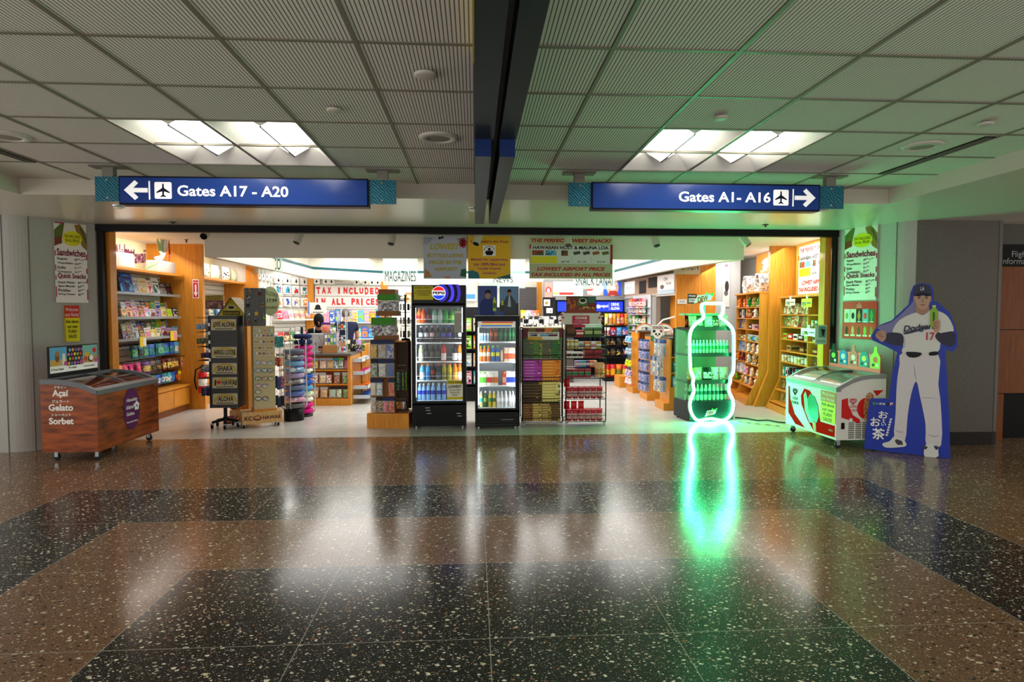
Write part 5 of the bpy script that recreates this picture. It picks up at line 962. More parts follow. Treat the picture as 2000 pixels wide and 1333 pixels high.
# back wall: lightbox panel and dark slat wall
t = thing('notice_board', 'white lit notice panel with blue and yellow cards beside the taller cooler', 'notice board', (0, 15.85, 0)); x0, x1 = ax(753, 15.85), ax(830, 15.85); z0, z1 = az(625, 15.85), az(560, 15.85)
MB().box(x0, x1, 0, .04, z0, z1, M('f0f0ee', .4, emit=.25)).build('panel', t); MB().box(x0-.03, x0, -.01, .04, z0, z1+.03, M('grey')).box(x0-.03, x1, -.01, .04, z1, z1+.03, M('grey')).build('frame', t)
for p0, p1, y0, y1, c in ((769, 790, 578, 589, 'navy'), (792, 806, 572, 592, 'tan')): MB().box(ax(p0, 15.85), ax(p1, 15.85), -.006, 0, az(y1, 15.85), az(y0, 15.85), G(c, 'cream', c, s=12)).build('card', t)
t = thing('slat_wall', 'dark slatted wall panel hung with small bags behind the chocolate rack', 'display wall', (0, 15.6, 0)); x0, x1 = ax(1014, 15.6), ax(1048, 15.6); slat_back(t, x0, x1, 0, .4, az(561, 15.6), M('4a4648', .5), .055)
for i in range(8): put(b_pouch(.17, .2, ['yellow', 'white', 'rose', 'orange', 'silver', 'white', 'peach', 'sky'][i], ['gold', 'sky', 'red', 'red', 'white', 'grey', 'cream', 'white'][i], 'white', .04), 'snack_pouch', '%s pouch, %s on the dark slat wall' % (['yellow', 'white and blue', 'pink', 'orange', 'silver', 'white', 'peach', 'pale blue'][i], ORD[i]), 'snack pouch', (ax(1023+(i % 4)*8, 15.5), 15.5, az(622+24*(i//4), 15.5)), 0, 'pouches on the dark slat wall')
for i in range(9): put(b_box(.11, .16, .24, ['silver', 'charcoal', 'white', 'grey'][i % 4], ['black', 'white', 'silver'][i % 3], mat=G('silver', 'charcoal', 'white', 'grey', s=14)), 'gift_box', 'black and white patterned gift bag, %s along the counter top behind the chocolate rack' % ORD[i], 'gift bag', (ax(1027+i*10, 14.0), 14.0, .93+.35), 0, 'patterned gift bags')
t = thing('low_counter', 'pale counter carrying patterned gift bags behind the chocolate rack', 'counter', (0, 14.0, 0)); MB().box(ax(1016, 14), ax(1120, 14), -.1, .5, 1.22, 1.28, M('d8c49c', .5)).build('counter_top', t); MB().box(ax(1016, 14), ax(1120, 14), -.05, .5, 0, 1.22, M('4a443e', .5)).build('body', t)
t = thing('menu_tower', 'black pillar with two small white signs beside the dark slat wall', 'sign', (0, 14.6, 0)); MB().box(ax(1062, 14.6), ax(1085, 14.6), 0, .25, 0, az(581, 14.6), M('1c1e24')).build('pillar_body', t)
for y0, y1, p0 in ((585, 598, 1062), (602, 612, 1067)): x0 = ax(p0, 14.6); MB().box(x0, x0+.15, -.012, 0, az(y1, 14.6), az(y0, 14.6), M('f0ece0')).box(x0+.03, x0+.12, -.014, -.012, az(y1-3, 14.6), az(y0+5, 14.6), G('tan', 'brown', 'white', s=30)).build('small_sign', t)
t, W, H = board(Frame(0, 14.4, 0), (1064, 552), (1078, 581), 'arch_sign', 'pink arch shaped sign standing on the black pillar', 'sign', M('e89a90', .5)); MB().poly([(W*.1, H*.35)]+[(W*.5-W*.4*math.cos(q), H*.5+W*.4*math.sin(q)) for q in [PI*j/12 for j in range(13)]]+[(W*.9, H*.35)], -.003, -.001, M('b8403c')).poly([(W*.3, H*.35)]+[(W*.5-W*.2*math.cos(q), H*.5+W*.2*math.sin(q)) for q in [PI*j/12 for j in range(13)]]+[(W*.7, H*.35)], -.005, -.003, M('f0e8e0')).build('rainbow_arch', t)

# ================================================================ licence plate spinner
PK = Frame.line(tuple(at(410, 700, Y=8.60))[:2], tuple(at(464, 700, Y=8.62))[:2]); PKW = .362
pk = thing('plate_spinner', 'black pegboard spinner of licence plates on a five wheel base', 'spinner rack', PK.p(0, 0, 0), PK.rz)
zt, zb = az(617, 8.6), az(793, 8.6)
def peg():
    m, N, L, b = nt('black_pegboard'); tc = N.new('ShaderNodeTexCoord'); v = nd(N, 'ShaderNodeTexVoronoi', voronoi_dimensions='3D'); v.inputs['Scale'].default_value = 40; v.inputs['Randomness'].default_value = 0
    L.new(tc.outputs['Object'], v.inputs['Vector']); rp = ramp(N, L, v.outputs['Distance'], [(0, lin('6a6a68')), (.2, lin('141416'))], True); L.new(rp.outputs[0], b.inputs['Base Color']); return m
PEG = peg(); MB().box(0, PKW, 0, .30, zb, zt, PEG).build('pegboard', pk); MB().box(-.012, .004, -.006, .02, zb, zt, M('1c1c20')).build('price_strip', pk)
for k, py in enumerate((634, 650, 667, 684, 701)): MB().box(-.012, .012, -.010, -.006, az(py+3, 8.6), az(py-3, 8.6), M('f0f0f0')).build('price_tag', pk)
cxp = PKW*.36; MB().lathe([(.025, 0), (.025, zb-.1)], M('141416', .4), (cxp, .17, .1), 10).build('post', pk)
for k in range(5):
    a = 2*PI*k/5-2.53; ex, ey = cxp+.17*math.cos(a), .15+.17*math.sin(a); MB().tube([(cxp, .17, .115), (ex, ey, .085)], [.024, .018], M('161618', .4), 8).build('base_leg', pk); caster(pk, ex, ey, .028, 'black')
for i, (s, py) in enumerate((('LIVE ALOHA', 634), ('HANG LOOSE', 687), ('SHAKA', 718), ('I HAWAII', 745), ('ALOHA', 776))):
    z = az(py, 8.58); t = thing('licence_plate', 'souvenir licence plate reading %s on the black spinner' % s, 'licence plate', PK.p(.03, -.02, z-.075), PK.rz, 'souvenir licence plates', tilt=-.06)
    MB().poly(rrect(0, .325, 0, .15, .015), 0, .003, M('b8ae8c', .35)).build('plate', t)
    ar = MB()
    for q, cc in enumerate(('b09a3c', 'c0a850', 'b8ae8c')): ar.poly([(.168+(.15-.02*q)*math.cos(a), .03+(.115-.018*q)*math.sin(a)) for a in [PI*j/16 for j in range(17)]], -.0006-.0003*q, -.0003-.0003*q, M(cc, .4))
    ar.build('rainbow_print', t); MB().box(.05, .28, -.002, -.0012, .012, .024, M('4a4634')).build('small_print', t)
    if s[0] == 'I': txt('I', (.03, .04, .05, .115), '2a2820', t, -.004, keep=False); hb = MB(); hb.poly([(.085+.03*math.sin(a)**3, .078+.032*(13*math.cos(a)-5*math.cos(2*a)-2*math.cos(3*a)-math.cos(4*a))/16) for a in [2*PI*j/24 for j in range(24)]], -.003, -.002, M('c81c24')); hb.build('heart', t); txt('HAWAII', (.125, .04, .32, .115), '2a2820', t, -.004, keep=False, bold=.02)
    else: txt(s, (.03 if len(s) > 6 else .07, .042, .31 if len(s) > 6 else .27, .112), '2a2820', t, -.004, keep=False, bold=.02)
def hanger(fr, x, y, z, spec, name, lab, cat, group, rz=None, hook=None, tilt=0):
    return put(spec, name, lab, cat, fr.p(x, y, z), fr.rz if rz is None else rz, group, tilt=tilt)
def b_key(c, c2, w=.035, h=.09):
    def fn(): 
        b = MB().pillow(w, h*.6, .012, G(c, c2, s=50, blocky=False), n=4, crimp=False); rg = [(0, .011*math.cos(a), h*.82+.014*math.sin(a)) for a in [2*PI*k/10 for k in range(10)]]
        return [('charm', b), ('ring', MB().tube(rg, .0018, M('silver', .2, .9), 4, True).tube([(0, 0, h*.6), (0, 0, h*.7)], .002, M('silver', .2, .9), 4))]
    return ('key', c, c2, w, h), fn
SF = Frame(PK.p(0, 0, 0).x, PK.p(0, 0, 0).y, PK.rz-PI/2)   # side face of the spinner, x runs back to front
for r_, (py, cs, h) in enumerate(((628, ['steel', 'sky', 'tan', 'silver', 'grey'], .12), (655, ['olive', 'charcoal', 'tan', 'steel', 'olive'], .12), (683, ['maroon', 'navy', 'pink', 'maroon', 'navy'], .11), (709, ['silver', 'steel', 'rose', 'silver', 'navy'], .12), (745, ['silver', 'navy', 'steel', 'blue', 'navy'], .19))):
    for i in range(5):
        x = -.30+.065*i
        for k in range(2): put(b_key(cs[i], cs[(i+2) % 5], .05, h), 'key_ring', '%s key ring, %s from the back, %s row on the spinner side%s' % (cs[i], ORD[i], ORD[r_], ('', ', tucked in')[k]), 'key ring', SF.p(x, -.05-.06*k-(.05 if r_ < 2 else 0), az(py, 8.7)-h*.9), RND.uniform(-.3, .3), 'key rings on the plate spinner')
hooks(pk, [], 0, 0, 0)
b = MB()
for r_, py in enumerate((621, 648, 676, 702, 736)):
    for i in range(5): x = .03+.065*i; b.tube([(.0, x, az(py, 8.7)), (-.17, x, az(py, 8.7)), (-.18, x, az(py, 8.7)+.012)], .003, M('black'), 4)
b.build('hook_wires', pk)
t, W, H = board(Frame.line((-4.02, 8.9), (-3.4, 8.95)), (401, 577), (437, 604), 'price_sign', 'small brown and gold TAX INCLUDED sign above the plate spinner', 'sign', M('5a3026', .5)); MB().box(0, W, -.001, 0, H*.62, H, M('9a8420')).build('heading', t); txt('TAX INCLUDED\nIN ALL PRICES', (W*.08, H*.66, W*.92, H*.95), '3a2c10', t, -.002, keep=False); MB().box(W*.08, W*.92, -.002, -.001, H*.1, H*.55, G('8a5a50', '5a3026', 'a87a6a', s=20)).build('small_print', t); MB().tube([(W*.5, .01, 0), (W*.5, .06, -.16)], .006, M('charcoal'), 6).build('holder', t)
# roof topped keychain rack
q = at(459, 617, Y=9.35); KR = Frame(q.x, 9.35, 0); kr = thing('keychain_rack', 'maple keychain rack topped by a yellow gabled roof', 'rack', KR.p(0, 0, 0))
zr = az(617, 9.35); MB().poly([(-.19, zr), (.19, zr), (0, zr+.25)], -.13, -.12, M('b8b020', .5)).build('gable', kr)
MB().box(-.12, .12, -.135, -.13, zr+.01, zr+.07, M('2a1c10')).poly(ellipse(0, zr+.12, .06, .035), -.136, -.13, M('e0dcc8')).poly(ellipse(0, zr+.12, .045, .024), -.138, -.136, M('3a2c18')).build('gable_print', kr); txt('HAWAIIAN ISLANDS', (-.11, zr+.02, .11, zr+.055), 'c8b838', kr, -.137, keep=False)
for s in (-1, 1):
    b = MB()
    for k in range(5): f0, f1 = k/5, (k+.95)/5; b.add([(s*.21*(1-f0), -.15, zr-.01+.27*f0+.012), (s*.21*(1-f1), -.15, zr-.01+.27*f1+.012), (s*.21*(1-f1), .25, zr-.01+.27*f1+.012), (s*.21*(1-f0), .25, zr-.01+.27*f0+.012), (s*.21*(1-f0), -.15, zr-.01+.27*f0), (s*.21*(1-f1), -.15, zr-.01+.27*f1), (s*.21*(1-f1), .25, zr-.01+.27*f1), (s*.21*(1-f0), .25, zr-.01+.27*f0)], [(0, 1, 2, 3), (7, 6, 5, 4), (0, 4, 5, 1), (1, 5, 6, 2), (2, 6, 7, 3), (3, 7, 4, 0)], M('6a5838', .6))
    b.build('roof_slats', kr)
MB().box(-.05, .2, -.08, .16, .16, zr, M('b87a28', .5)).box(-.06, .22, -.12, .2, .05, .16, WOODL).build('cabinet', kr)
for x in (-.02, .18): caster(kr, x, -.1, .018); caster(kr, x, .16, .018)
KC_ = [['teal', 'pink', 'maroon', 'aqua', 'charcoal'], ['white', 'red', 'silver', 'charcoal', 'tan'], ['cream', 'orange', 'white', 'silver', 'peach'], ['brown', 'charcoal', 'tan', 'black', 'olive'], ['charcoal', 'brown', 'black', 'tan', 'orange']]
for r_, py in enumerate((643, 684, 722, 750, 780)):
    hooks(kr, [-.02+.045*i for i in range(5)], -.16, -.08, az(py, 9.2)+.07)
    for i in range(5): put(b_key(KC_[r_][i], KC_[r_][(i+1) % 5], .042, .20), 'keychain', '%s keychain, %s from the spinner, %s row under the gabled roof' % (KC_[r_][i], ORD[i], ORD[r_]), 'keychain', KR.p(-.02+.045*i, -.15, az(py, 9.2)-.115), .2, 'keychains under the gabled roof')
for i in range(3): put(b_pouch(.2, .1, 'maroon', 'red', 'gold', .12), 'lei_bundle', 'dark red bundle on the floor behind the spinner, %s from the wheels' % ORD[i], 'bundle', (-3.52, 9.08, .0), .3) if i == 0 else None

# ================================================================ tall jewellery tower
KF = Frame.line(tuple(at(495, 700, Y=8.74))[:2], tuple(at(537, 700, Y=8.86))[:2]); KW = math.hypot(*(at(537, 700, Y=8.86)-at(495, 700, Y=8.74)).xy)
kc = thing('jewellery_tower', 'tall beige souvenir tower on a wooden wheeled base with brown lettering', 'display tower', KF.p(0, 0, 0), KF.rz)
MB().box(-.165, KW+.08, -.06, .30, .055, .215, WOODL).build('base', kc)
for x in (-.14, KW+.03): caster(kc, x, .0, .02); caster(kc, x, .29, .02)
txt('KC', (-.135, .105, -.035, .165), '5a1c10', kc, -.063, bold=.03); txt('HAWAII', (.10, .105, .33, .165), '5a1c10', kc, -.063, bold=.03); MB().poly(ellipse(.03, .135, .055, .036), -.064, -.062, M('6a2414')).poly(ellipse(.03, .14, .04, .02), -.066, -.064, M('c89a5e')).build('oval_emblem', kc)
zk = az(637, 8.75); MB().box(0, KW, 0, KW, .215, zk, M('c6b88e', .6)).box(-.01, KW+.01, -.01, KW+.01, .215, .245, WOOD).build('tower_body', kc)
zu = az(564, 8.8); x0, x1 = KF.hit(480, 600)[0], KF.hit(520, 600)[0]; MB().box(x0, x1, .06, .06+(x1-x0)*.62, zk+.001, zu, PEG if 0 else M('5c5e60', .5)).build('upper_pegboard', kc)
pgd = MB()
for i in range(9):
    for j in range(15): pgd.box(x0+.02+i*.03, x0+.028+i*.03, .0585, .06, zk+.03+j*.032, zk+.038+j*.032, M('8a8c8c'))
pgd.build('peg_holes', kc)
for i, (px, py, c, c2) in enumerate(((487, 569, 'charcoal', 'tan'), (485, 578, 'black', 'silver'), (507, 572, 'maroon', 'brown'), (484, 595, 'black', 'charcoal'), (513, 594, 'charcoal', 'gold'), (501, 611, 'gold', 'yellow'), (485, 613, 'charcoal', 'silver'), (515, 618, 'charcoal', 'lime'), (499, 627, 'olive', 'black'), (486, 628, 'maroon', 'tan'))):
    x, z = KF.hit(px, py, .04); put(b_key(c, c2, .045, .08), 'souvenir_charm', '%s and %s charm, %s from the top of the upper grey pegboard' % (c, c2, ORD[i]), 'charm', KF.p(x, .045, z-.04), KF.rz, 'charms on the grey pegboard')
def b_pair(c, c2):
    def fn(): return [('card', MB().box(-.022, .022, -.002, .002, 0, .05, M('d8ccb0'))), ('trinket', MB().poly(ellipse(-.009, .026, .010, .016, 10), -.006, -.002, M(c, .3)).poly(ellipse(.009, .026, .010, .016, 10), -.006, -.002, M(c2, .3)))]
    return ('pair', c, c2), fn
for r_, (py, pxs) in enumerate(((646, (505, 517, 529)), (656, (500, 508, 516, 524, 532)), (668, (500, 508, 516, 524, 532)), (680, (500, 508, 516, 524, 532)), (691, (500, 508, 516, 524, 532)))):
    for i, px in enumerate(pxs): x, z = KF.hit(px, py); c, c2 = RND.choice([('tan', 'gold'), ('maroon', 'rose'), ('teal', 'steel'), ('brown', 'tan'), ('grey', 'silver'), ('sky', 'white')]); put(b_pair(c, c2), 'earring_card', '%s earring card, %s from the keychain side, %s row of the beige tower' % (c, ORD[i], ORD[r_]), 'earring card', KF.p(x, -.003, z-.025), KF.rz, 'earring cards')
def b_mag(c, c2):
    def fn(): return [('magnet', MB().poly(ellipse(0, .03, .042, .03, 16), -.012, 0, M(c, .3))), ('print', MB().poly(ellipse(0, .03, .034, .022, 16), -.014, -.012, G(c2, 'white', c, s=60, blocky=False)))]
    return ('mag', c, c2), fn
n = 0
for r_, (py, pxs) in enumerate(((709, (503, 515, 528)), (724, (503, 516, 528)), (740, (504, 517, 529)), (754, (504, 518)), (766, (504,)), (779, (504, 518)))):
    for i, px in enumerate(pxs): x, z = KF.hit(px, py); c = ['steel', 'teal', 'olive', 'grey', 'olive', 'charcoal'][r_]; put(b_mag(c, ['navy', 'orange', 'green', 'red', 'gold', 'green'][(r_+i) % 6]), 'oval_magnet', '%s oval magnet, %s in the %s magnet row of the beige tower' % (c, ORD[i], ORD[r_]), 'magnet', KF.p(x, -.001, z-.03), KF.rz, 'oval magnets on the beige tower')
# its far side: blue cords and leather bookmarks
KS = Frame(KF.p(KW, 0, 0).x, KF.p(KW, 0, 0).y, KF.rz+PI/2)
for r_, (z, cs, h, w_) in enumerate(((1.10, ['teal', 'aqua', 'teal', 'steel'], .26, .05), (.83, ['maroon', 'red', 'cream', 'ivory'], .22, .035), (.5, ['navy', 'denim', 'rose', 'navy'], .3, .05), (.25, ['navy', 'charcoal', 'navy', 'charcoal'], .24, .05))):
    for i in range(4): put(b_key(cs[i], cs[(i+1) % 4], w_, h), 'hanging_souvenir', '%s hanging souvenir, %s from the front, %s row on the pillow side of the tower' % (cs[i], ORD[i], ORD[r_]), 'souvenir', KS.p(.04+.07*i, -.05-.035*(i % 3), z), RND.uniform(-.3, .3), 'souvenirs on the side of the beige tower')
t, W, H = board(Frame(0, 9.8, 0), (513, 560), (543, 617), 'round_price_sign', 'round pale green PILLOWS 17.99 sign behind the beige tower', 'sign', M('a8b88c', .5, alpha=.0) if 0 else M('a4b48a', .5)); 
for o in list(t.children): bpy.data.objects.remove(o)
MB().poly(ellipse(W*.5, H*.5, W*.62, H*.5, 36), 0, .008, M('a4b48a', .5)).build('disc', t); txt('PILLOWS', (W*.1, H*.68, W*1.02, H*.82), '2a3020', t, -.002, rot=-.35, keep=False); txt('17.99', (W*.3, H*.46, W*.95, H*.58), '2a3020', t, -.002, keep=False, bold=.02); txt('included', (W*.15, H*.24, W*.92, H*.35), '2a3020', t, -.002, keep=False); MB().tube([(W*.5, .016, H*.1), (W*.5, .016, -t.location.z)], .008, M('silver', .2, .8), 6).build('pole', t)

# ================================================================ neck pillows
q = at(569, 824, Z=0); PX_, PY_ = q.x, q.y+.14; pr = thing('pillow_stand', 'black drum stand with bent wire loops round its neck pillows', 'stand', (PX_, PY_, 0)); MB().lathe([(.145, 0), (.145, .17), (.13, .18)], M('18181a', .35), n=28).build('drum_base', pr)
def loops(t, R, zb, zt, angs, mat):
    for a0 in angs:
        a1, a2 = a0-.22, a0+.22; f = lambda a, r, z: (r*math.cos(a), r*math.sin(a), z)
        MB().tube([f(a1, .14, zb), f(a1, R, zb+.06), f(a1, R, zt), f(a1+.05, R, zt+.05), f(a0, R, zt+.07), f(a2-.05, R, zt+.05), f(a2, R, zt), f(a2, R, zb+.06), f(a2, .14, zb)], .006, mat, 6).build('wire_loop', t)
WIRE = M('c8ccd0', .2, .8); loops(pr, .19, .16, 1.12, (-1.75, -2.6, .1, 1.6), WIRE)
def b_neck(c, c2=None, bag=True):
    def fn():
        pts = [(.10*math.cos(a), .105*math.sin(a), .043) for a in [-PI*.36+2*PI*.86*k/16 for k in range(17)]]
        b = MB().tube(pts, [.026]+[.043+.012*math.sin(PI*k/14) for k in range(15)]+[.026], M(c, .85) if not c2 else G(c, c2, 'white', s=14, blocky=False), 10); b.v = [(x, y, .043+(z-.043)*.76) for x, y, z in b.v]; out = [('pillow', b)]
        if bag: out.append(('clear_wrap', MB().lathe([(.09, .001), (.163, .015), (.166, .065), (.10, .085)], FILM, n=18)))
        return out
    return ('neck', c, c2, bag), fn
for i, (c, c2) in enumerate([('navy', None), ('denim', 'navy'), ('sky', None), ('blue', 'sky'), ('lilac', None), ('charcoal', 'grey'), ('denim', None), ('blue', None), ('lilac', 'rose'), ('charcoal', None), ('rose', 'lilac')][:10]): put(b_neck(c, c2), 'neck_pillow', 'bagged %s neck pillow, %s from the top of the front column on the drum' % (c, ORD[i]), 'neck pillow', (PX_, PY_, .181+.089*(9-i)), -PI/2+.5*(i % 3-1), 'neck pillows')
RX_, RY_ = ax(589, 9.66), 9.66; rs = thing('pillow_stand', 'slim wire stand behind the drum holding the bright neck pillows', 'stand', (RX_, RY_, 0)); MB().lathe([(.145, 0), (.145, .03), (.02, .04), (.02, 1.36), (.01, 1.38)], M('2a2a2c', .35), n=20).build('base_post', rs); loops(rs, .185, .03, 1.30, (.2, 2.2, 4.0), WIRE)
for i, c in enumerate(['navy', 'navy', 'magenta', 'magenta', 'magenta', 'pink', 'green', 'blue', 'blue', 'sky', 'lime', 'white', 'magenta', 'magenta']): put(b_neck(c, 'white' if c in ('green', 'lime', 'white') else None, False), 'neck_pillow', '%s neck pillow, %s from the top of the rear column' % (c, ORD[i]), 'neck pillow', (RX_, RY_, .042+.0885*(13-i)), -PI/2+.6*(i % 4-1.5), 'neck pillows')
# ================================================================ cash counter
CX0, CX1, CYF = -3.35, -2.13, 10.70
ct_ = thing('cash_counter', 'maple cash counter with packet shelves and wire trays at its corner', 'counter', (0, CYF, 0))
MB().box(CX0, CX1, .30, .95, 0, .86, WOOD).box(CX0, CX1, 0, .30, 0, .12, WOOD).box(CX1-.05, CX1, .0, .30, .12, .86, WOOD).build('body', ct_)
bev(MB().box(CX0-.02, CX1+.02, -.03, 1.0, .86, .90, M('5a5650', .25)).build('counter_top', ct_), .006)
for z in (.37, .62): MB().box(CX0, CX1-.05, .02, .30, z-.02, z, WOOD).build('shelf', ct_)
MB().box(CX1-.25, CX1+.02, 1.0, 1.6, 0, .98, WOOD).box(CX1-.3, CX1+.08, 1.6, 1.66, 0, .99, WOODL).build('side_panel', ct_)
for k, z in enumerate((.80, .58, .33, .16)):
    x1 = CX1+.16+.05*k; b = MB().box(CX1+.005, x1, .15, 1.45, z-.07, z-.065, M('b8bcc0', .3, .6)).box(x1-.006, x1, .15, 1.45, z-.07, z, M('b8bcc0', .3, .6)).box(CX1+.005, x1, .15, .156, z-.07, z, M('b8bcc0', .3, .6)); b.build('wire_tray', ct_)
    for i in range(4): put(b_box(.12, .16, .05, ['silver', 'magenta', 'orange', 'blue'][k], ['white', 'purple', 'red', 'sky'][k]), 'candy_packet', '%s packet, %s from the shop door in the %s tray of the cash counter' % (['silver', 'pink', 'orange', 'blue'][k], ORD[i], ORD[k]), 'packet', (CX1+.10+.02*k, CYF+.24+.25*i, z-.064), RND.uniform(-.3, .3), 'packets in the counter trays')
CFm = Frame(0, CYF, 0)
for r_, (z, lst) in enumerate(((.62, [(613, 'silver', 'yellow', 'gold'), (629, 'silver', 'peach', 'white'), (643, 'silver', 'peach', 'gold'), (654, 'aqua', 'teal', 'white'), (664, 'lime', 'green', 'white'), (676, 'purple', 'magenta', 'red')]),
        (.37, [(600, 'silver', 'yellow', 'gold'), (612, 'silver', 'red', 'white'), (628, 'silver', 'gold', 'cream'), (640, 'maroon', 'red', 'white'), (656, 'silver', 'orange', 'charcoal'), (672, 'silver', 'lime', 'black')]),
        (.12, [(612, 'silver', 'gold', 'cream'), (630, 'silver', 'peach', 'gold'), (647, 'charcoal', 'lime', 'silver'), (660, 'charcoal', 'lime', 'white'), (673, 'charcoal', 'olive', 'lime')]))):
    for i, (px, hd_, c, c2) in enumerate(lst): put(b_pack(.098 if i > 2 else .13, .19, hd_, c, c2, .03), 'gummy_packet', '%s and %s hanging packet, %s from the pillows, %s shelf of the cash counter' % (c, c2, ORD[i], ('top', 'middle', 'bottom')[r_]), 'packet', (ax(px, CYF+.02), CYF+.03, z+.012), 0, 'packets on the counter front', tilt=-.1)
# on the counter
def cx(px, Y): return ax(px, Y)
Yc = 11.05; t = thing('computer_monitor', 'silver back of a desktop computer on the cash counter', 'computer', (cx(615, Yc), Yc, .901), .05)
bev(MB().box(-.14, .14, 0, .03, .10, .33, M('b8bcc2', .3, .5)).build('screen_back', t), .01); MB().box(-.05, .05, -.03, 0, .02, .22, M('c8ccd2', .3, .5)).box(-.07, .07, -.08, .08, 0, .012, M('c8ccd2', .3, .5)).build('stand', t); MB().poly(ellipse(0, .15, .016, .018, 14), -.032, -.03, M('4a4c50')).build('round_logo', t)
t = thing('cardboard_carton', 'open brown carton of slim boxes tilted on the cash counter', 'carton', (cx(644, 10.95), 10.95, .902), .3); MB().box(-.13, .13, -.09, .09, 0, .13, CARD).build('box', t); MB().add([(-.13, -.09, .13), (-.13, .09, .13), (-.2, .09, .32), (-.2, -.09, .32)], [(0, 1, 2, 3), (3, 2, 1, 0)], CARD).build('flap', t)
for i in range(4): put(b_box(.04, .05, .17, ['white', 'silver', 'lime', 'sky'][i], ['grey', 'blue', 'white', 'white'][i]), 'slim_box', '%s slim box, %s in the open brown carton' % (['white', 'silver', 'lime', 'pale blue'][i], ORD[i]), 'box', (cx(644, 10.95)-.08+.05*i, 10.99, 1.034), .3, 'slim boxes in the carton')
t = thing('acrylic_tower', 'clear acrylic tower of small goods on the cash counter', 'display stand', (cx(668, 10.95), 10.95, .902), 0)
b = MB()
for x in (-.07, .07):
    for y in (-.05, .07): b.box(x-.006, x+.006, y-.006, y+.006, 0, .72, M('d8e0e4', .1, alpha=.7))
for z in (.0, .2, .4, .6): b.box(-.07, .07, -.05, .07, z, z+.008, M('d8e0e4', .1, alpha=.6))
b.build('stand', t)
for i in range(9): put(b_box(.035, .05, .09, ['mint', 'rose', 'white', 'maroon', 'sky', 'silver', 'purple', 'gold', 'teal'][i], ['white', 'red', 'blue', 'tan', 'white', 'black', 'gold', 'red', 'white'][i]), 'small_box', '%s small box, %s in the %s tier of the acrylic tower' % (['mint', 'pink', 'white', 'maroon', 'pale blue', 'silver', 'purple', 'gold', 'teal'][i], ORD[i % 3], ORD[i//3]), 'box', (cx(668, 10.95)-.04+.04*(i % 3), 10.93, .902+.009+.2*(i//3)), 0, 'boxes in the acrylic tower')
put(b_pack(.16, .19, 'purple', 'orange', 'red', .05), 'candy_bag', 'orange and red candy bag with purple top beside the hooded person', 'candy bag', (cx(636, 11.1), 11.1, 1.235), 0); t = thing('candy_stand', 'grey stand holding the orange candy bag on the counter', 'stand', (cx(636, 11.1), 11.12, .902)); MB().box(-.05, .18, -.04, .06, 0, .33, M('grey', .5)).build('column', t)
put(b_pack(.09, .13, 'green', 'lime', 'white', .05), 'candy_bag', 'small lime candy bag just behind the orange one', 'candy bag', (cx(636, 11.1)+.13, 11.13, 1.235), 0)
t = thing('blind_vendor_notice', 'white notice with black emblem standing over the cash counter', 'notice', (cx(621, 12.4), 12.4, 0), .05); MB().box(-.16, .16, 0, .012, 1.58, 1.80, M('f2f2f0', .5)).build('sheet', t); MB().box(-.19, -.16, -.01, .012, 1.56, 1.82, M('7a98d8')).build('blue_edge', t); MB().poly(ellipse(0, 1.71, .05, .05, 16), -.003, 0, M('2a2a2e')).poly([(-.07, 1.66), (.07, 1.66), (.05, 1.70), (-.05, 1.70)], -.004, -.001, M('2a2a2e')).box(-.1, .1, -.003, 0, 1.60, 1.615, M('6a6a70')).build('emblem', t); MB().tube([(0, .01, .0), (0, .01, 1.58)], .012, M('silver', .3, .8)).build('pole', t)
for i, (px, c, c2) in enumerate(((678, 'cream', 'olive'), (684, 'maroon', 'cream'), (689, 'charcoal', 'cream'), (695, 'cream', 'olive'), (700, 'lilac', 'cream'), (705, 'olive', 'cream'))): put(b_pouch(.10, .2, c, c2, 'charcoal', .06), 'coffee_bag', '%s and %s coffee bag, %s from the acrylic tower on the counter' % (c, c2, ORD[i]), 'coffee bag', (cx(px, 11.3), 11.3+.08*(i % 2), .902 if px < 690 else .902), RND.uniform(-.3, .3), 'coffee bags on the counter')
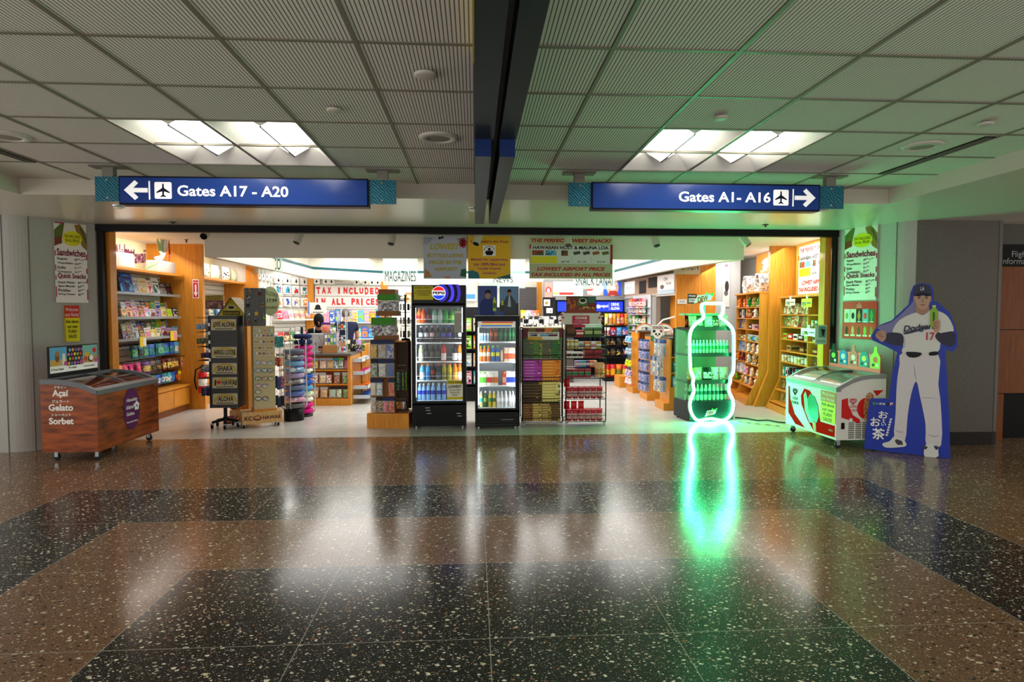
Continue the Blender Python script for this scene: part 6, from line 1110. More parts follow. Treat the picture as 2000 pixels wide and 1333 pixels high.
# ================================================================ people behind the counter
def skin(name, verts, edges, parent, mat, loc=None):
    import bmesh
    bm = bmesh.new(); ly = bm.verts.layers.skin.verify(); vs = []
    for i, (p, r) in enumerate(verts):
        v = bm.verts.new(p); r = r if isinstance(r, tuple) else (r, r); v[ly].radius = r; v[ly].use_root = (i == 0); vs.append(v)
    for a, b_ in edges: bm.edges.new((vs[a], vs[b_]))
    me = bpy.data.meshes.new(name); bm.to_mesh(me); bm.free(); o = link(name, me, parent); me.materials.append(mat)
    m = o.modifiers.new('body', 'SKIN'); m.use_smooth_shade = True; o.modifiers.new('smooth', 'SUBSURF').levels = 1; o.modifiers['smooth'].render_levels = 2; return o
def person(lab, x, y, rz, h, top, legs, hair, lean=.15, hood=False, armz=.0, braces=False, skinc='b88468'):
    t = thing('person', lab, 'person', (x, y, 0), rz); k = h/1.72; L = lambda zz: lean*max(0, zz-.95*k)  # leaning forward over the work
    P = lambda px, py, pz: (px*k, py*k-L(pz*k), pz*k)
    V = [(P(0, 0, .95), (.15*k, .11*k)), (P(0, 0, 1.15), (.135*k, .10*k)), (P(0, .01, 1.34), (.16*k, .10*k)), (P(0, .0, 1.46), (.07*k, .06*k)), (P(0, -.02, 1.53), .052*k), (P(0, -.03, 1.60), (.072*k, .088*k)), (P(0, -.03, 1.68), (.07*k, .085*k)),
      (P(-.19, 0, 1.41), .052*k), (P(-.24, -.05, 1.13), .042*k), (P(-.20, -.28, 1.02+armz), .034*k), (P(-.17, -.36, 1.01+armz), (.036*k, .02*k)), (P(.19, 0, 1.41), .052*k), (P(.24, -.05, 1.13), .042*k), (P(.20, -.28, 1.02+armz), .034*k), (P(.17, -.36, 1.01+armz), (.036*k, .02*k)),
      (P(-.10, 0, .86), .085*k), (P(-.11, -.01, .48), .058*k), (P(-.11, .02, .09), .042*k), (P(-.11, -.12, .035), (.04*k, .03*k)), (P(.10, 0, .86), .085*k), (P(.11, -.01, .48), .058*k), (P(.11, .02, .09), .042*k), (P(.11, -.12, .035), (.04*k, .03*k))]
    E = [(0, 1), (1, 2), (2, 3), (3, 4), (4, 5), (5, 6), (2, 7), (7, 8), (8, 9), (9, 10), (2, 11), (11, 12), (12, 13), (13, 14), (0, 15), (15, 16), (16, 17), (17, 18), (0, 19), (19, 20), (20, 21), (21, 22)]
    # five fingers at the end of each arm
    for hnd, s in ((10, -1), (14, 1)):
        b0 = V[hnd][0]
        for f in range(4): n = len(V); d = .016*(f-1.5)*k; V += [((b0[0]+d, b0[1]-.05*k, b0[2]-.004), .008*k), ((b0[0]+d*1.1, b0[1]-(.085+.006*(f in (1, 2)))*k, b0[2]-.016), .0075*k)]; E += [(hnd, n), (n, n+1)]
        n = len(V); V += [((b0[0]-s*.035*k, b0[1]-.02*k, b0[2]-.006), .009*k)]; E += [(hnd, n)]
    skin('body', V, E, t, M(skinc, .5))
    g = .012
    S = [(V[0][0], (.16*k, .12*k)), (V[1][0], (.15*k, .115*k)), (V[2][0], (.175*k, .115*k)), (V[3][0], (.085*k, .075*k)), (V[7][0], .07*k), (tuple((a*.45+b*.55) for a, b in zip(V[7][0], V[8][0])), .062*k), (V[11][0], .07*k), (tuple((a*.45+b*.55) for a, b in zip(V[11][0], V[12][0])), .062*k)]; Es = [(0, 1), (1, 2), (2, 3), (2, 4), (4, 5), (2, 6), (6, 7)]
    if hood: S += [(V[8][0], .055*k), (V[9][0], .046*k), (V[12][0], .055*k), (V[13][0], .046*k)]; Es += [(5, 8), (8, 9), (7, 10), (10, 11)]
    skin('shirt', S, Es, t, M(top, .85))
    skin('trousers', [(V[0][0], (.162*k, .122*k)), (V[15][0], .1*k), (V[16][0], .075*k), (V[17][0], .06*k), (V[19][0], .1*k), (V[20][0], .075*k), (V[21][0], .06*k)], [(0, 1), (1, 2), (2, 3), (0, 4), (4, 5), (5, 6)], t, M(legs, .85))
    hx_, hy_, hz_ = V[5][0]; hd = MB()
    if hood: hd.ell((hx_, hy_+.015, hz_+.05*k), (.105*k, .115*k, .15*k), M(top, .85), 16, 12)
    else: hd.ell((hx_, hy_+.02*k, hz_+.055*k), (.088*k, .10*k, .095*k), M(hair, .9), 16, 12)
    hd.build('hood' if hood else 'hair', t)
    fc = MB()
    for s in (-1, 1): fc.ell((hx_+s*.03*k, hy_-.088*k, hz_+.02*k), (.012*k, .006*k, .007*k), M('201814', .3), 8, 6); fc.ell((hx_+s*.078*k, hy_+.005, hz_+.005*k), (.012*k, .022*k, .032*k), M(skinc, .5), 8, 6)
    fc.ell((hx_, hy_-.1*k, hz_-.005*k), (.013*k, .02*k, .024*k), M(skinc, .5), 8, 6).ell((hx_, hy_-.088*k, hz_-.045*k), (.028*k, .006*k, .007*k), M('8a4a40', .5), 8, 6); fc.build('face', t)
    if braces: MB().tube([P(.02, .125, .98), P(.04, .135, 1.2), P(.06, .125, 1.4), P(.07, .02, 1.475)], .016*k, M('15151a', .8), 6).build('strap', t)
    return t
person('person in a black hooded top bent over behind the cash counter', cx(622, 12.0), 12.0, .25, 1.52, '121214', '1c1c20', '101010', .6, True, armz=.09)
person('person with short grey hair and a navy shirt seen from behind at the counter', cx(676, 12.7), 12.7, PI+.35, 1.66, '1c2440', '22242c', '6a6660', .05, braces=True)
person('person in a black short sleeved shirt leaning an arm behind the green tubs', cx(750, 12.6), 12.6, .5, 1.62, '141416', '1a1a1e', '181412', .3, armz=.12)

# ================================================================ travel goods stand
T0 = at(722, 700, Y=8.66); T1 = at(772, 700, Y=8.62); TR = Frame.line((T0.x, T0.y), (T1.x, T1.y)); TWd = math.hypot(T1.x-T0.x, T1.y-T0.y)
tr = thing('travel_goods_stand', 'maple stand of travel packs on a plain wooden plinth beside the taller cooler', 'display stand', TR.p(0, 0, 0), TR.rz)
MB().box(-.02, .565, -.10, .36, 0, az(806, 8.55), WOOD).build('plinth', tr); zt = az(668, 8.65); zb = az(806, 8.65)+.03
MB().box(.01, TWd, .0, .016, zb, zt, M('8a5420', .5)).box(TWd-.02, TWd, 0, .30, zb, zt, WOOD).box(.01, TWd+.16, .28, .30, zb, zt, M('6a4018', .5)).box(-.01, TWd+.15, -.015, .31, zt, zt+.02, WOOD).build('panel', tr); MB().box(TWd, TWd+.17, .05, .066, zb, zt, M('3a2412', .6)).build('side_panel', tr)
MB().box(.02, TWd-.02, .05, .25, zb-.033, zb, M('charcoal')).build('turntable', tr)
ROWS = [(700, .26, [('navy', 'yellow', 'gold', .10), ('navy', 'silver', 'tan', .13), ('navy', 'blue', 'silver', .12)]), (736, .25, [('charcoal', 'green', 'silver', .10), ('navy', 'silver', 'white', .12), ('navy', 'blue', 'denim', .12)]), (772, .24, [('navy', 'white', 'cream', .085), ('navy', 'sky', 'white', .10), None, ('navy', 'red', 'orange', .09)]), (804, .21, [('silver', 'white', 'tan', .08), ('charcoal', 'gold', 'navy', .11), ('navy', 'red', 'rose', .09), ('navy', 'red', 'orange', .09)])]
for r_, (py, h, lst) in enumerate(ROWS):
    z = az(py, 8.6); n = len(lst); xs = [.02+(TWd-.02)*(i+.5)/n for i in range(n)]; hooks(tr, xs, -.07, 0, z+h*.98)
    for i, e in enumerate(lst):
        if e is None: continue
        for k in range(2): put(b_pack(e[3]*.95, h, e[0], e[1], e[2], .02), 'travel_pack', '%s travel pack with %s goods, %s in the %s row%s' % (e[0], e[1], ORD[i], ORD[r_], ('', ', hung behind')[k]), 'travel pack', TR.p(xs[i]-.004*k, -.062+.034*k, z), TR.rz, 'travel packs')
for i in range(7): put(b_key(['black', 'charcoal', 'navy', 'maroon', 'green', 'charcoal', 'lime'][i], ['green', 'silver', 'teal', 'black', 'lime', 'maroon', 'green'][i], .018, .42), 'lanyard', '%s lanyard strap, %s from the packs on the dark side of the stand' % (['black', 'charcoal', 'navy', 'maroon', 'green', 'grey', 'bright lime'][i], ORD[i]), 'lanyard', TR.p(TWd+.02+.021*i, -.01+.005*i, az(742, 8.6)-.14), .4, 'lanyards')
for i in range(6): put(b_key(['tan', 'maroon', 'olive', 'green', 'rose', 'black'][i], ['maroon', 'gold', 'red', 'tan', 'white', 'grey'][i], .03, .17), 'bookmark', '%s bookmark, %s from the packs, low on the dark side of the stand' % (['tan', 'maroon', 'olive', 'green', 'pink', 'black'][i], ORD[i]), 'bookmark', TR.p(TWd+.02+.024*i, -.01, az(798, 8.6)), .3, 'bookmarks')
for k, (z, lab) in enumerate(((zt+.021, 'lower clear tub of keychains with a green lid band'), (zt+.362, 'upper clear tub of keychains with a green lid band'))):
    x0 = -.0 if k == 0 else .03; t = thing('keychain_tub', lab+' on the travel stand', 'tub', TR.p(x0+.08, .02, z), TR.rz); MB().box(-.02, .28, -.01, .22, 0, .07, M('8a5c30', .6)).build('card_tray', t); w0, w1 = (-.06, .26) if k == 0 else (0, .27)
    MB().box(w0+.01, w1-.01, -.01, .2, .071, .21, G('silver', 'charcoal', 'white', 'purple', 'grey', s=40)).build('contents', t); MB().box(w0, w1, -.02, .21, .071, .215, FILM).build('clear_front', t); MB().box(w0+.005, w1-.005, -.022, .21, .216, .32 if k == 0 else .30, M('3a8c20', .5)).build('green_band', t)
    if k: MB().box(.02, .25, -.01, .2, .301, .37, M('8a5c30', .6)).build('card_lid', t)
t = thing('sunglass_spinner', 'small black spinner of dangling trinkets behind the green tubs', 'spinner rack', TR.p(.475, .14, zt+.021), 0); MB().lathe([(.06, 0), (.06, .02), (.012, .03), (.012, .62), (.02, .64)], M('black', .4), n=16).build('stand', t)
for k in range(3): MB().tube([(.065*math.cos(a), .065*math.sin(a), .2+.19*k) for a in [2*PI*j/12 for j in range(12)]], .004, M('charcoal'), 5, True).build('ring', t)
for i in range(21): a = 2*PI*(i % 7)/7; put(b_key(['charcoal', 'black', 'silver', 'steel'][i % 4], ['silver', 'white', 'navy'][i % 3], .03, .15), 'trinket', '%s trinket, %s round the %s ring of the black spinner' % (['charcoal', 'black', 'silver', 'steel'][i % 4], ORD[i % 7], ORD[i//7]), 'trinket', (t.location.x+.072*math.cos(a), t.location.y+.072*math.sin(a), t.location.z+.04+.19*(i//7)), a+PI/2, 'trinkets on the small spinner')

# ================================================================ chocolate rack and cookie rack
Y1 = 8.58
def wire_rack(name, lab, p0, p1, ztop, tiers, fronts):
    x0, x1 = ax(p0, Y1), ax(p1, Y1); t = thing(name, lab, 'wire rack', (x0, Y1, 0)); W = x1-x0; bk = M('121214', .35)
    for x in (.012, W-.012):
        for y in (0, .40): MB().tube([(x, y, .07), (x, y, ztop)], .008, bk, 6).build('post', t)
    for x in (.03, W-.03): caster(t, x, .02, .022, 'silver'); caster(t, x, .38, .022, 'silver')
    for z, h in zip(tiers, fronts):
        b = MB(); b.tube([(.012, -.01, z), (W-.012, -.01, z), (W-.012, .40, z), (.012, .40, z)], .005, bk, 5, True).tube([(.012, -.03, z+h), (W-.012, -.03, z+h)], .004, bk, 5).tube([(.012, -.03, z+h), (.012, .4, z+h)], .003, bk, 4).tube([(W-.012, -.03, z+h), (W-.012, .4, z+h)], .003, bk, 4)
        n = 14
        for i in range(n+1): x = .012+(W-.024)*i/n; b.tube([(x, .40, z+h*1.6), (x, .40, z), (x, -.01, z), (x, -.03, z+h)], .002, bk, 4)
        b.build('wire_basket', t)
    return t, W, x0
T1z = [az(p, Y1) for p in (703, 746, 788, 826)]
r1, W1, RX = wire_rack('chocolate_rack', 'black wire rack stacked with bright chocolate boxes beside the shorter cooler', 1019, 1101, az(640, Y1), T1z, [.06]*4)
MB().box(.02, W1-.02, -.01, .0, az(664, Y1), az(642, Y1), G('green', 'red', 'olive', 'maroon', 'orange', s=9)).box(.02, W1-.02, 0, .4, az(642, Y1)-.01, az(640, Y1), M('d8c8a0', .5)).build('header_boxes', r1)
t, W, H = board(Frame(0, Y1-.012, 0), (1031, 649), (1092, 664), 'price_strip', 'small chocolate price strip with yellow corner on the chocolate rack', 'sign', M('e4e0d8', .5), .003)
MB().box(0, W*.45, -.001, 0, 0, H*.38, M('e0a820')).box(W*.05, W*.95, -.001, 0, H*.45, H*.7, G('maroon', 'sky', 'charcoal', 'e4e0d8', 'gold', s=24)).build('print', t); txt('HAWAIIAN HOST & MAUNA LOA', (W*.04, H*.74, W*.96, H*.94), '1a1a1a', t, -.002, keep=False, bold=.02)
def b_choc(w, h, d, c, c2, c3):
    def fn():
        b = MB().box(-w/2, w/2, 0, d, 0, h-.0012, M(c, .35)); b.box(w*.22, w/2, -.001, 0, h*.1, h*.85, G(c2, c3, c, c, s=26)).box(-w*.44, w*.1, -.001, 0, h*.35, h*.55, M(c3, .4)).box(-w/2, w/2, -.0006, 0, 0, h*.08, M(c2, .4)); return [('box', b)]
    return ('choc', w, h, d, c, c2, c3), fn
def stack(x0, x1, z, n, hh, c, c2, c3, col, tier, dn, rows=1):
    for i in range(n):
        put(b_choc(x1-x0, hh, .30, c, c2, c3), 'chocolate_box', '%s chocolate box, %s from the bottom, %s stack of the %s tier' % (col, ORD[i], dn, tier), 'chocolate box', (RX+(x0+x1)/2, Y1+.02, z+.007+hh*i), 0, 'boxes on the chocolate rack')
q = (W1-.06)/4
for k, (c, c2, c3, col) in enumerate((('4a5a58', 'gold', 'green', 'grey green'), ('2c6a3c', 'gold', 'lime', 'green'), ('4a5a50', 'gold', 'olive', 'dark green'), ('2c5a34', 'lime', 'green', 'bottle green'))): stack(.025+q*k, .025+q*(k+.99), T1z[0], 8, .0355, c, c2, c3, col, 'top', ORD[k])
for k, (c, c2, c3, col) in enumerate((('d044c8', '8a2a78', 'f0b8e8', 'magenta'), ('ff9820', 'e06810', 'ffcc80', 'orange'))): stack(.025+2*q*k, .025+2*q*(k+.98), T1z[1], 7, .041, c, c2, c3, col, 'second', ORD[k])
for k, (c, c2, c3, col) in enumerate((('4a3018', 'gold', '2c1c10', 'dark brown'), ('f0d878', 'olive', 'fff0b8', 'pale yellow'))): stack(.025+2*q*k, .025+2*q*(k+.98), T1z[2], 7, .0405, c, c2, c3, col, 'third', ORD[k])
for k, (c, c2, c3, col) in enumerate((('8a5a30', 'maroon', 'gold', 'copper'), ('c8a048', 'brown', 'cream', 'gold'), ('b08c38', 'brown', 'ivory', 'bronze'), ('5a4024', 'gold', 'brown', 'brown'))): stack(.025+q*k, .025+q*(k+.98), T1z[3], 7, .036, c, c2, c3, col, 'lowest', ORD[k])
T2z = [az(p, Y1) for p in (660, 684, 702, 741, 782, 826)]
r2, W2, R2X = wire_rack('cookie_rack', 'black wire cookie rack under a red COOKIE CORNER header', 1104, 1186, az(634, Y1), T2z, [.04, .05, .05, .07, .09, .09])
x2 = lambda p: ax(p, Y1)-R2X
MB().box(x2(1095), x2(1174), -.03, -.02, az(634, Y1), az(612, Y1), M('d8d4c8', .5)).build('header_card', r2)
hb = MB()
for k in range(7): 
    for s, p in ((-1, 1099), (1, 1170)): hb.poly(ellipse(x2(p)+s*(.0+.02*(k % 3)), az(612+3*k, Y1), .018, .014, 10), -.034, -.03, M('c02830' if k % 2 else 'e8e0d8'))
hb.poly([(x2(1098), az(612, Y1)), (x2(1170), az(612, Y1)), (x2(1158), az(604, Y1)), (x2(1110), az(604, Y1))], -.028, -.022, M('8a3a28')); hb.build('header_trim', r2)
so_ = MB().box(x2(1117), x2(1150), -.036, -.031, az(633, Y1), az(617, Y1), M('b81c3c', .4)).box(x2(1119), x2(1142), -.036, -.031, az(640, Y1), az(634.5, Y1), M('b81c3c', .4)).build('header_sign', r2)
txt('COOKIE', (x2(1123), az(624, Y1), x2(1146), az(619, Y1)), 'f0e4e0', so_, -.038, keep=False, bold=.04); txt('CORNER', (x2(1121), az(631.5, Y1), x2(1148), az(625.5, Y1)), 'e090a0', so_, -.038, keep=False, bold=.02)
pb = MB().box(x2(1106), x2(1164), .0, .012, az(613, Y1), az(579, Y1), M('3a2414', .4)); pb.box(x2(1107), x2(1129), -.003, 0, az(612, Y1), az(581, Y1), G('8a2418', '6a3010', 'b86020', 'a03020', s=11, blocky=False)).box(x2(1129), x2(1148), -.003, 0, az(597, Y1), az(579, Y1), G('2c5a20', '3a7a28', '183010', s=10, blocky=False)).poly(ellipse(x2(1138), az(588, Y1), .055, .04, 18), -.006, -.003, M('d8d4cc')).poly(ellipse(x2(1138), az(587, Y1), .04, .026, 16), -.008, -.006, M('2a1810')).box(x2(1130), x2(1163), -.003, 0, az(613, Y1), az(598, Y1), G('c08828', '6a3c10', 'd8a850', '8a5418', s=13, blocky=False)).box(x2(1149), x2(1163), -.003, 0, az(592, Y1), az(579, Y1), M('3c6858')).box(x2(1149), x2(1163), -.003, 0, az(599, Y1), az(593, Y1), M('8a1c28')); pb.build('photo_board', r2)
def cit(spec, nm, lab, px, z, cat, y=.03): put(spec, nm, lab, cat, (ax(px, Y1+y), Y1+y, z+.008), 0, 'goods on the cookie rack')
cit(b_box(.12, .2, .18, '4a3014', '6a4418'), 'cookie_box', 'tall dark brown cookie box under the COOKIE CORNER header', 1115, T2z[0], 'box')
cit(b_box(.11, .15, .09, 'c02838', 'e8e0d8'), 'cookie_box', 'red and white cookie box on the top tier of the cookie rack', 1133, T2z[0], 'box')
for i in range(2): cit(b_box(.12, .2, .12, '486838', 'a8b878'), 'cookie_box', ('green window cookie box on the top tier beside the red and white box', 'green window cookie box at the outer end of the top tier')[i], 1150+18*i, T2z[0], 'box')
cit(b_box(.26, .2, .05, '8ac0a0', 'd8e8d8'), 'cookie_box', 'long mint cookie box lying over the green window boxes', 1159, T2z[0]+.122, 'box')
for i, px in enumerate((1110, 1118, 1126)): cit(b_bottle('c8a028', 'cream', 'white', .13, .026, 'jar'), 'honey_jar', 'honey jar with white lid, %s from the chocolate rack' % ORD[i], px, T2z[1], 'jar')
for i, px in enumerate((1136, 1148, 1160, 1170)): cit(b_box(.075, .15, .10, ['silver', 'orange', 'white', 'gold'][i], ['grey', 'cream', 'rose', 'white'][i]), 'cookie_box', '%s small cookie box, %s from the honey jars' % (['silver', 'orange', 'white', 'gold'][i], ORD[i]), px, T2z[1], 'box')
for i, px in enumerate((1112, 1123, 1134)): cit(b_box(.08, .12, .085, 'white', ['maroon', 'charcoal', 'maroon'][i]), 'cookie_tin', 'white tin with dark round print, %s from the chocolate rack' % ORD[i], px, T2z[2], 'tin')
for i, px in enumerate((1151, 1169)): cit(b_box(.12, .16, .11, 'a83038', '6a2024'), 'cookie_box', ('clear red cookie box beside the white tins', 'clear red cookie box at the outer end of the third tier')[i], px, T2z[2], 'box')
for i, px in enumerate((1112, 1124, 1136, 1149)): cit(b_box(.085, .14, .12, ['8a2c34', 'a03038', '982830', 'a83840'][i], '50a070'), 'cookie_box', 'red and green cookie box, %s from the chocolate rack, middle tier' % ORD[i], px, T2z[3], 'box')
for i in range(6): cit(b_box(.055, .1, .09, ['lilac', 'sky', 'aqua', 'purple', 'orange', 'peach'][i], 'white'), 'candy_box', '%s little candy box, %s in the row above the red cookie boxes' % (['lilac', 'pale blue', 'aqua', 'purple', 'orange', 'peach'][i], ORD[i]), 1128+7*i, T2z[3]+.135, 'box', .2)
t = thing('wire_ledge', 'thin wire ledge carrying the little candy boxes', 'ledge', (0, Y1+.2, 0)); MB().box(ax(1106, Y1+.2), ax(1172, Y1+.2), 0, .18, T2z[3]+.13, T2z[3]+.14, M('black')).build('strip', t)
for i in range(2): cit(b_pouch(.12, .2, 'peach', 'orange', 'tan', .08), 'cookie_bag', ('plump orange cookie bag at the outer end of the cookie rack', 'plump orange cookie bag just behind the first')[i], 1173-3*i, T2z[3], 'bag', .05+.12*i)
RJ = b_bottle('b8323c', 'd8a0a0', 'd02030', .155, .042, 'jar')
for r_, (z, pxs) in enumerate(((T2z[4], (1112, 1124, 1136, 1148, 1160, 1172)), (T2z[5], (1112, 1124, 1136, 1148, 1160, 1172)))):
    for i, px in enumerate(pxs):
        for k in range(2): cit(RJ, 'cookie_jar', 'red lidded cookie jar, %s from the chocolate rack, %s tier%s' % (ORD[i], ('second lowest', 'lowest')[r_], ('', ', behind')[k]), px, z, 'jar', .04+.11*k)
for r_, (z, pxs) in enumerate(((T2z[4]+.16, (1108,)), (T2z[5]+.16, (1108, 1122, 1136)))):
    for i, px in enumerate(pxs): 
        x = ax(px, Y1+.04); put(('heartbag', lambda: [('bag', MB().pillow(.085, .11, .05, M('d01828', .25), n=6))]), 'candy_bag', 'shiny red heart candy bag, %s on the %s tier jars' % (ORD[i], ('second lowest', 'lowest')[r_]), 'candy bag', (x, Y1+.06, z+.012), 0, 'red heart candy bags')

# ================================================================ hanging banners, track lights, glass names
def hang(lab, pts, mat): return board(Frame(0, 8.80, 0), pts[0], pts[1], 'hanging_banner', lab, 'banner', mat, .006, 0, 'sheet')
t, W, H = hang('pale blue LOWEST BOTTLED DRINK PRICES banner hanging from the bulkhead', ((827, 461), (911, 545)), M('aab0bc', .5))
for s, z0, z1, x0, x1, c in (('LOWEST', .68, .83, .15, .85, 'b0a020'), ('BOTTLED DRINK', .50, .59, .08, .95, 'a89a28'), ('PRICES IN THE', .34, .43, .12, .9, 'a89a28'), ('AIRPORT!', .18, .27, .25, .78, 'a89a28')): txt(s, (W*x0, H*z0, W*x1, H*z1), c, t, -.002, bold=.035, shear=.2, keep=False)
for cx0, cz0, s in ((.03, .97, 1), (.97, .97, -1)):
    b = MB()
    for k in range(5): a = -.2-.35*k; b.poly([(W*cx0, H*cz0), (W*cx0+s*.12*math.cos(a)-.008, H*cz0+.12*math.sin(a)), (W*cx0+s*.10*math.cos(a-.12), H*cz0+.10*math.sin(a-.12))], -.003, -.001, M('2c5a30'))
    b.build('palm_leaf_print', t)
b = MB()
for k in range(5): a = 2*PI*k/5; b.poly(ellipse(W*.92+.03*math.cos(a), H*.84+.04*math.sin(a), .028, .034, 12), -.004, -.002, M('b02c2c'))
b.build('red_flower_print', t); b = MB()
for k in range(5): a = .2+.3*k; b.poly([(W*.03, H*.02), (W*.03+.10*math.cos(a), H*.02+.12*math.sin(a)), (W*.03+.08*math.cos(a+.2), H*.02+.11*math.sin(a+.2))], -.003, -.001, M('c89020' if k % 2 else 'a86020'))
b.build('orange_flower_print', t); MB().poly([(W*.85, H*.06), (W, H*.04), (W, H*.24), (W*.88, H*.22)], -.003, -.001, M('1c5c28')).build('green_leaf_print', t); MB().poly(ellipse(W*.55, H*.03, W*.08, H*.03, 12), -.003, -.001, M('c88060')).build('peach_print', t); MB().poly(ellipse(W*.38, H*.95, .02, .018, 10), -.003, -.001, M('2a1010')).poly(ellipse(W*.44, H*.965, .02, .018, 10), -.003, -.001, M('4a1818')).build('sunglasses_print', t)
t, W, H = hang('yellow Mahalo for supporting blind owned company banner on the bulkhead', ((914, 461), (997, 545)), M('d8a818', .5))
txt('Tax included in ALL Prices', (W*.05, H*.84, W*.95, H*.90), '8a2828', t, -.002, bold=.02, keep=False)
for s, z in (('Mahalo for supporting', .44), ('our 100% Blind and', .335), ('Locally Owned', .23), ('Company!', .125)): n = len(s)/21*.43; txt(s, (W*(.5-n), H*(z-.03), W*(.5+n), H*(z+.04)), 'a02c5c', t, -.002, bold=.025, keep=False)
b = MB().box(W*.35, W*.65, -.002, -.001, H*.53, H*.78, M('e4e0d8')).poly(ellipse(W*.5, H*.69, W*.035, H*.035, 12), -.004, -.002, M('101010')).poly([(W*.40, H*.60), (W*.6, H*.60), (W*.58, H*.655), (W*.42, H*.655)], -.004, -.002, M('101010')).poly([(W*.44, H*.55), (W*.56, H*.55), (W*.6, H*.61), (W*.4, H*.61)], -.004, -.002, M('101010')); b.tube([(W*.5+W*.12*math.cos(a), -.003, H*.66+H*.1*math.sin(a)) for a in [PI*j/10 for j in range(11)]], .004, M('404040'), 4)
b.poly([(0, 0), (W*.28, 0), (W*.24, H*.14), (W*.1, H*.2), (0, H*.17)], -.003, -.001, M('1c6468')).poly([(W*.62, 0), (W, 0), (W, H*.11), (W*.8, H*.06)], -.003, -.001, M('14584c')); b.build('emblem_print', t)
def snack_banner(t, W, H):
    txt('THE PERFECT SWEET SNACK!', (W*.02, H*.87, W*.98, H*.96), 'a8201c', t, -.002, bold=.04, shear=.25, keep=False)
    b = MB().box(W*.02, W*.97, -.002, -.001, H*.36, H*.80, M('c8ccc4')).box(W*.03, W*.17, -.004, -.002, H*.56, H*.68, G('6a3020', 'a03828', '3c5a2c', s=22)).box(W*.19, W*.32, -.004, -.002, H*.56, H*.68, G('3888a8', '60b0c8', '2c6888', s=22, blocky=False)).box(W*.38, W*.46, -.004, -.002, H*.55, H*.68, G('6a4818', '3c2c14', s=28)).box(W*.02, W*.33, -.003, -.002, H*.37, H*.54, M('d0c818'))
    for k in range(4): b.poly([(W*(.52+.115*k), H*.64), (W*(.60+.115*k), H*.67), (W*(.615+.115*k), H*.60), (W*(.535+.115*k), H*.57)], -.004, -.002, M(['3a5030', '404448', '8a5020', '5a6020'][k]))
    b.box(0, W*.02, -.003, -.001, H*.72, H*.82, M('8a1c18')).box(W*.97, W, -.003, -.001, H*.36, H*.82, M('8a1c18')).box(W*.51, W*.512, -.003, -.002, H*.37, H*.54, M('6a7068')).box(W*.74, W*.742, -.003, -.002, H*.37, H*.54, M('6a7068')); b.build('product_print', t)
    txt('HAWAIIAN HOST & MAUNA LOA', (W*.04, H*.705, W*.95, H*.79), '14161a', t, -.004, bold=.03, keep=False)
    for s, x in (('$9.99', .43), ('$11.99', .63), ('$14.99', .86)): txt(s, (W*(x-.05), H*.385, W*(x+.05), H*.425), '14161a', t, -.004, keep=False, bold=.02)
    txt('LOWEST AIRPORT PRICE', (W*.09, H*.19, W*.91, H*.28), 'a8201c', t, -.002, bold=.04, shear=.25, keep=False); txt('TAX INCLUDED IN ALL PRICES', (W*.02, H*.05, W*.98, H*.14), 'a8201c', t, -.002, bold=.04, shear=.25, keep=False)
t, W, H = hang('wide green and red PERFECT SWEET SNACK chocolate banner on the bulkhead', ((1034, 463), (1196, 545)), M('a8b088', .5)); snack_banner(t, W, H)
for i, (px, lab, aim) in enumerate(((408, 'round black lens above the gift bay', -.2), (590, 'above the beige tower', .3), (768, 'above the MAGAZINES glass', .1), (937, 'before the yellow banner', .35), (1108, 'before the chocolate banner', .0), (1277, 'midway between the banner and the neon bottle', -.1), (1446, 'nearest the neon bottle side', -.5))):
    x = ax(px, 8.45); t = thing('track_spotlight', 'white can spotlight under the shop header, %s' % lab, 'spotlight', (x, 8.45, 2.72)); MB().box(-.05, .05, -.02, .02, -.03, 0, M('55524a')).box(-.012, .012, -.012, .012, -.07, -.03, M('55524a')).build('mount', t)
    c_ = MB().lathe([(.048, 0), (.052, .02), (.052, .15), (.046, .16)], M('b8b4a4', .5), n=18).build('can', t, (0, 0, -.06)); c_.rotation_euler = (PI*.86 if i else PI*.65, aim, 0); MB().lathe([(.044, .161), (.03, .150), (.001, .149)], M('08080a', .3), n=16).build('lens', c_)
MB()
t = thing('lighting_track', 'slim white lighting track across the front of the shop ceiling', 'lighting track', (0, 8.45, 2.72)); MB().box(-4.2, 4.3, -.016, .016, -.012, 0, M('8a867a')).build('rail', t)
for s, p0, p1, y0, y1, Y, lab in (('TOBACCO', 500, 548, 506, 527, 11.6, 'frosted glass TOBACCO panel hung near the carrier bags'), ('MAGAZINES', 752, 812, 530, 550, 13.5, 'clear glass MAGAZINES panel hung before the notice board'), ('NEWS', 940, 1022, 540, 556, 13.5, 'clear glass NEWS panel hung above the tea posters'), ('SNACK LANAI', 1124, 1196, 540, 558, 13.5, 'clear glass SNACK LANAI panel hung above the coolers at the back'), ('FASHION', 1320, 1364, 508, 528, 11.6, 'chipped glass FASHION panel hung before the maple panel')):
    fr = Frame(0, Y, 0); (xa, za), (xb, zb_) = fr.hit(p0-4, y0-4), fr.hit(p1+4, y1+3); t = thing('glass_name_panel', lab, 'glass sign', fr.p(xa, 0, 0), 0); W = xb-xa
    MB().box(0, W, 0, .01, zb_-.05, 2.72 if Y < 12 else 2.95, M('c4e4d8', .08, alpha=.35)).build('glass', t); (xc, zc), (xd, zd) = (fr.hit(p0, y1), fr.hit(p1, y0)) if s != 'NEWS' else (fr.hit(964, 552), fr.hit(1002, 541)); txt(s, (xc-xa, zc, xd-xa, zd), '30383c', t, -.003, keep=False)
for px, py, lab in ((732, 506, 'lit round downlight in the raised shop ceiling'),): p = at(px, py, Z=2.975); fitting('shop_downlight', lab, 'downlight', p.x, p.y, .10, 'light', 2.978)
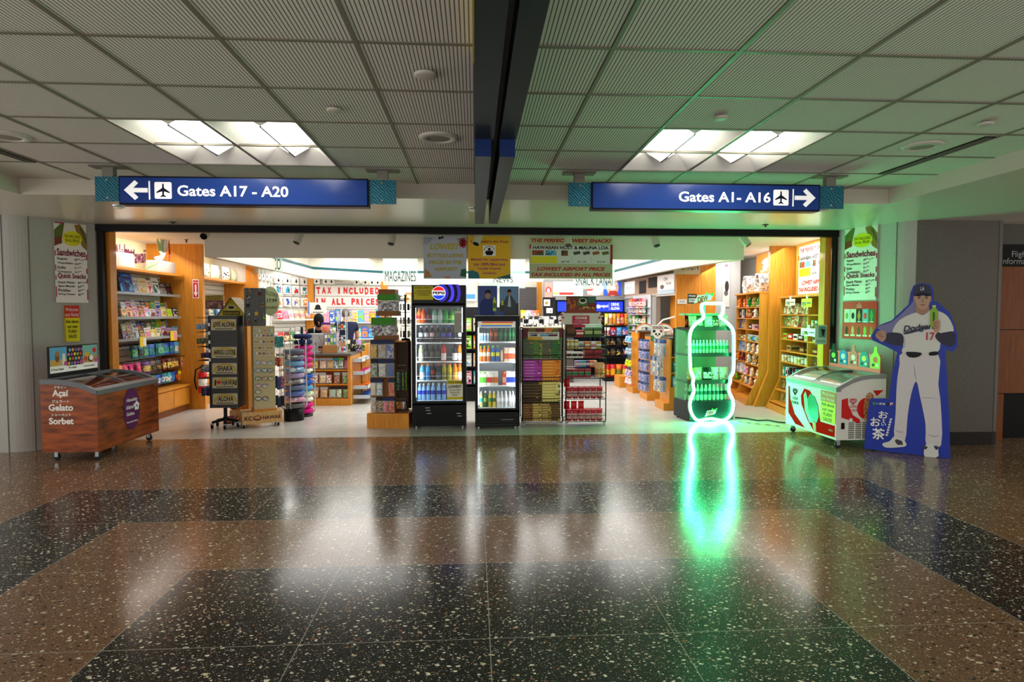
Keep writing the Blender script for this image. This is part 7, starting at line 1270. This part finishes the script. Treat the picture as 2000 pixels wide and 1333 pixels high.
for px, py in ((803, 512),): p = at(px, py, Z=2.975); t = thing('ceiling_camera', 'dark dome camera in the raised ceiling above MAGAZINES', 'camera', (p.x, p.y, 2.978)); MB().lathe([(.07, 0), (.07, -.03), (.05, -.035)], WHT, n=18).build('collar', t); MB().ell((0, 0, -.04), (.048, .048, .05), M('101014', .1), 14, 8).build('dome', t)
p = at(364, 468, Z=2.72); t = thing('ceiling_sprinkler', 'small sprinkler in the shop ceiling above the maple partition', 'sprinkler', (p.x, p.y, 2.719)); MB().lathe([(.03, 0), (.03, -.005), (.012, -.01), (.012, -.04), (.022, -.045)], M('5a5650', .4, .5), n=12).build('head', t)
# ================================================================ chip racks and coolers at the far end
CP = Frame(0, 14.25, 0); cr0, cr1 = ax(1180, 14.25), ax(1226, 14.25); cr = thing('chip_rack', 'dark wire rack hung with bright crisp bags in front of the far coolers', 'wire rack', (0, 14.25, 0)); MB().box(cr0, cr1, .12, .14, .06, 1.62, M('1c1c20', .5)).box(cr0, cr1, -.1, .3, .02, .07, M('1c1c20', .5)).build('back_panel', cr)
for r_, (py0, py1, cs) in enumerate(((636, 612, [('yellow', 'gold', 'white'), ('cream', 'yellow', 'red'), ('gold', 'yellow', 'orange'), ('orange', 'red', 'white'), ('red', 'orange', 'cream'), ('orange', 'maroon', 'yellow')]), (657, 639, [('white', 'red', 'maroon'), ('red', 'white', 'blue'), ('sky', 'white', 'blue'), ('blue', 'white', 'rose')]), (678, 659, [('charcoal', 'gold', 'black'), ('black', 'tan', 'charcoal'), ('charcoal', 'olive', 'black'), ('black', 'gold', 'brown')]), (698, 680, [('black', 'gold', 'charcoal'), ('charcoal', 'tan', 'black'), ('black', 'yellow', 'charcoal'), ('navy', 'orange', 'black')]), (738, 712, [('red', 'yellow', 'orange'), ('red', 'orange', 'yellow'), ('orange', 'red', 'green'), ('red', 'gold', 'yellow')]))):
    z0, z1 = az(py0, 14.25), az(py1, 14.25); n = len(cs); MB().box(cr0, cr1, -.08, .12, z0-.02, z0-.005, M('1c1c20', .5)).build('shelf', cr)
    for i, (c, c2, c3) in enumerate(cs): put(b_pouch(round((cr1-cr0)/n*.94, 3), round((z1-z0)*.94, 3), c, c2, c3, .12), 'chip_bag', '%s crisp bag, %s from the cookie rack, %s row at the far end' % (c, ORD[i], ORD[r_]), 'snack bag', (cr0+(cr1-cr0)*(i+.5)/n, 14.21, z0), 0, 'crisp bags at the far end')
def farcooler(p0, p1, lab, words):
    Y = 15.2; x0, x1 = ax(p0, Y), ax(p1, Y); z0, z1 = az(612, Y), az(586, Y); t = thing('drinks_cooler', lab, 'drinks cooler', (0, Y, 0)); b = MB().box(x0, x1, 0, .6, 0, z1, M('16181e', .4)).build('cabinet', t)
    MB().box(x0+.06, x1-.04, -.02, 0, z0+.04, z1-.04, M('2038e0', .4, emit=1.1)).build('header', t); W = x1-x0
    if len(words) == 1: txt(words[0], (x0+.08, z0+.09, x1-.1, z1-.08), WLET, t, -.022, bold=.02)
    else: txt(words[0], (x0+.14, z0+.10, x0+W*.46, z1-.09), WLET, t, -.022, bold=.02); txt(words[1], (x0+W*.54, z0+.08, x0+W*.85, z1-.07), WLET, t, -.022, bold=.04, keep=False); MB().box(x0+W*.49, x0+W*.495, -.023, -.02, z0+.07, z1-.07, WLET).build('divider', t); MB().poly(ellipse(x0+.10, (z0+z1)/2, .04, .05, 14), -.024, -.02, M('e8e8f0', .4, emit=.6)).build('round_logo', t)
    MB().box(x0+.06, x1-.06, -.012, 0, .3, z0-.05, M('0c1016', .1)).build('door', t)
farcooler(1084, 1156, 'far black cooler with a short lit blue header behind the photo board', ('pepsi',)); farcooler(1160, 1219, 'far black cooler with a lit blue header reading DRINK ALOHA', ('pepsi', 'DRINK\nALOHA'))
t = thing('lit_menu_panels', 'row of lit pictures in a grey frame above the far coolers', 'lightbox', (0, 15.1, 0)); Y = 15.1; X = lambda p: ax(p, Y); Z = lambda q: az(q, Y)
MB().box(X(1062), X(1221), 0, .1, Z(586), Z(545), M('8e8e8c', .5)).build('frame', t)
MB().box(X(1080), X(1138), -.012, 0, Z(578), Z(550), M('f4f4f2', .5, emit=.5)).build('menu_panel', t); MB().box(X(1092), X(1120), -.015, -.012, Z(576), Z(571), M('c83c34')).box(X(1080), X(1090), -.015, -.012, Z(575), Z(571), M('d8d040')).build('menu_strip', t)
MB().box(X(1147), X(1178), -.012, 0, Z(577), Z(550), G('f4f0ec', 'f8f4f0', 'd8a090', 'f0ece8', 'f4f0f0', 'c8c8c8', s=9, emit=.5)).box(X(1178), X(1212), -.012, 0, Z(577), Z(550), M('2858e0', .5, emit=.6)).build('picture_panel', t)
b = MB().poly(ellipse(X(1196), Z(561), .15, .22, 20), -.016, -.012, M('e0a890', .5, emit=.4)).poly([(X(1186), Z(577)), (X(1208), Z(577)), (X(1204), Z(568)), (X(1190), Z(568))], -.018, -.014, M('b03830', .5, emit=.3)).poly(ellipse(X(1196), Z(562), .08, .05, 14), -.02, -.016, M('f0f0f0', .5, emit=.4)).poly(ellipse(X(1197), Z(553), .12, .06, 14), -.018, -.015, M('e8d8d8', .5, emit=.4)); b.build('picture_print', t); txt('NOW', (X(1151), Z(575), X(1164), Z(569)), 'f0d8d0', t, -.016, keep=False, bold=.03); MB().poly(ellipse(X(1152), Z(564), .09, .05, 14), -.016, -.013, M('d83830', .5, emit=.3)).build('red_print', t)
# the slanting wall between the coolers and the maple panel
DG = Frame.line((ax(1221, 15.1), 15.1), (ax(1322, 12.0), 12.0)); DL = math.hypot(ax(1322, 12)-ax(1221, 15.1), 3.1)
dg = thing('niche_wall', 'beige slanting wall with dark openings and white table niche beside the far coolers', 'display wall', DG.p(0, 0, 0), DG.rz)
def dgx(p): return DG.hit(p, 600)[0]
zl = DG.hit(1283, 577)[1]; MB().box(0, DL, 0, .08, zl, 2.4, M('b89880', .6)).box(0, dgx(1272), 0, .08, 0, zl, M('8e9096', .6)).box(dgx(1272), dgx(1283), -.02, .08, 0, zl, M('96928c', .5)).box(dgx(1283), DL, .3, .38, 0, zl, WOOD).box(0, DL, -.02, .0, zl-.03, zl+.03, M('c0b8b0', .5)).build('wall_face', dg)
for p0, p1, y0, y1 in ((1249, 1262, 574, 548), (1267, 1283, 563, 541)): (x0, z0), (x1, z1) = DG.hit(p0, y0), DG.hit(p1, y1); MB().box(x0, x1, -.012, 0, z0, z1, M('2c2420', .5)).build('opening', dg)
t, W, H = board(DG, (1221, 552), (1240, 574), 'lit_notice', 'white lit notice beside the far coolers', 'lightbox', M('f4f4f2', .5, emit=.5), .02, -.003); MB().box(W*.2, W*.8, -.002, 0, H*.5, H*.54, M('b0b0b0')).box(W*.2, W*.7, -.002, 0, H*.4, H*.43, M('b0b0b0')).build('faint_lines', t)
t, W, H = board(DG, (1286, 540), (1318, 573), 'lit_poster', 'pale lit poster reading ON NOW beside the dark openings', 'poster', M('f0e8e4', .4, emit=.3), .02, -.022); txt('ON', (W*.4, H*.70, W*.62, H*.88), '30303a', t, -.003, keep=False); txt('NOW', (W*.55, H*.46, W*.85, H*.60), '8a8a90', t, -.003, keep=False); MB().poly(ellipse(W*.3, H*.38, W*.12, H*.12, 14), -.003, 0, M('7a5a50')).box(0, W, -.003, 0, 0, H*.22, M('c0d0dc')).build('print', t)
t = thing('folding_table', 'white folding changing table open in the maple niche', 'table', DG.p(DL-.75, .28, 0), DG.rz); MB().box(0, .7, -.45, 0, 1.17, 1.23, M('eceae6', .4)).box(-.02, .72, -.5, .0, 1.23, 1.26, M('f4f2ee', .4)).build('bed', t); MB().box(.3, .72, -.05, 0, 1.26, 1.62, M('eceae6', .4)).build('back_plate', t); MB().tube([(.0, -.45, 1.26), (.1, -.3, 1.45), (.5, -.1, 1.55)], .018, M('e8e6e0', .4), 6).build('arm', t)
gc = thing('grab_rack', 'small rack of candy bags against the grey slanting wall', 'rack', DG.p(dgx(1240), -.27, 0), DG.rz); gL_ = dgx(1270)-dgx(1236); MB().box(0, gL_, .22, .24, .2, 2.0, M('c8ccd0', .5)).build('back_panel', gc)
for r_, (py, cs) in enumerate(((601, ['orange', 'red', 'maroon', 'red', 'rose']), (614, ['lilac', 'purple', 'tan', 'red', 'green']), (634, ['lime', 'cream', 'green', 'black', 'tan']), (655, ['green', 'white', 'olive', 'cream', 'silver']))):
    for i, c in enumerate(cs): x = gL_*(i+.5)/5; z = DG.hit(1253, py)[1]; put(b_pouch(.2, .2, c, cs[(i+1) % 5], 'white', .07), 'candy_bag', '%s candy bag, %s from the far coolers, %s row on the small rack' % (c, ORD[i], ORD[r_]), 'candy bag', DG.p(dgx(1236)+x, -.1, z), DG.rz, 'bags on the small rack')
    MB().box(0, gL_, .06, .22, DG.hit(1253, py)[1]-.012, DG.hit(1253, py)[1]-.002, M('c8ccd0', .4)).build('shelf', gc)
# ================================================================ gondola rows
def gondola(lab, p, Y, z1, w, gname):
    x0 = ax(p, Y); t = thing('gondola', lab, 'gondola', (x0, Y, 0)); 
    MB().box(0, .03, -.0, .5, 0, z1, WOOD).box(-.09, 0, .0, .5, 0, .12, WOOD).box(.03, w, .25, .28, .1, z1, WOOD).box(.03, w, 0, .5, 0, .38, WOOD).build('carcass', t)
    for z in (.62, .88): MB().box(.03, w, 0, .25, z-.018, z, WOOD).build('shelf', t)
    MB().box(.0, w, 0, .5, z1, z1+.03, M('5a5248', .4)).build('top', t)
    return t, x0
GZ = 1.16
for gi, (p, Y, lab, hang_, c_) in enumerate(((1309, 9.82, 'nearest maple gondola end hung with long magnet packs', [('steel', 'denim', 'cream'), ('denim', 'sky', 'tan')], ('sky', 'teal', 'navy', 'blue')), (1275, 10.95, 'second maple gondola end hung with blue packs', [('navy', 'denim', 'blue'), ('denim', 'navy', 'lilac')], ('sky', 'lilac', 'blue', 'white')), (1246, 12.0, 'third maple gondola end hung with plush key rings', [], ('peach', 'orange', 'cream', 'tan')))):
    t, x0 = gondola(lab, p, Y, GZ+.05*(gi == 2), (.5, .75, .5)[gi], '')
    for r_, z in enumerate((.38, .62, .88)):
        for i in range((3, 4, 3)[gi]): put(b_book(.13, .17, .015, c_[(i+r_) % 4], c_[(i+r_+1) % 4], 'white', 8), 'gift_book', '%s book, %s from the aisle post, %s shelf of the %s gondola' % (c_[(i+r_) % 4], ORD[i], ('lowest', 'middle', 'top')[r_], ORD[gi]), 'book', (x0+.13+.16*i, Y+.03, z+.002), 0, 'books on the gondolas')
    EF = Frame(x0, Y+.5, -PI/2)
    if hang_:
        for r_, (z, h) in enumerate(((.86, .30), (.55, .32), (.28, .26)) if gi == 0 else ((.94, .17), (.74, .19), (.53, .19), (.33, .18), (.15, .17))):
            for i in range(4):
                c, c2, c3 = hang_[(i+r_) % 2]; off = .03+(.05 if gi == 0 and r_ == 1 else 0)
                for k in range(2): put(b_pack(.085, h, c, c2, c3, .02), 'magnet_pack' if gi == 0 else 'souvenir_pack', '%s hanging pack, %s from the far side, %s row, %s gondola end%s' % (c, ORD[i], ORD[r_], ORD[gi], ('', ', tucked in')[k]), 'hanging pack', EF.p(.07+.115*i, -.03-.05*k-off, z), EF.rz+.5, 'packs on the gondola ends')
    else:
        for r_, (z, c, c2) in enumerate(((1.0, 'sky', 'white'), (.76, 'silver', 'sky'), (.52, 'yellow', 'lime'), (.32, 'lilac', 'white'), (.16, 'white', 'rose'))):
            for i in range(4): put(b_plush(c if i % 2 else c2, c2 if i % 2 else c, .11), 'plush_key_ring', '%s plush key ring, %s from the far side, %s row of the third gondola end' % (c if i % 2 else c2, ORD[i], ORD[r_]), 'plush toy', EF.p(.06+.12*i, -.10-.02*(i % 2), z), EF.rz+.5, 'plush key rings')
x0, z0, x1 = ax(1209, 13.0), az(737, 13.0), ax(1246, 13.0); t = thing('plinth', 'low maple plinth at the far end of the gondola row', 'plinth', (0, 12.95, 0)); bev(MB().box(x0, x1, 0, .45, 0, z0, WOOD).build('block', t))
t = thing('arch_sign', 'white and orange arched sign on top of the gondolas', 'sign', (0, 11.4, 0)); Xa, Xb = ax(1241, 11.4), ax(1317, 11.4); b = MB()
for (p0, p1) in ((1240, 1280), (1276, 1317)):
    a0, a1 = ax(p0, 11.4), ax(p1, 11.4); m_ = (a0+a1)/2; r = (a1-a0)/2; zc = az(652, 11.4); b.poly([(m_+r*math.cos(a), zc+.19*math.sin(a)) for a in [PI*j/14 for j in range(15)]]+[(m_-r*.78*math.cos(a), zc+.12*math.sin(a)) for a in [PI*j/14 for j in range(15)]], 0, .02, M('eceae4', .5), M('d86a20', .5))
    b.poly([(m_+r*1.0*math.cos(a), zc+.19*math.sin(a)) for a in [PI*j/14 for j in range(15)]]+[(m_-r*.95*math.cos(a), zc+.172*math.sin(a)) for a in [PI*j/14 for j in range(15)]], -.004, 0, M('d86a20', .5))
b.build('arch_panel', t); MB().box(Xa+.02, Xa+.05, 0, .02, 1.2, az(652, 11.4)+.002, WOOD).box(Xb-.05, Xb-.02, 0, .02, 1.19, az(652, 11.4)+.002, WOOD).build('post', t)
Y = 10.949; t, W, H = board(Frame(0, Y, 0), (1271, 635), (1297, 667), 'bear_sign', 'small green sign with a black and white bear face above the blue packs', 'sign', M('4a8a58', .5), .012); MB().box(0, W, -.001, 0, H*.35, H, M('d4dcd8')).poly(ellipse(W*.5, H*.42, W*.32, H*.26, 20), -.003, -.001, M('f0f0ee')).poly(ellipse(W*.24, H*.62, W*.1, H*.09, 12), -.003, -.001, M('1a1a1c')).poly(ellipse(W*.76, H*.62, W*.1, H*.09, 12), -.003, -.001, M('c83048')).poly(ellipse(W*.38, H*.44, W*.07, H*.07, 12), -.005, -.003, M('1a1a1c')).poly(ellipse(W*.62, H*.44, W*.07, H*.07, 12), -.005, -.003, M('1a1a1c')).poly(ellipse(W*.5, H*.34, W*.06, H*.04, 12), -.005, -.003, M('1a1a1c')).build('bear_print', t); txt('DONZILI', (W*.12, H*.76, W*.88, H*.92), '8a2c3c', t, -.003, bold=.03, keep=False); 
t, W, H = board(Frame(0, 9.819, 0), (1315, 641), (1330, 690), 'navy_sign', 'dark navy speckled sign leaning between the gondola and neon display', 'sign', M('1c2638', .5), .012); MB().poly(ellipse(W*.5, H*.75, .012, .012, 8), -.002, 0, M('e0e0e0')).poly(ellipse(W*.7, H*.4, .01, .01, 8), -.002, 0, M('e0a8a8')).build('dots', t)

# ================================================================ maple panels and shelves on the far right wall
b = MB().box(ax(1321, 11.9), ax(1397, 11.9), 11.9, 11.98, 0, 2.72, WOOD); struct('partition_back', b, 'broad maple panel behind the neon bottle', 'partition')
b = MB().box(ax(1397, 12.1), ax(1426, 12.1)+.2, 12.1, 12.2, 0, 2.72, M('c8ccd0', .5)); struct('pillar_5', b, 'pale grey pillar between the maple panel and shelves', 'pillar')
t, W, H = board(Frame(0, 12.08, 0), (1412, 510), (1424, 600), 'narrow_poster', 'narrow white poster with dark floral print on the grey pillar', 'poster', M('eceae8', .5), .006); MB().poly(ellipse(W*.6, H*.45, W*.3, H*.12, 14), -.002, 0, M('3a3438')).poly(ellipse(W*.5, H*.3, W*.3, H*.06, 12), -.002, 0, M('6a6468')).poly(ellipse(W*.5, H*.9, W*.25, H*.03, 12), -.002, 0, M('d86a8a')).build('print', t)
t, W, H = board(Frame(0, 11.88, 0), (1323, 585), (1341, 594), 'wall_plate', 'small white plate on the maple panel', 'sign', M('e4e4e4', .4), .006); MB().box(W*.2, W*.8, -.001, 0, H*.3, H*.7, M('b8c0c8')).build('print', t)
t, W, H = board(Frame(0, 10.62, 0), (1343, 574), (1360, 593), 'pass_sign', 'dark square PASS sign beside the neon display topper', 'sign', M('2c3c38', .5), .01); txt('PASS', (W*.12, H*.70, W*.88, H*.88), 'e8ece8', t, -.002, bold=.04, keep=False); MB().box(W*.1, W*.9, -.002, 0, H*.12, H*.56, M('c8d0cc')).box(W*.18, W*.82, -.003, -.002, H*.32, H*.38, M('5a6460')).build('print', t); MB().box(W*.45, W*.55, .01, .02, -1.75, 0, M('grey')).box(W*.1, W*.9, -.1, .12, -1.755, -1.74, M('grey')).build('stand', t); t.location.z = 1.757
UA = Frame.line((5.12, 11.8), (4.86, 10.28)); AL = math.hypot(.26, 1.52)
UB = Frame.line((5.07, 9.95), (4.87, 8.32)); BLn = math.hypot(.2, 1.63)
def wallunit(fr, L, name, lab, cols, zs, ztop, kick=.14):
    t = thing(name, lab, 'shelving', fr.p(0, 0, 0), fr.rz); MB().box(0, L, .38, .40, 0, ztop, M('6e706c', .6)).build('back_panel', t)
    for x in cols: MB().box(x-.012, x+.012, 0, .38, .5, ztop, WOOD).add([(x-.012, 0, .5), (x+.012, 0, .5), (x+.012, -.22, .0), (x-.012, -.22, 0), (x-.012, .38, .5), (x+.012, .38, .5), (x+.012, .38, 0), (x-.012, .38, 0)], [(0, 1, 2, 3)[::-1], (4, 7, 6, 5)[::-1], (0, 3, 7, 4)[::-1], (1, 5, 6, 2)[::-1]], WOOD).build('upright', t)
    for z in zs: y0 = 0 if z >= .5 else -.22*(.5-z)/.5; MB().box(cols[0], cols[-1], y0, .38, z-.018, z, WOOD).build('shelf', t)
    MB().box(cols[0], cols[-1], -.19, .38, 0, .10, WOOD).build('plinth', t); bev(MB().box(-.02, L+.02, -.04, .40, ztop, ztop+.03, WOOD).build('top_shelf', t)); return t
za = lambda fr, px, py: fr.hit(px, py)[1]
ZA = [za(UA, 1440, p) for p in (770, 756, 740, 715, 690, 665, 643, 619, 597)]
ZA = sorted([.12, .30, .47, .68, .88, 1.09, 1.30, 1.50, 1.70]); UAT = 1.93
ua = wallunit(UA, AL, 'toy_shelving', 'tall maple shelves of plush toys and books behind the neon display', [0, AL*.47, AL], ZA, UAT)
ANIM = ['white', 'peach', 'orange', 'rose', 'cream', 'tan', 'red', 'green', 'silver']
def cell(fr, x0, x1, z, kind, n, cols, wh, y=.12, grp='goods on the toy shelves'):
    for i in range(n):
        x = x0+(x1-x0)*(i+.5)/n; c = cols[i % len(cols)]; c2 = cols[(i+1) % len(cols)]; L3 = '%s, %s from far side, %s' % ('%s', ORD[i], wh)
        if kind == 'plush': put(b_plush(c, c2, .15 if y > .02 else .125), 'plush_toy', L3 % (c+' plush toy'), 'plush toy', fr.p(x, y+.04*(i % 2), z+.001), fr.rz+RND.uniform(-.5, .5), grp)
        elif kind == 'book': put(b_book(min(.2, (x1-x0)/n*.94), .17, .02, c, c2, cols[(i+2) % len(cols)], 8), 'toy_book', L3 % (c+' and '+c2+' book'), 'book', fr.p(x, y, z+.001), fr.rz, grp)
        elif kind == 'spine': put(b_box(min(.05, (x1-x0)/n*.8), .15, .16, c, c2), 'box_set', L3 % (c+' upright box'), 'box', fr.p(x, y, z+.001), fr.rz, grp)
        elif kind == 'box': put(b_box(min(.16, (x1-x0)/n*.85), .16, .09, c, c2), 'toy_box', L3 % (c+' and '+c2+' box'), 'box', fr.p(x, y, z+.001), fr.rz, grp)
        elif kind == 'jar': put(b_bottle(c, c2, 'silver', .11, .03, 'jar'), 'trinket_jar', L3 % (c+' little jar'), 'jar', fr.p(x, y, z+.001), 0, grp)
CA0, CA1, CA2 = .02, AL*.47, AL-.02
LV = list(zip(ZA, ('lowest', 'second', 'third', 'fourth', 'fifth', 'sixth', 'seventh', 'eighth', 'top')))
MB().box(0, AL*.5, .36, .38, UAT+.03, 2.71, WOOD).build('upper_panel', ua); MB().box(AL*.5, AL, .36, .38, UAT+.03, 2.71, M('d4d6d8', .6)).build('upper_panel', ua)
FA_ = {8: ('plush', 3, ['orange', 'peach', 'red'], 'plush', 5, ['green', 'silver', 'tan', 'lime']), 7: ('spine', 7, ['charcoal', 'navy', 'white', 'silver'], 'plush', 4, ['tan', 'red', 'white', 'peach']), 6: ('book', 4, ['navy', 'blue', 'gold', 'tan'], 'box', 4, ['charcoal', 'silver', 'rose', 'navy']), 5: ('box', 4, ['tan', 'olive', 'cream', 'tan'], 'jar', 7, ['sky', 'silver', 'lime', 'blue']), 4: ('book', 3, ['sky', 'silver', 'blue'], 'plush', 5, ['white', 'cream', 'peach', 'silver']), 3: ('plush', 4, ['orange', 'silver', 'maroon', 'tan'], 'plush', 4, ['white', 'ivory', 'tan', 'white']), 2: ('book', 3, ['sky', 'white', 'rose'], 'plush', 4, ['rose', 'white', 'peach', 'cream']), 1: ('plush', 3, ['lime', 'green', 'peach'], 'plush', 5, ['white', 'silver', 'peach', 'rose', 'cream'])}
for k, (ka, na, ca, kb_, nb, cb_) in FA_.items():
    z, wh = LV[k]; yy = .04 if k > 2 else .0
    cell(UA, CA0, CA1, z, ka, na, ca, '%s toy shelf, far bay' % wh, yy); cell(UA, CA1+.02, CA2, z, kb_, nb, cb_, '%s toy shelf, near bay' % wh, yy)
for i in range(2):
    t = thing('hexagon_box', 'hexagonal open box of red plush toys on the toy shelves, %s' % ('near the partition', 'near the grey pillar')[i], 'box', UA.p((AL*.74, AL*.22)[i], .18, UAT+.031), UA.rz); r = .19; b = MB(); hx6 = [(r*math.cos(a), r*.9+r*math.sin(a)) for a in [PI*j/3 for j in range(6)]]; hi = [(x*.86, r*.9+(z-r*.9)*.86) for x, z in hx6]
    for j in range(6): k = (j+1) % 6; b.add([(hx6[j][0], -.12, hx6[j][1]), (hx6[k][0], -.12, hx6[k][1]), (hx6[k][0], .14, hx6[k][1]), (hx6[j][0], .14, hx6[j][1]), (hi[j][0], -.12, hi[j][1]), (hi[k][0], -.12, hi[k][1]), (hi[k][0], .14, hi[k][1]), (hi[j][0], .14, hi[j][1])], [(0, 1, 2, 3)[::-1], (4, 5, 6, 7), (0, 4, 5, 1)], G('white', 'silver', 'white', 'grey', s=30))
    b.v = [(x, y, z-.006) for x, y, z in b.v]; b.poly(hi, .13, .14, M('white')); b.v = [(x, y, max(z, 0)) for x, y, z in b.v]; b.build('shell', t)
    for j in range(4): put(b_plush(['red', 'maroon', 'red', 'rose'][j], ['white', 'cream'][j % 2], .10), 'plush_toy', '%s small plush, %s inside the hexagonal box %s' % (['red', 'maroon', 'red', 'pink'][j], ORD[j], ('near the partition', 'near the grey pillar')[i]), 'plush toy', UA.p((AL*.74, AL*.22)[i]-.09+.09*(j % 3), .14+.01*j, UAT+.06+.1*(j//3)), UA.rz, 'plush toys in hexagonal boxes')
t = thing('white_bear', 'big white plush bear sitting above the hexagonal box', 'plush toy', UA.p(AL*.8, .2, UAT+.37), UA.rz); k, fn = b_plush('white', 'cream', .22); fn()[0][1].build('body', t)
# partition between the two shelf bays, flared at the foot
p0 = ax(1501, 10.2); b = MB().poly([(p0, 2.72), (p0+.9, 2.72), (p0+.9, 0), (p0-.24, 0), (p0-.02, .55), (p0, .62)], 10.16, 10.22, WOOD); struct('partition_right', b, 'maple partition with a flared foot between the two tall shelf bays', 'partition')
ZB_ = [.14, .34, .55, .80, .98, 1.17, 1.37, 1.57, 1.76]; UBT = 1.83
ub = wallunit(UB, BLn, 'snack_shelving', 'tall maple shelves of boxed gifts beside the entrance jamb above the white freezer', [0, BLn*.66, BLn], ZB_[:-1], UBT)
c1, c2_ = BLn*.65, BLn*.67; GB = 'goods on the gift shelves'
for z, wh, ka, na, ca in ((1.57, 'top', 'book', 7, ['tan', 'mint', 'olive', 'cream', 'maroon']), (1.37, 'second', 'book', 7, ['olive', 'green', 'tan', 'cream', 'maroon']), (1.17, 'third', 'box', 5, ['lime', 'red', 'white', 'charcoal', 'silver']), (.98, 'fourth', 'box', 2, ['tan', 'brown']), (.80, 'fifth', 'jar', 8, ['white', 'cream', 'tan', 'silver']), (.55, 'sixth', 'spine', 8, ['aqua', 'white', 'navy', 'maroon']), (.34, 'seventh', 'book', 4, ['brown', 'olive', 'tan']), (.14, 'lowest', 'book', 4, ['tan', 'brown', 'olive'])):
    cell(UB, .02, c1, z, ka, na, ca, '%s gift shelf, main bay' % wh, .03 if z > .5 else .0, GB)
for z, wh, ka, na, ca in ((1.37, 'second', 'jar', 4, ['lime', 'white', 'green']), (1.17, 'third', 'box', 2, ['silver', 'maroon']), (.98, 'fourth', 'box', 2, ['maroon', 'tan']), (.80, 'fifth', 'book', 2, ['brown', 'tan'])): cell(UB, c2_, BLn-.03, z, ka, na, ca, '%s gift shelf, jamb bay' % wh, .05, GB)
for (tl, br_, c, lab) in (((1535, 585), (1553, 597), 'e8e4d0', 'small yellow striped price card hung from the top of the gift shelves'), ((1566, 584), (1586, 600), 'd0d840', 'lime and mint price card hung from the top of the gift shelves'), ((1565, 641), (1594, 658), 'e4e6ea', 'white and blue price card in the middle of the gift shelves')):
    t, W, H = board(UB, tl, br_, 'price_card', lab, 'price card', M(c, .5), .004, -.045); MB().box(W*.1, W*.5, -.001, 0, H*.15, H*.6, G('yellow', 'green', 'charcoal', 'sky', s=30)).box(W*.55, W*.92, -.001, 0, H*.4, H*.55, M('5a5a60')).build('print', t); MB().box(W*.4, W*.6, .005, .006, H, H+.05, M('silver')).build('clip', t)
JF = Frame(0, 8.075, 0); t, W, H = board(JF, (1592, 635), (1614, 673), 'surf_notice', 'mint notice with a dark picture taped to the maple jamb', 'notice', M('b8d8c0', .5), .004); MB().box(W*.3, W*.92, -.001, 0, H*.35, H*.92, M('5aa088')).poly([(W*.5, H*.8), (W*.85, H*.75), (W*.7, H*.4), (W*.6, H*.45)], -.003, -.001, M('2a2220')).box(W*.08, W*.9, -.001, 0, H*.08, H*.24, M('8ab8a0')).build('print', t)
PW_ = Frame.line((5.38, 10.12), (5.20, 8.3)); t, W, H = board(PW_, (1562, 484), (1640, 570), 'framed_poster', 'framed PERFECT SWEET SNACK chocolate poster above the gift shelves', 'poster', M('f0ece4', .5), .01)
b = MB()
for x0, x1, z0, z1 in ((-.05, 0, -.05, H+.05), (W, W+.05, -.05, H+.05), (0, W, H, H+.05), (0, W, -.05, 0)): b.box(x0, x1, -.02, .02, z0, z1, WOOD)
b.build('frame', t); snack_banner(t, W, H)
# cord on the floor by the neon display
t = thing('power_cord', 'dark power cord trailing on the floor from the neon display to the freezer', 'cord', (0, 0, 0)); q = [at(p, y, Z=.012) for p, y in ((1436, 816), (1460, 818), (1480, 822), (1500, 821), (1520, 825), (1536, 826))]; MB().tube([(v.x, v.y, .012) for v in q], .01, M('2a2c28'), 6).build('cable', t)
# dim news rack seen in the gap between the two coolers
t = thing('news_rack', 'dark rack of magazines seen in the gap between the two coolers', 'rack', (0, 11.2, 0)); x0, x1 = ax(880, 11.2), ax(1010, 11.2); MB().box(x0, x1, .16, .2, 0, 1.7, M('2a2a30', .5)).box(x0, x1, -.12, .2, 0, .25, M('1c1c20', .5)).build('back_panel', t)
for r_, z in enumerate((.30, .62, .94, 1.26)):
    MB().box(x0, x1, -.02+.0*r_, .16, z-.012, z, M('2a2a30', .4)).build('shelf', t)
    for i in range(6): c, c2, c3 = [KID, cyc][r_ % 2][(i*3+r_) % 10], cyc[(i+r_*2) % 12], 'white'; put(b_book(.16, .24, .012, c, c2, c3, 10), 'magazine', '%s magazine, %s along the %s row of the dark news rack' % (c, ORD[i], ORD[r_]), 'magazine', (x0+.1+.195*i, 11.19, z+.002), 0, 'magazines on the news rack')
t = thing('wall_screen', 'small blue wall screen in a white frame above the coolers gap', 'screen', (0, 15.8, 0)); MB().box(ax(908, 15.8), ax(930, 15.8), 0, .05, az(588, 15.8), az(566, 15.8), M('e0e0de')).build('frame', t); MB().box(ax(911, 15.8), ax(928, 15.8), -.008, 0, az(584, 15.8), az(575, 15.8), M('4888d8', .3, emit=.5)).build('screen', t)
t = thing('hazard_tape', 'yellow and black striped tape strip on the floor beside the neon display cord', 'tape', (0, 0, 0)); q = [at(p, y, Z=.002) for p, y in ((1442, 824), (1475, 828), (1515, 832), (1530, 834))]; b = MB(); n = 0
for u, v in zip(q, q[1:]):
    k = max(2, int((v-u).length/.06)); d = (v-u).normalized(); e = Vector((-d.y, d.x, 0))*.02
    for i in range(k): p0, p1 = u.lerp(v, i/k), u.lerp(v, (i+1)/k); b.add([(*(p0-e).xy, .003), (*(p1-e).xy, .003), (*(p1+e).xy, .003), (*(p0+e).xy, .003)], [(0, 1, 2, 3)], M('e0c820' if n % 2 else '1a1a18', .5)); n += 1
b.build('strip', t)
